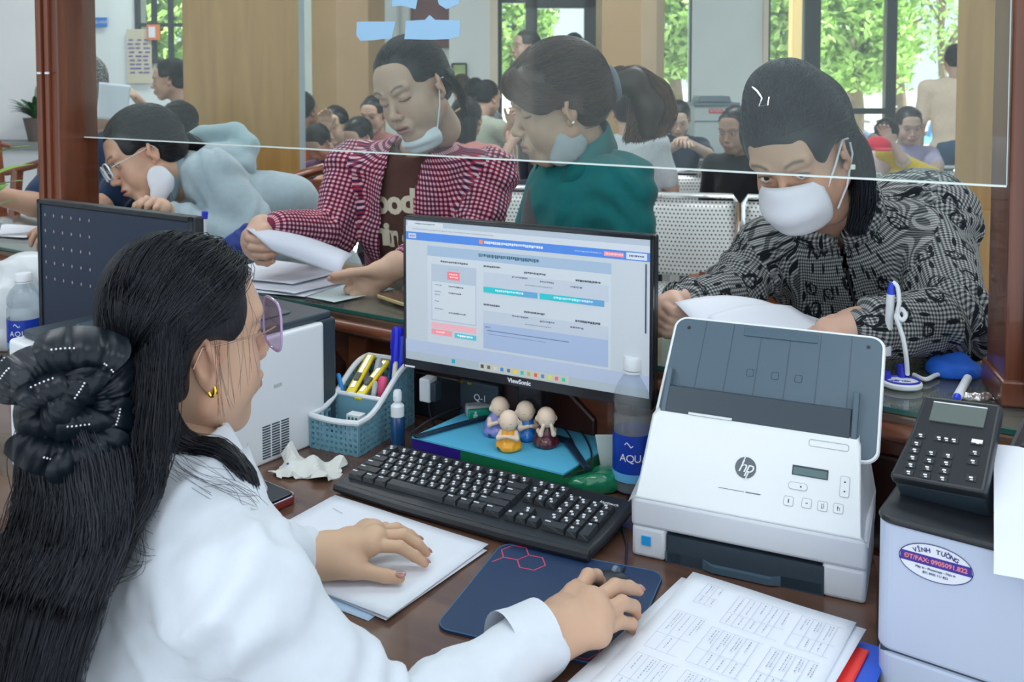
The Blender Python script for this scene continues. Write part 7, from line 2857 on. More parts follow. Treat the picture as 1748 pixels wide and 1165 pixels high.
f.post = wrinkle(0.006, 24, 41, [(osh[0], (1, 0, 1), 0.11), (OE1, (1, 0, -0.5), 0.12), (OW, (1, 0, 0), 0.06)], 0.007)
hoodie = fabric('hoodie_grey', (0.33, 0.42, 0.46), 0.9, 0.05, 0.3, 0.2, 700)
cloth('hoodie', f, 0.0065, hoodie, ho, None)
f = F()
hk = [PH(300, 250, 2.5), PH(345, 232, 2.52), PH(400, 226, 2.52), PH(425, 250, 2.5), PH(418, 285, 2.46), PH(370, 300, 2.42), PH(310, 290, 2.40), PH(288, 330, 2.36)]
for a, b in zip(hk[:-1], hk[1:]):
    f.cap(a, b, 0.026, 0.026, 0.02)
f.ell(PH(375, 265, 2.48), (0.07, 0.05, 0.035), 0.03)
f.post = wrinkle(0.005, 40, 8)
V, Q = surf(f, 0.005)
np_mesh('hood', V, Q, hoodie, ho)
sp = [npv(PH(330, 255, 2.36)), npv(PH(375, 275, 2.30)), npv(PH(410, 320, 2.27)), npv(PH(435, 370, 2.24))]
capO = hair_cap(h=0.004, fringe=0.0, side=-0.004, thick=0.003)
stO = flow(2600, (0.1, -1.0, -0.2), 27, 12, 0.005, 0.004, spread=0.16)
tO = curve_local(OM, [(0.0, -0.10, -0.01), (0.03, -0.13, -0.05), (0.05, -0.12, -0.09)], 500, [((0.015, 0, 0.02), (0, 0.01, 0)), ((0.02, 0, 0.01), (0, 0.01, 0)), ((0.02, 0, 0.01), (0, 0.01, 0))], 15, 0.004)
hair_obj(ho, OM, capO, [hug(stO, capO[2])], 0.0007, (0.016, 0.015, 0.018), world_strands=[(tO, 0.0009)], label='black hair tied low')
clearrim = mat('clear_rim', (0.62, 0.68, 0.72), 0.12, coat=0.6)
glasses(OM, ho, clearrim, clearrim, glassmat('lens_clear', (0.94, 0.97, 0.98), 0.06), 0.026, 0.022, 0.0024, 0.112, -0.002)
f = F().ell((-0.074, 0.014, -0.085), (0.012, 0.032, 0.042), 0.008).ell((-0.07, 0.035, -0.115), (0.01, 0.02, 0.022), 0.01)
f.post = wrinkle(0.003, 80, 3)
V, Q = surf(f, 0.003)
mo_ = np_mesh('face_mask', tfm(OM, V), Q, mask_white, ho, label='white mask hanging from one ear')
for pts in ([(-0.076, 0.030, -0.05), (-0.084, 0.02, 0.0), (-0.086, 0.0, 0.026)], [(-0.08, -0.005, -0.055), (-0.09, -0.03, -0.02), (-0.09, -0.022, 0.014)]):
    o = obj('ear_loop', MB().tube([Vector(p) for p in tfm(OM, npv(pts))], 0.004, 6, flat=0.4), mask_white, mo_)
    o.matrix_parent_inverse = ho.matrix_basis.inverted()
obj('drawstring', MB().tube([PH(292, 330, 2.30), PH(296, 350, 2.27), PH(290, 362, 2.25)], 0.0025, 6), fabric('cord_dark', (0.05, 0.09, 0.12)), ho, world=True)
# ================================================================== MONITOR
TLm = Vector(P(690, 368, 1.755))
TRm = Vector(P(1117, 403, 1.52))
mw_ = (TRm - TLm).length
myw = math.degrees(math.atan2((TRm - TLm).y, (TRm - TLm).x))
MT = frame((TLm.x, TLm.y, TLm.z - 0.288), myw)
mon = thing('computer_monitor', 'black widescreen computer monitor showing a web form, facing the clerk', 'monitor', MT)
MHt = 0.288
obj('casing', MB().box((mw_ / 2, 0.014, MHt / 2), (mw_, 0.022, MHt)).box((mw_ / 2, 0.035, MHt * 0.42), (mw_ * 0.7, 0.03, MHt * 0.6)), black, mon, smooth=False, bevel=0.004)
bzl = MB()
bt0, bt1, bs_ = 0.018, 0.007, 0.006
bzl.box((mw_ / 2, 0.0, bt0 / 2), (mw_, 0.008, bt0)).box((mw_ / 2, 0, MHt - bt1 / 2), (mw_, 0.008, bt1)).box((bs_ / 2, 0, MHt / 2), (bs_, 0.008, MHt)).box((mw_ - bs_ / 2, 0, MHt / 2), (bs_, 0.008, MHt))
obj('bezel', bzl, blackg, mon, smooth=False, bevel=0.001)
scr_m = mat('screen_glow', (0, 0, 0), 0.35, attr='Col', emit=(1, 1, 1), estr=0.40)
SWd, SHt = mw_ - 2 * bs_, MHt - bt0 - bt1
ui = MB()
r = random.Random(8)
lay = [0.0]


def ur(x0, y0, x1, y1, c, z=None):
    """rectangle on the screen in 0..1000 x 0..560 (y down)"""
    lay[0] += 0.000004
    d = -0.0032 - lay[0]
    X0, X1 = bs_ + SWd * x0 / 1000, bs_ + SWd * x1 / 1000
    Z0, Z1 = MHt - bt1 - SHt * y0 / 560, MHt - bt1 - SHt * y1 / 560
    ui.add([(X0, d, Z1), (X1, d, Z1), (X1, d, Z0), (X0, d, Z0)], [(0, 1, 2, 3)], col=c)


def uline(x, y, ln, h_, c):
    while ln > 0:
        w_ = r.uniform(4, 11)
        ur(x, y + r.uniform(-0.6, 0.6), x + w_ - 1.6, y + h_ * r.uniform(0.7, 1.1), c)
        x += w_
        ln -= w_


W0 = (0.42, 0.47, 0.51)
ur(0, 0, 1000, 560, W0)
ur(0, 0, 1000, 22, (0.34, 0.40, 0.47))
ur(8, 4, 170, 22, (0.50, 0.54, 0.58))
uline(40, 10, 90, 5, (0.15, 0.17, 0.2))
ur(0, 22, 1000, 46, (0.47, 0.51, 0.56))
uline(30, 32, 360, 4, (0.3, 0.33, 0.36))
ur(0, 46, 1000, 78, (0.06, 0.19, 0.56))
ur(12, 52, 48, 72, (0.42, 0.46, 0.55))
uline(18, 60, 24, 5, (0.1, 0.15, 0.3))
ur(330, 54, 346, 70, (0.65, 0.2, 0.1))
uline(352, 57, 240, 10, (0.55, 0.6, 0.7))
uline(720, 60, 100, 4, (0.3, 0.4, 0.65))
ur(832, 54, 905, 70, (0.7, 0.22, 0.27))
uline(838, 59, 60, 6, (0.8, 0.5, 0.5))
ur(915, 50, 990, 74, (0.5, 0.55, 0.62))
uline(925, 58, 50, 7, (0.1, 0.12, 0.2))
ur(100, 95, 860, 480, (0.46, 0.51, 0.555))
ur(100, 95, 860, 135, (0.28, 0.38, 0.50))
uline(328, 107, 250, 13, (0.03, 0.10, 0.16))
uline(160, 150, 120, 7, (0.08, 0.09, 0.12))
ur(118, 166, 318, 390, (0.36, 0.42, 0.50))
ur(122, 235, 314, 386, (0.48, 0.53, 0.57))
uline(195, 178, 40, 5, (0.3, 0.35, 0.45))
ur(190, 190, 245, 222, (0.72, 0.16, 0.19))
uline(198, 198, 38, 5, (0.85, 0.6, 0.6))
uline(202, 209, 30, 5, (0.85, 0.6, 0.6))
for k, (xx, yy, l1, l2) in enumerate([(134, 246, 26, 66), (134, 272, 30, 50), (134, 284, 20, 0), (134, 310, 18, 0), (134, 340, 38, 0), (196, 350, 0, 70)]):
    if l1:
        uline(xx, yy, l1, 4, (0.2, 0.22, 0.28))
    if l2:
        uline(196, yy, l2, 5, (0.08, 0.09, 0.12))
ur(118, 398, 318, 420, (0.68, 0.36, 0.40))
ur(118, 424, 212, 446, (0.72, 0.26, 0.30))
uline(140, 431, 40, 7, (0.85, 0.5, 0.5))
ur(222, 428, 318, 448, (0.1, 0.42, 0.50))
uline(235, 434, 66, 7, (0.7, 0.8, 0.85))
for (yy) in (0, 148):
    uline(350, 150 + yy, 70, 7, (0.08, 0.09, 0.12))
    uline(520, 158 + yy, 80, 7, (0.08, 0.09, 0.12))
    uline(725, 166 + yy, 95, 8, (0.05, 0.06, 0.09))
    ur(350, 176 + yy, 850, 236 + yy, (0.41, 0.46, 0.53))
    uline(470, 180 + yy, 60, 6, (0.12, 0.14, 0.2))
    uline(585, 186 + yy, 55, 6, (0.12, 0.14, 0.2))
    uline(705, 192 + yy, 45, 6, (0.12, 0.14, 0.2))
    uline(525, 206 + yy, 105, 4, (0.22, 0.25, 0.3))
ur(350, 232, 575, 254, (0.02, 0.42, 0.47))
ur(500, 232, 575, 254, (0.10, 0.30, 0.50))
ur(584, 232, 835, 254, (0.02, 0.42, 0.47))
ur(740, 232, 835, 254, (0.10, 0.28, 0.50))
uline(400, 238, 110, 8, (0.4, 0.65, 0.72))
uline(640, 238, 150, 8, (0.4, 0.65, 0.72))
ur(350, 372, 850, 470, (0.30, 0.38, 0.54))
uline(358, 385, 24, 4, (0.1, 0.12, 0.2))
ur(366, 398, 700, 401, (0.1, 0.14, 0.25))
ur(366, 412, 610, 414, (0.15, 0.2, 0.35))
ur(0, 480, 1000, 532, (0.36, 0.42, 0.55))
ur(0, 528, 1000, 560, (0.34, 0.40, 0.44))
ur(210, 533, 226, 549, (0.02, 0.3, 0.42))
ur(330, 528, 700, 556, (0.44, 0.44, 0.38))
for k, c in enumerate([(0.05, 0.06, 0.08), (0.1, 0.1, 0.1), (0.5, 0.5, 0.5), (0.03, 0.2, 0.55), (0.05, 0.15, 0.25), (0.7, 0.5, 0.05), (0.02, 0.4, 0.4), (0.4, 0.35, 0.1), (0.6, 0.1, 0.05), (0.05, 0.2, 0.5), (0.5, 0.6, 0.1), (0.7, 0.1, 0.15), (0.02, 0.45, 0.3)]):
    ur(338 + k * 28, 535, 351 + k * 28, 549, c)
ur(985, 85, 990, 330, (0.03, 0.04, 0.1))
screen = obj('screen', MB().box((mw_ / 2, -0.001, bt0 + SHt / 2), (SWd, 0.004, SHt)), blackg, mon, smooth=False)
obj('screen_image', ui, scr_m, screen, smooth=False, cols=True, kind='stuff')
text('lettering', 'ViewSonic', 0.011, mat('white_ink'), mon, Matrix.Translation((mw_ * 0.5, -0.0045, 0.009)) @ FX, bold=0.0003)
obj('power_sticker', MB().box((0.014, -0.0045, 0.0035), (0.022, 0.001, 0.003)), mat('white_ink'), mon, smooth=False)
# stand on the blue box
BZ = 0.79
zb = BZ - MT.translation.z
obj('stand_neck', MB().box((mw_ * 0.5, 0.045, zb / 2 + 0.03), (0.05, 0.02, -zb + 0.06)), blackg, mon, smooth=False, bevel=0.003)
for ux_, vx_, ue, ve in ((830, 712, 708, 746), (968, 752, 1002, 800)):
    fe = [Vector((mw_ * 0.5, 0.045, zb + 0.006))] + [MT.inverted() @ D(u_, v_, BZ + 0.004) for u_, v_ in ((ux_, vx_), (ue, ve))]
    obj('stand_foot', MB().tube(fe, [0.012, 0.009, 0.006], 8, flat=0.4), mat('cord_navy', (0.01, 0.03, 0.06), 0.35), mon)

# second monitor at left, seen beyond the clerk's head
a = Vector(P(66, 340, 1.9))
b_ = Vector(P(330, 372, 1.638))
m2 = (b_ - a).length
M2 = frame((a.x, a.y, a.z - 0.30), math.degrees(math.atan2((b_ - a).y, (b_ - a).x)))
m2t = thing('computer_monitor', 'dark monitor behind the clerk\'s head, its switched-off panel dotted with reflections', 'monitor', M2)
obj('casing', MB().box((m2 / 2, 0.012, 0.15), (m2, 0.024, 0.30)), black, m2t, smooth=False, bevel=0.004)
obj('bezel', MB().box((m2 / 2, -0.002, 0.008), (m2, 0.006, 0.016)).box((m2 / 2, -0.002, 0.296), (m2, 0.006, 0.008)).box((0.005, -0.002, 0.15), (0.010, 0.006, 0.3)).box((m2 - 0.005, -0.002, 0.15), (0.010, 0.006, 0.3)), blackg, m2t, smooth=False, bevel=0.001)
obj('panel', MB().box((m2 / 2, -0.0005, 0.15), (m2 - 0.02, 0.003, 0.28)), mat('panel_navy', (0.012, 0.025, 0.055), 0.3), m2t, smooth=False)
dots = MB()  # reflections on the dark panel, modelled as rows of pale dots
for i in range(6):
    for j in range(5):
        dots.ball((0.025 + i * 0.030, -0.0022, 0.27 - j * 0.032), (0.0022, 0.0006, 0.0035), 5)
obj('reflection_dots', dots, mat('dot_pale', (0.35, 0.25, 0.27), 0.4), m2t, kind='stuff')
obj('stand', MB().box((m2 / 2, 0.05, -0.08), (0.05, 0.03, 0.2)).box((m2 / 2, 0.03, a.z and (0.757 - M2.translation.z)), (0.2, 0.16, 0.012)), black, m2t, smooth=False, bevel=0.003)

# ================================================================== BLUE BOX AND WHAT IS ON IT
b0, b1, b2 = D(703, 745, BZ), D(962, 808, BZ), D(1043, 762, BZ)
bw_ = (b1 - b0).length
BBM = frame((b0.x, b0.y, 0.7505), math.degrees(math.atan2(b1.y - b0.y, b1.x - b0.x)))
bh = BZ - 0.7515
bb = thing('blue_box', 'flat box with bright cyan lid, purple and green sides, under the monitor', 'box', BBM)
cyan = mat('cyan_card', (0.10, 0.50, 0.76), 0.6)
obj('lid', MB().prism([(0, 0), (bw_, 0), (bw_ + 0.02, 0.23), (0.02, 0.23)], bh - 0.003, bh), cyan, bb, smooth=False)
obj('purple_side', MB().box((bw_ * 0.17, 0.004, bh / 2 - 0.001), (bw_ * 0.34, 0.006, bh - 0.003)), mat('box_purple', (0.035, 0.02, 0.26), 0.25), bb, smooth=False)
obj('green_side', MB().box((bw_ * 0.67, 0.004, bh / 2 - 0.001), (bw_ * 0.66, 0.006, bh - 0.003)), mat('box_green', (0.012, 0.17, 0.07), 0.2), bb, smooth=False)
obj('right_side', MB().prism([(bw_ - 0.006, 0), (bw_, 0), (bw_ + 0.02, 0.23), (bw_ + 0.014, 0.23)], 0, bh - 0.003), mat('box_green'), bb, smooth=False)
obj('inner_fill', MB().prism([(0.01, 0.01), (bw_ - 0.01, 0.01), (bw_ + 0.008, 0.22), (0.03, 0.22)], 0, bh - 0.004), mat('box_purple'), bb, smooth=False)
obj('yellow_dot', MB().ball((bw_ * 0.36, -0.001, 0.004), (0.005, 0.002, 0.003), 8), mat('yellow_dot', (0.6, 0.6, 0.05), 0.4), bb)
c = D(958, 845)
t = thing('plastic_bag', 'crumpled green plastic sheet bulging at the right corner of the blue box', 'bag', (c.x + 0.05, c.y + 0.01, 0.7505))
f = F().ell((0, 0, 0.012), (0.045, 0.016, 0.017), 0.01).ell((0.03, 0.02, 0.014), (0.03, 0.03, 0.018), 0.01)
f.post = wrinkle(0.004, 120, 4)
V, Q = surf(f, 0.003)
V[:, 2] = np.maximum(V[:, 2], 0)
np_mesh('film', V, Q, mat('green_film', (0.01, 0.22, 0.10), 0.15, coat=0.5), t, world=False)

pale = mat('figurine_skin', (0.86, 0.68, 0.52), 0.45)


def monk(label, u, v, c, yaw, lean=0, pose=0, s=1.0):
    p = D(u, v, BZ)
    t = thing('monk_figurine', label, 'figurine', frame((p.x, p.y, BZ + 0.0005), yaw) @ Matrix.Scale(s, 4), 'little monk figurines on the blue box')
    m = mat('robe' + str(c), c, 0.3, coat=0.4)
    f = F().ell((0, 0, 0.015), (0.016, 0.014, 0.016), 0.006).ell((0, 0.002, 0.004), (0.019, 0.016, 0.008), 0.008).cap((0, 0, 0.02), (0, -0.002, 0.031), 0.011, 0.008, 0.008)
    f.cap((-0.012, -0.006, 0.006), (0.004, -0.014, 0.005), 0.006, 0.005, 0.006).cap((0.012, -0.006, 0.006), (-0.004, -0.014, 0.005), 0.006, 0.005, 0.006)
    f.post = wrinkle(0.0012, 260, 3)
    V, Q = surf(f, 0.0016)
    V[:, 2] = np.maximum(V[:, 2], 0)
    np_mesh('robe', V, Q, m, t, world=False)
    hx_ = 0.006 * lean
    g = F().ell((hx_, -0.003, 0.045), (0.0145, 0.0145, 0.0148), 0.004).ell((hx_, -0.008, 0.040), (0.011, 0.009, 0.009), 0.006)
    for sgn in (-1, 1):
        g.ell((hx_ + sgn * 0.0145, -0.002, 0.042), (0.003, 0.003, 0.0045), 0.002)
    V, Q = surf(g, 0.0014)
    hd_ = np_mesh('head', V, Q, pale, t, world=False)
    g = F()
    if pose == 0:
        g.cap((-0.011, -0.004, 0.026), (-0.014, -0.012, 0.020), 0.004, 0.0035, 0.003).cap((-0.014, -0.012, 0.020), (-0.003, -0.017, 0.024), 0.0035, 0.003, 0.003)
        g.cap((0.011, -0.004, 0.026), (0.014, -0.012, 0.020), 0.004, 0.0035, 0.003).cap((0.014, -0.012, 0.020), (0.003, -0.017, 0.024), 0.0035, 0.003, 0.003)
    else:
        for sgn in (-1, 1):
            g.cap((sgn * 0.012, -0.004, 0.024), (sgn * 0.010, -0.015, 0.022), 0.004, 0.0035, 0.003).cap((sgn * 0.010, -0.015, 0.022), (sgn * 0.006, -0.016, 0.036), 0.0035, 0.003, 0.003)
    V, Q = surf(g, 0.0012)
    np_mesh('arms', V, Q, pale, t, world=False)
    fm = MB()
    for sgn in (-1, 1):
        fm.tube([(hx_ + sgn * 0.0072, -0.0163, 0.0437), (hx_ + sgn * 0.0048, -0.0175, 0.0430), (hx_ + sgn * 0.0028, -0.0174, 0.0437)], 0.0005, 4)
    fm.tube([(hx_ - 0.002, -0.0168, 0.0370), (hx_, -0.0172, 0.0366), (hx_ + 0.002, -0.0168, 0.0370)], 0.0005, 4)
    obj('face_lines', fm, mat('face_ink', (0.3, 0.12, 0.08), 0.5), hd_, kind='stuff')
    obj('foot_bead', MB().ball((-0.013, -0.011, 0.004), 0.004, 8), mat('bead', (0.02, 0.09, 0.1), 0.3), t)


monk('little monk figurine in a lavender robe, leftmost, leaning right', 846, 741, (0.22, 0.24, 0.62), 20, 1, 0, 1.15)
monk('little monk figurine in a shiny yellow-orange robe, nearest the keyboard', 869, 766, (0.90, 0.40, 0.01), -10, 0, 0, 1.15)
monk('little monk figurine in a bright blue robe behind the yellow one', 899, 748, (0.02, 0.20, 0.62), 15, -0.5, 0, 1.15)
monk('little monk figurine in a maroon robe with hands to its face, rightmost', 932, 760, (0.10, 0.012, 0.02), 5, 0, 1, 1.15)

p = D(822, 712, BZ)
t = thing('tissue_pack', 'small green and white packet lying behind the lavender figurine', 'packet', frame((p.x, p.y, BZ + 0.0005), 12))
obj('green_half', MB().box((0, -0.008, 0.009), (0.055, 0.012, 0.018)), mat('pack_green', (0.01, 0.33, 0.20), 0.25), t, bevel=0.003)
obj('white_half', MB().box((0, 0.010, 0.011), (0.058, 0.026, 0.022)), mat('pack_white', (0.42, 0.46, 0.48), 0.35), t, bevel=0.004)
obj('emblem', MB().box((-0.014, -0.0145, 0.009), (0.008, 0.001, 0.002), M=Matrix.Rotation(0.0, 4, 'Y')).box((-0.014, -0.0145, 0.005), (0.008, 0.001, 0.002)).box((-0.014, -0.0145, 0.013), (0.003, 0.001, 0.004)), mat('white_ink'), t, smooth=False)

# black boxes, plug and cables behind
t = thing('power_adapter', 'black power adapter block standing behind the basket, under the monitor', 'adapter', frame((-0.13, 1.875, 0.7505), -31))
obj('block', MB().box((-0.01, 0.0, 0.045), (0.12, 0.04, 0.09)), black, t, bevel=0.004)
obj('rear_block', MB().box((0.10, -0.02, 0.05), (0.09, 0.04, 0.10)), dgrey, t, bevel=0.004)
text('lettering', 'Q-1', 0.018, mat('white_ink'), t, Matrix.Translation((0.105, -0.042, 0.07)) @ FX)
obj('brass_tabs', MB().box((0.06, -0.041, 0.095), (0.010, 0.002, 0.005)).box((0.08, -0.041, 0.095), (0.010, 0.002, 0.005)), mat('gold'), t, smooth=False)
q = P(731, 664, 1.80)
t = thing('wall_plug', 'white square plug adapter pushed into the black block behind the basket', 'plug', frame((q.x, q.y, q.z), -28))
obj('plug_body', MB().box((0, 0, 0), (0.024, 0.03, 0.046)), white_p, t, bevel=0.003)
obj('plug_face', MB().box((0.018, 0.0, -0.002), (0.012, 0.024, 0.036)), dgrey, t, bevel=0.002)
obj('cable_tail', MB().tube([(0, 0, -0.022), (0.004, 0, -0.05), (0.02, 0.01, -0.105)], 0.0022, 6), black, t)
for i, (lab, pts, rr) in enumerate([
        ('black cable looping over the right part of the blue box', [(950, 708), (990, 735), (1010, 775), (1000, 800), (985, 806), (962, 815)], 0.0017),
        ('second black cable drooping from the monitor to the box corner', [(948, 715), (970, 740), (985, 770), (995, 790), (1000, 802)], 0.0015),
        ('black cable slanting from the adapter to the basket foot', [(700, 742), (735, 718), (780, 698), (850, 682)], 0.0028)]):
    pp_ = [D(u, v, BZ + rr + 0.001) for u, v in pts]
    o0 = Vector((pp_[0].x, pp_[0].y, BZ))
    t = thing('cable', lab, 'cable', o0, 'cables over the blue box')
    obj('cord', MB().tube([p - o0 for p in bez([npv(p)[None] for p in pp_], 24)[0].tolist() and [Vector(x) for x in bez([npv(p)[None] for p in pp_], 24)[0]]], rr, 6), black, t)

# ================================================================== ON THE COUNTER
def csheet(label, u, v, yaw, w_=0.21, d_=0.297, k=0, wav=0.0015, m=paper):
    p = D(u, v, CZ)
    return sheet('paper_sheet', label, frame((p.x, p.y, CZ + 0.001 + 0.0035 * k), yaw), w_, d_, m, wav=wav)


csheet('white sheet lying lowest on the counter in front of the plaid-shirt woman', 440, 462, -24, 0.30, 0.21, 0)
csheet('white sheet with a curled front edge on the counter pile', 470, 458, -34, 0.297, 0.21, 1, 0.003)
csheet('pale green-white sheet under the phone on the counter', 575, 475, -40, 0.21, 0.18, 0, m=mat('paper_green', (0.62, 0.74, 0.74), 0.7))
csheet('topmost white sheet on the counter pile', 455, 452, -30, 0.28, 0.2, 3, 0.002)
csheet('white sheet lying on the counter at the far left behind the post', 10, 384, -20, 0.3, 0.2, 0)
p = D(640, 512, CZ)
t = thing('mobile_phone', 'phone in a gold rim lying on the counter edge behind the monitor', 'phone', frame((p.x, p.y, CZ + 0.005), -50))
obj('phone_body', MB().prism(rrect(0, 0, 0.145, 0.07, 0.012), 0, 0.008), mat('gold_body', (0.55, 0.42, 0.2), 0.3), t, bevel=0.002)
obj('screen', MB().prism(rrect(0.003, 0.003, 0.142, 0.067, 0.01), 0.008, 0.0085), mat('phone_glass', (0.12, 0.08, 0.06), 0.15), t, smooth=False)


def lone_pen(label, a, b, r_, c, capc, cat='pen'):
    a, b = Vector(a), Vector(b)
    L_ = (b - a).length
    t = thing('ballpoint_pen', label, cat, Matrix.Translation(a) @ (b - a).to_track_quat('Z', 'Y').to_matrix().to_4x4())
    obj('barrel', MB().lathe([(r_ * 0.3, -0.006), (r_ * 0.8, 0.004), (r_, 0.012), (r_, L_ * 0.72)], 12), mat('pb' + str(c), c, 0.3), t)
    obj('cap', MB().lathe([(r_ * 1.1, L_ * 0.72), (r_ * 1.1, L_ * 0.97), (r_ * 0.6, L_)], 12), mat('pc' + str(capc), capc, 0.3), t)
    obj('clip', MB().box((r_ * 1.3, 0, L_ * 0.85), (0.0015, 0.003, L_ * 0.22)), mat('pc' + str(capc)), t, smooth=False)
    return t


lone_pen('blue pen lying on the counter near the papers', D(400, 466, CZ + 0.006), D(440, 460, CZ + 0.006), 0.005, (0.02, 0.04, 0.6), (0.02, 0.05, 0.75))
lone_pen('white pen with blue end standing up behind the left monitor', P(346, 408, 2.2), P(350, 360, 2.2), 0.007, (0.75, 0.8, 0.85), (0.03, 0.04, 0.55))
p = D(398, 452, CZ)
t = thing('pouch', 'small dark blue cloth pouch on the counter beside the grey sleeve', 'pouch', (p.x, p.y + 0.05, CZ + 0.004))
f = F().ell((0, 0, 0.035), (0.045, 0.035, 0.035), 0.01).cap((0, 0, 0.05), (0.02, 0.0, 0.085), 0.02, 0.012, 0.02)
f.post = wrinkle(0.004, 90, 6)
V, Q = surf(f, 0.004)
V[:, 2] = np.maximum(V[:, 2], 0)
np_mesh('cloth_body', V, Q, mat('pouch_blue', (0.01, 0.035, 0.22), 0.6), t, world=False)

# desk pen on its coiled stand
p = D(1540, 662, CZ)
pst = thing('counter_pen_stand', 'white and blue oval pen stand with a thick white cord on the counter', 'pen stand', frame((p.x, p.y, CZ + 0.001), -10))
ov = [(0.030 * math.cos(a), 0.024 * math.sin(a)) for a in np.linspace(0, 2 * PI, 33)[:-1]]
obj('base', MB().prism(ov, 0, 0.010), white_p, pst, bevel=0.003)
obj('blue_ring', MB().tube([(x * 0.86, y * 0.86, 0.011) for x, y in ov], 0.0018, 6, closed=True), mat('stand_blue', (0.02, 0.03, 0.45), 0.35), pst)
obj('blue_holder', MB().cyl((0.004, 0.020, 0.008), (0.003, 0.024, 0.030), 0.007, n=12).cyl((-0.024, 0.012, 0.006), (-0.024, 0.014, 0.020), 0.010, n=12), mat('stand_blue'), pst)
text('lettering', 'TIẾP TÂN', 0.007, mat('stand_blue'), pst, Matrix.Translation((-0.003, -0.003, 0.0103)), bold=0.0002)
Mi = pst.matrix_basis.inverted()


def LP(u, v, Y):
    return Mi @ Vector(P(u, v, Y))


pa, pb = LP(1514, 606, 1.50), LP(1522, 482, 1.49)
obj('pen_barrel', MB().cyl(pa, pa + (pb - pa) * 0.84, 0.0064, n=14), white_p, pst)
obj('pen_tip', MB().cyl(pa + (pb - pa) * 0.84, pb, 0.0062, 0.0035, n=14), mat('pen_blue', (0.02, 0.06, 0.7), 0.3), pst)
crd = [LP(*a) for a in [(1524, 482, 1.49), (1532, 490, 1.485), (1535, 515, 1.48), (1532, 536, 1.48), (1540, 547, 1.475), (1546, 538, 1.48), (1538, 528, 1.485), (1530, 540, 1.48), (1536, 560, 1.475), (1542, 580, 1.47), (1547, 610, 1.465), (1549, 640, 1.47)]]
obj('cord', MB().tube([Vector(x) for x in bez([npv(q)[None] for q in crd], 60)[0]], 0.0036, 8), white_p, pst)
cr2 = [D(1560, 640, CZ + 0.006), D(1580, 648, CZ + 0.006), D(1600, 640, CZ + 0.006), D(1630, 636, CZ + 0.006), D(1650, 640, CZ + 0.008)]
obj('cord', MB().tube([Mi @ Vector(x) for x in bez([npv(q)[None] for q in cr2], 24)[0]], 0.0036, 8), white_p, pst)
qa, qb = Mi @ D(1652, 646, CZ + 0.008), Mi @ D(1634, 678, CZ + 0.008)
obj('pen_barrel', MB().cyl(qa, qb, 0.0064, n=14), white_p, pst)
obj('pen_tip', MB().cyl(qb, qb + (qb - qa) * 0.12, 0.006, 0.0035, n=14), mat('pen_blue'), pst)
p = D(1655, 652, CZ)
t = thing('blue_cloth', 'bunched bright blue cloth on the counter by the right post', 'cloth', (p.x - 0.005, p.y + 0.045, CZ + 0.001))
f = F().ell((0, 0, 0.005), (0.042, 0.038, 0.018), 0.012).ell((0.01, 0.012, 0.010), (0.022, 0.02, 0.018), 0.012).ell((-0.02, -0.01, 0.008), (0.02, 0.02, 0.012), 0.01)
f.post = wrinkle(0.005, 90, 7)
V, Q = surf(f, 0.003)
V[:, 2] = np.maximum(V[:, 2], 0)
np_mesh('cloth_body', V, Q, mat('cloth_blue', (0.01, 0.12, 0.62), 0.7), t, world=False)
p = D(1668, 684, CZ)
t = thing('crumpled_foil', 'crumpled silvery foil scrap at the foot of the right post', 'foil', (p.x, p.y, CZ + 0.001))
f = F().ell((0, 0, 0.003), (0.022, 0.008, 0.005), 0.004).ell((0.012, 0.006, 0.003), (0.012, 0.008, 0.005), 0.004)
f.post = wrinkle(0.004, 300, 2)
V, Q = surf(f, 0.002)
V[:, 2] = np.maximum(V[:, 2], 0)
np_mesh('foil_body', V, Q, mat('foil', (0.7, 0.68, 0.66), 0.2, metal=0.8), t, world=False)
# sheets held by the masked woman
for k, (lab, pts, m_) in enumerate([('thin pinkish sheet peeking behind the papers held by the masked woman', [(1290, 520, 1.70), (1330, 528, 1.66), (1385, 560, 1.60), (1330, 575, 1.60)], mat('paper_pink', (0.72, 0.38, 0.48), 0.7)),
                                    ('translucent white sheet lifted by the masked woman\'s hands', [(1152, 516, 1.60), (1300, 512, 1.72), (1400, 545, 1.62), (1220, 585, 1.52)], paper),
                                    ('white document the masked woman is handing over the counter', [(1205, 540, 1.58), (1350, 522, 1.68), (1420, 566, 1.56), (1260, 600, 1.50)], paper)]):
    q = [npv(P(*a)) for a in pts]
    N = 10
    V = []
    for j in range(N + 1):
        for i in range(N + 1):
            a, b = i / N, j / N
            V.append((q[0] * (1 - a) + q[1] * a) * (1 - b) + (q[3] * (1 - a) + q[2] * a) * b + npv((0, 0, 0.012)) * math.sin(PI * a) * math.sin(PI * b + k))
    Qd = np.array([(j * (N + 1) + i, (j + 1) * (N + 1) + i, (j + 1) * (N + 1) + i + 1, j * (N + 1) + i + 1) for j in range(N) for i in range(N)])
    o = np_mesh('paper_sheet', np.array(V), Qd, m_)
    o.modifiers.new('s', 'SOLIDIFY').thickness = 0.0006
    tag(o, lab, 'paper')

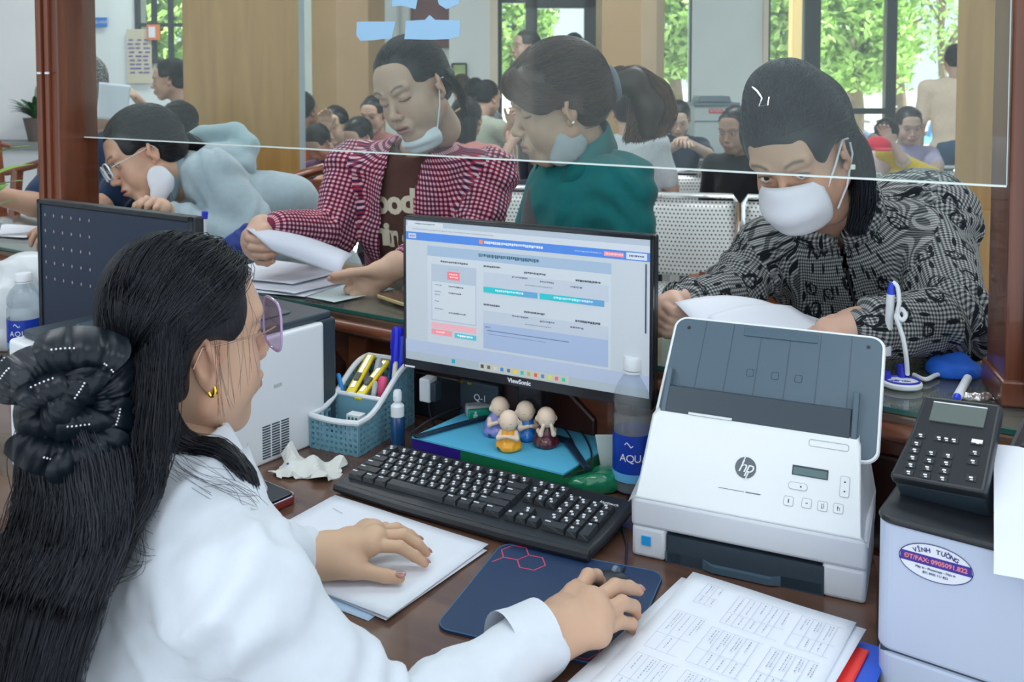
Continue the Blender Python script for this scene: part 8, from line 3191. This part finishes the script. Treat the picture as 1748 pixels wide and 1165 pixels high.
# ================================================================== LEFT EDGE
t = thing('plastic_bag', 'white crumpled plastic bag standing at the left edge behind the bottle', 'bag', (-1.30, 2.42, 0.751))
f = F().ell((0, 0, 0.10), (0.13, 0.08, 0.10), 0.03).ell((0.05, 0, 0.18), (0.08, 0.05, 0.06), 0.04).ell((-0.08, 0, 0.16), (0.06, 0.05, 0.05), 0.04).ell((0, 0, 0.02), (0.12, 0.08, 0.04), 0.03)
f.post = wrinkle(0.012, 40, 7)
V, Q = surf(f, 0.006)
V[:, 2] = np.maximum(V[:, 2], 0)
np_mesh('bag_body', V, Q, mat('bag_white', (0.68, 0.72, 0.74), 0.35), t, world=False)
t = thing('mouse_pad', 'dark blue mouse pad at the left edge behind the clerk\'s bow', 'mouse pad', frame((-0.66, 1.40, 0.7505), -25))
obj('pad', MB().prism(rrect(-0.14, -0.02, 0.08, 0.16, 0.015), 0, 0.003), mat('pad_navy'), t, smooth=False)
obj('edge_stitch', MB().tube([(x, y, 0.003) for x, y in rrect(-0.139, -0.019, 0.079, 0.159, 0.015)], 0.0008, 5, closed=True), mat('stitch'), t)
p = D(-28, 420, CZ)
t = thing('potted_plant', 'small plant with fresh light green leaves on the counter at the left edge', 'plant', (p.x + 0.02, p.y - 0.05, CZ + 0.001))
obj('pot', MB().lathe([(0.04, 0), (0.055, 0.07), (0.058, 0.075), (0.05, 0.075)], 18), white_p, t)
pg = mat('leaf_fresh', (0.22, 0.42, 0.04), 0.4)
for k in range(16):
    a = k * 2.4 + 0.4
    L_ = 0.10 + 0.05 * ((k * 0.37) % 1)
    zc = 0.10 + 0.012 * k
    mb = MB()
    leaf_blade(mb, (0.012 * math.cos(a), 0.012 * math.sin(a), zc), (L_ * math.cos(a), L_ * math.sin(a), zc + 0.05), 0.027, 0.01)
    obj('leaf', mb, pg, t)
obj('stem', MB().tube([(0, 0, 0.05), (0.004, 0, 0.18), (0, 0.002, 0.30)], 0.004, 6), mat('stem', (0.12, 0.2, 0.05), 0.5), t)


# ================================================================== WAITING ROOM FURNITURE
def b_perf(nt, uv, u, v, mth, mix):
    p_ = 0.019
    row = mth('FLOOR', mth('DIVIDE', v, p_))
    uu = mth('ADD', mth('DIVIDE', u, p_), mth('MULTIPLY', mth('FRACT', mth('MULTIPLY', row, 0.5)), 1.0))
    fx = mth('SUBTRACT', mth('FRACT', uu), 0.5)
    fy = mth('SUBTRACT', mth('FRACT', mth('DIVIDE', v, p_)), 0.5)
    d2 = mth('ADD', mth('MULTIPLY', fx, fx), mth('MULTIPLY', fy, fy))
    return mix(mth('LESS_THAN', d2, 0.055), (0.66, 0.68, 0.67), (0.07, 0.08, 0.08))


perf = uvmath('perforated_steel', b_perf, 0.35)
perf.node_tree.nodes['Principled BSDF'].inputs['Metallic'].default_value = 0.35


def grid_panel(name, fn, nu, nv, su, sv, m, parent, th=0.004):
    V = np.array([fn(i / nu, j / nv) for j in range(nv + 1) for i in range(nu + 1)])
    Q = np.array([(j * (nu + 1) + i, j * (nu + 1) + i + 1, (j + 1) * (nu + 1) + i + 1, (j + 1) * (nu + 1) + i) for j in range(nv) for i in range(nu)])
    ij = np.array([(i / nu * su, j / nv * sv) for j in range(nv + 1) for i in range(nu + 1)])
    o = np_mesh(name, V, Q, m, parent, world=False, uv=ij[Q].reshape(-1, 2))
    o.modifiers.new('s', 'SOLIDIFY').thickness = th
    return o


def bench(label, x, y, yaw, n):
    t = thing('steel_bench', label, 'bench', frame((x, y, 0), yaw), 'perforated steel waiting benches')
    W_ = 0.50
    obj('beam', MB().box((n * W_ / 2, 0.05, 0.36), (n * W_, 0.06, 0.05)), steel, t, smooth=False, bevel=0.004)
    for xe in (0.2, n * W_ - 0.2):
        obj('leg', MB().box((xe, 0.05, 0.18), (0.05, 0.05, 0.34)).box((xe, 0.05, 0.02), (0.05, 0.5, 0.035)), steel, t, smooth=False, bevel=0.004)
    for k in range(n):
        x0 = k * W_ + 0.015
        back = lambda a, b: (x0 + a * (W_ - 0.03), 0.20 + 0.06 * b ** 1.5 + 0.012 * math.cos(a * PI * 2), 0.50 + 0.36 * b)
        seat_ = lambda a, b: (x0 + a * (W_ - 0.03), -0.26 + 0.44 * b, 0.44 - 0.035 * math.sin(b * PI) - (0.05 * (0.15 - b) / 0.15 if b < 0.15 else 0) + 0.03 * b)
        bk = grid_panel('backrest', back, 8, 8, 0.47, 0.36, perf, t)
        obj('rim', MB().tube([(x0, 0.20, 0.50), (x0, 0.255, 0.85), (x0 + 0.02, 0.265, 0.885), (x0 + W_ - 0.05, 0.265, 0.885), (x0 + W_ - 0.03, 0.255, 0.85), (x0 + W_ - 0.03, 0.20, 0.50)], 0.013, 6), chrome, bk)
        st_ = grid_panel('seat', seat_, 8, 10, 0.47, 0.44, perf, t)
        obj('seat_rim', MB().tube([seat_(0, 1), seat_(0, 0.5), seat_(0, 0), seat_(0.5, 0), seat_(1, 0), seat_(1, 0.5), seat_(1, 1)], 0.011, 6), chrome, st_)
    for k in (0, n):
        obj('armrest', MB().tube([(k * W_, 0.22, 0.62), (k * W_, -0.15, 0.64), (k * W_, -0.18, 0.60), (k * W_, -0.1, 0.42)], 0.016, 6, flat=0.6), chrome, t)
    return t


bench('perforated steel bench in the nearest row, between the teal and the masked woman', 0.55, 4.35, -14, 3)
bench('perforated steel bench behind the plaid-shirt woman\'s shoulder', -0.75, 4.75, -10, 2)
bench('perforated steel bench in the second row right of the ponytail', 0.72, 5.55, -8, 3)
bench('perforated steel bench in the third row under the seated woman with a phone', 1.25, 6.6, -4, 2)
bench('perforated steel bench at the left, beside the big wooden column', -1.9, 5.35, -6, 2)
bench('perforated steel bench under the lavender-shirt woman by the door', 2.05, 5.9, -8, 2)


def wooden_chair(label, x, y, yaw, hgt_=1.08, w_=0.52):
    t = thing('wooden_chair', label, 'chair', frame((x, y, 0), yaw), 'carved wooden chairs')
    obj('seat', MB().box((0, 0, 0.44), (w_, 0.46, 0.035)), chairwood, t, smooth=False, bevel=0.008)
    for sx in (-1, 1):
        obj('leg', MB().box((sx * (w_ / 2 - 0.03), -0.2, 0.22), (0.045, 0.045, 0.44)), chairwood, t, smooth=False, bevel=0.005)
        obj('rear_post', MB().tube([(sx * (w_ / 2 - 0.03), 0.21, 0), (sx * (w_ / 2 - 0.03), 0.21, 0.5), (sx * (w_ / 2 - 0.035), 0.27, hgt_ - 0.03)], 0.024, 8), chairwood, t)
        obj('armrest', MB().tube([(sx * w_ / 2, 0.24, 0.70), (sx * w_ / 2, 0.0, 0.70), (sx * w_ / 2, -0.18, 0.68), (sx * w_ / 2, -0.2, 0.62), (sx * (w_ / 2 - 0.02), -0.17, 0.44)], 0.02, 8), chairwood, t)
    obj('crest_rail', MB().tube([(-w_ / 2 - 0.03, 0.27, hgt_ - 0.06), (-w_ / 4, 0.275, hgt_ - 0.02), (0, 0.28, hgt_ + 0.015), (w_ / 4, 0.275, hgt_ - 0.02), (w_ / 2 + 0.03, 0.27, hgt_ - 0.06)], [0.022, 0.03, 0.036, 0.03, 0.022], 10, flat=0.6), chairwood, t)
    obj('splat', MB().prism([(-0.09, 0.46), (0.09, 0.46), (0.06, 0.6), (0.10, 0.8), (0.08, hgt_ - 0.02), (-0.08, hgt_ - 0.02), (-0.10, 0.8), (-0.06, 0.6)], 0.235, 0.26, axis='Y'), chairwood, t, smooth=False, bevel=0.004)
    return t


wooden_chair('reddish wooden chair whose crest rail shows left of the plaid sleeve', X(560, 3.25), 3.15, 12, 1.10)
wooden_chair('dark wooden chair at the far left edge by the sill', X(-10, 4.6), 4.5, 60, 1.16)
wooden_chair('wooden chair with rounded crest left of the post', X(48, 3.9), 3.7, -20, 1.10)
wooden_chair('varnished wooden chair glimpsed under the masked woman\'s arm', X(1290, 2.6), 2.6, -30, 0.86)

# ================================================================== PEOPLE IN THE WAITING ROOM
_cap = hair_cap(h=0.006)
_long = hair_cap(lambda f: (f.ell((0, -0.05, -0.05), (0.075, 0.055, 0.085), 0.03), f.ell((0, -0.05, -0.12), (0.07, 0.045, 0.06), 0.03)), h=0.006, low=-0.14)
_short = hair_cap(h=0.006, low=-0.03, thick=-0.004)


def bg(label, u, v, hp, f_, top, style='cap', up=(0, 0, 1), hair=(0.015, 0.015, 0.018), skin=(0.55, 0.34, 0.25), male=False, arms=None, stand=False, body=None, sw=0.165, trousers=(0.05, 0.06, 0.09), Yf=None, extra=None, lean=(0, 0), child=1.0, hold=None):
    Y = Yf or 0.245 * child * 1600 / hp
    s = child
    c = npv(P(u, v, Y))
    t = person(label, (c[0], c[1], 0), 'people in the waiting room')
    M = headM(c, f_, up, s)
    hV, hQ, hc = head_local(0.0042, 0.4, (0, -0.2), skin, 0, 0, (0.42, 0.18, 0.16), male=male)
    parts = [(tfm(M, hV), hQ, hc)]
    nk = surf(F().cap(tfm(M, npv([(0, -0.035, -0.09)]))[0], tfm(M, npv([(0, -0.045, -0.16)]))[0] * npv((1, 1, 0)) + npv((0, 0, c[2] - 0.16 * s)), 0.046 * s, 0.052 * s, 0.01), 0.009)
    parts.append((nk[0], nk[1], npv(skin)))
    ff = norm((f_[0], f_[1], 0) if body is None else body)
    neck_ = tfm(M, npv([(0, -0.045, -0.15)]))[0]
    neck_[2] = c[2] - 0.15 * s
    pel = neck_ + npv((lean[0], lean[1], -0.50 * s)) - ff * npv((0.02, 0.02, 0))
    g = F()
    A, sh = torso(g, neck_, pel, ff, sw * s, 0.105 * s, k=0.05)
    tm = fabric('cloth' + str(top), top)
    for i, sd in enumerate((-1, 1)):
        if arms and arms[i]:
            el, wr = [npv(P(*a)) for a in arms[i]]
        else:
            el = sh[i] + A[0] * sd * 0.04 * s - A[2] * 0.26 * s + ff * 0.02
            wr = el + ff * 0.2 * s + npv((0, 0, -0.02)) - A[0] * sd * 0.08 * s
        if stand and not (arms and arms[i]):
            wr = el + npv((0, 0, -0.24)) + ff * 0.06
        g.cap(sh[i], sh[i] + (el - sh[i]) * 0.85, 0.058 * s, 0.05 * s, 0.03)
        hf = F().cap(sh[i] + (el - sh[i]) * 0.7, el, 0.040 * s, 0.037 * s, 0.01).cap(el, wr, 0.037 * s, 0.025 * s, 0.02)
        vv, qq = surf(hf, 0.009)
        parts.append((vv, qq, npv(skin)))
        d = norm(wr - el)
        nn = np.cross(d, A[0]) * (1 if (np.cross(d, A[0]))[2] > 0 else -1)
        parts.append(hand(wr, gh(wr, d, nn, -A[0] * sd, s=s), None, h=0.0045, skin=skin, s=s))
    g.cap(neck_ + npv((0, 0, 0.1)), neck_ + npv((0, 0, 0.0)), 0.056 * s, 0.052 * s, 0.01, op='s')
    g.post = wrinkle(0.004, 40, int(u) % 50)
    V, Q = surf(g, 0.010)
    np_mesh('shirt', V, Q, tm, t)
    L = F()
    for sd in (-1, 1):
        hip = pel + A[0] * sd * 0.09 * s
        if stand:
            kn_ = npv((hip[0], hip[1], 0.5))
            an = npv((hip[0] - ff[0] * 0.03, hip[1] - ff[1] * 0.03, 0.09))
        else:
            kn_ = hip + ff * 0.40 * s + npv((0, 0, 0.0))
            an = kn_ + npv((0, 0, -0.36 * s))
            an[2] = 0.09
        L.cap(hip, kn_, 0.085 * s, 0.06 * s, 0.03)
        L.cap(kn_, an, 0.058 * s, 0.042 * s, 0.02)
        L.cap(an + npv((0, 0, -0.04)), an + ff * 0.12 + npv((0, 0, -0.05)), 0.038 * s, 0.03 * s, 0.02)
    L.ell(pel, (0.15 * s, 0.13 * s, 0.12 * s), 0.04)
    V, Q = surf(L, 0.013)
    np_mesh('trousers', V, Q, fabric('trs' + str(trousers), trousers), t)
    make_body(t, parts)
    cap__ = {'cap': _cap, 'long': _long, 'short': _short}[style]
    st_ = flow(420, (0, -0.9, -0.5 if style != 'short' else -0.2), 3, 8, 0.001, 0.003, spread=0.3)
    hair_obj(t, M, cap__, [st_], 0.0014, hair)
    return t, M, A


blk2 = (0.02, 0.02, 0.024)
bg('grey-haired man in a navy shirt bending behind the post', 126, 156, 112, (-0.75, -0.45, -0.3), (0.012, 0.035, 0.09), 'short', hair=(0.28, 0.28, 0.27), male=True, sw=0.19, Yf=3.05, body=(-0.6, -0.75, 0),
   arms=[[(185, 345, 2.95), (120, 372, 2.75)], [(60, 350, 2.95), (-40, 325, 2.9)]], lean=(0.02, 0.06), skin=(0.50, 0.30, 0.21))
bg('woman with a hair bun in a black shirt holding up a sheet', 290, 136, 54, (-0.95, -0.2, -0.1), (0.03, 0.035, 0.05), 'cap', Yf=5.6, arms=[[(268, 205, 5.4), (240, 175, 5.3)], None])
o_ = sheet('paper_sheet', 'sheet held upright in the air behind the glass, left of the column', Matrix.Translation(P(170, 140, 2.93)) @ Matrix.Rotation(PI / 2, 4, 'X') @ Matrix.Rotation(R(-6), 4, 'Z'), 0.10, 0.115, wav=0.003)
bg('dark-haired child behind the grey hoodie', 302, 215, 50, (-0.8, -0.5, -0.2), (0.05, 0.06, 0.08), 'cap', Yf=4.2, child=0.85)
bg('man in an orange collar half hidden by the big wooden column', 518, 190, 52, (0.4, 0.9, 0), (0.62, 0.16, 0.05), 'short', male=True, Yf=6.0, skin=(0.36, 0.20, 0.14))
bg('woman in a black cardigan resting her brow on her hand', 570, 215, 66, (-0.2, -0.95, -0.1), (0.05, 0.03, 0.035), 'cap', Yf=5.9, arms=[None, [(553, 275, 5.7), (556, 225, 5.68)]], skin=(0.62, 0.42, 0.31))
bg('person in a dark cap behind the plaid-shirt woman\'s shoulder', 637, 196, 58, (-0.3, -0.95, -0.2), (0.55, 0.22, 0.22), 'cap', Yf=6.3, skin=(0.6, 0.38, 0.28))
bg('child in a pink top with short black hair, left of the plaid collar', 612, 234, 62, (-0.5, -0.8, -0.5), (0.62, 0.26, 0.28), 'cap', Yf=5.1, child=0.85, arms=[None, [(560, 300, 4.9), (520, 325, 4.8)]])
bg('small child with dark hair bent forward beside the column', 543, 243, 50, (-0.3, -0.7, -0.8), (0.10, 0.06, 0.12), 'cap', Yf=5.2, child=0.8)
t_, M_, _ = bg('woman in a salmon shirt with clipped-up black hair seen from behind', 797, 203, 68, (0.25, 0.95, -0.1), (0.60, 0.24, 0.22), 'long', Yf=5.3, arms=[None, [(850, 285, 5.3), (872, 245, 5.4)]], skin=(0.45, 0.27, 0.2), trousers=(0.2, 0.06, 0.04))
q = tfm(M_, npv([(-0.03, -0.125, 0.03), (0, -0.13, 0.05), (0.03, -0.125, 0.045)]))
obj('hair_clip', MB().tube([Vector(p) for p in q], 0.006, 6), mat('clip_gold', (0.5, 0.4, 0.2), 0.25, metal=0.7), t_, world=True)
bg('man with cropped brown hair in a white shirt seen from behind', 789, 152, 46, (0.3, 0.95, 0), (0.70, 0.72, 0.72), 'short', male=True, Yf=7.9, hair=(0.09, 0.06, 0.05), skin=(0.48, 0.3, 0.22))
bg('dark-haired person between the cropped-hair man and the grey-green shirt', 812, 160, 46, (0.2, 0.97, 0), (0.3, 0.32, 0.35), 'cap', Yf=7.4)
bg('man in a grey-green shirt leaning to the right, seen from behind', 832, 168, 52, (0.7, 0.7, -0.2), (0.42, 0.44, 0.36), 'short', male=True, Yf=6.6, sw=0.2, arms=[None, [(862, 235, 6.4), (872, 210, 6.3)]])
bg('woman standing by the door with a white patch on her ear', 897, 80, 58, (-0.9, -0.4, 0), (0.25, 0.28, 0.3), 'cap', Yf=6.9, stand=True, skin=(0.5, 0.32, 0.24))
bg('man standing in the doorway seen from behind', 980, 82, 50, (0.1, 1, 0), (0.3, 0.34, 0.4), 'short', male=True, Yf=7.8, stand=True)
bg('person in a pale grey shirt sitting behind the ponytail', 1072, 190, 60, (0.2, 0.9, 0), (0.52, 0.55, 0.58), 'cap', Yf=5.3, body=(0.2, 0.9, 0), lean=(0.08, 0))
bg('woman in a navy T-shirt looking at a phone by the window', 1158, 202, 58, (-0.15, -0.9, -0.5), (0.012, 0.028, 0.06), 'long', Yf=6.7, arms=[[(1208, 262, 6.6), (1172, 242, 6.3)], [(1130, 262, 6.6), (1160, 246, 6.3)]], skin=(0.60, 0.42, 0.33))
bg('person with loose dark hair and black vest half hidden by the masked woman', 1254, 222, 66, (-0.6, -0.7, -0.2), (0.012, 0.013, 0.016), 'long', Yf=5.0, skin=(0.36, 0.22, 0.16))
bg('girl with a white hairband covering her face, right of the masked woman', 1513, 232, 50, (-0.1, -0.75, -0.65), (0.70, 0.55, 0.6), 'cap', Yf=5.7, child=0.82, arms=[[(1540, 272, 5.5), (1520, 240, 5.5)], None], skin=(0.6, 0.42, 0.34))
bg('woman in a lavender polo shirt sitting by the door', 1551, 215, 60, (-0.1, -0.95, -0.25), (0.42, 0.38, 0.56), 'cap', Yf=6.2, arms=[[(1600, 285, 6.0), (1580, 320, 5.8)], None], skin=(0.52, 0.36, 0.30), hair=(0.05, 0.05, 0.055))
bg('man in a pale orange shirt and blue jeans standing at the glass door', 1633, 104, 52, (0.3, 0.9, 0), (0.80, 0.62, 0.48), 'short', male=True, Yf=6.9, stand=True, sw=0.2, trousers=(0.05, 0.10, 0.17))
p = P(1498, 250, 5.4)
t = thing('red_cap', 'bright red cap just right of the masked woman\'s hair', 'cap', Matrix.Translation(p))
V, Q = surf(F().ell((0, 0, 0), (0.075, 0.09, 0.06), 0.01).ell((0, 0, -0.06), (0.1, 0.12, 0.05), 0.01, op='s').ell((0, -0.09, -0.012), (0.05, 0.06, 0.008), 0.01), 0.006)
np_mesh('cap_body', V, Q, fabric('cap_red', (0.6, 0.02, 0.05)), t, world=False)
p = P(1560, 286, 5.6)
t = thing('yellow_jacket', 'bunched yellow jacket on the bench below the lavender shirt', 'jacket', Matrix.Translation((p.x, p.y, p.z)))
f = F().cap((-0.18, 0, 0.09), (0.14, 0, -0.08), 0.05, 0.06, 0.03).ell((0, 0, -0.06), (0.16, 0.1, 0.07), 0.03)
f.post = wrinkle(0.008, 60, 7)
V, Q = surf(f, 0.01)
np_mesh('cloth_body', V, Q, fabric('yellow_cloth', (0.70, 0.48, 0.04)), t, world=False)
# office chair for the clerk
oc = thing('office_chair', 'black swivel chair the clerk sits on', 'chair', frame((-0.42, 0.90, 0), -48))
obj('seat', MB().prism(rrect(-0.23, -0.22, 0.23, 0.22, 0.06), 0.38, 0.43), black, oc, bevel=0.015)
obj('column', MB().cyl((0, 0, 0.08), (0, 0, 0.38), 0.03, n=14), steel, oc)
for k in range(5):
    a = k * 2 * PI / 5
    lg = obj('leg', MB().tube([(0, 0, 0.1), (0.27 * math.cos(a), 0.27 * math.sin(a), 0.06)], [0.028, 0.018], 8), black, oc)
    obj('castor', MB().cyl((0.27 * math.cos(a) - 0.01, 0.27 * math.sin(a), 0.028), (0.27 * math.cos(a) + 0.01, 0.27 * math.sin(a), 0.028), 0.026, n=12), black, lg)
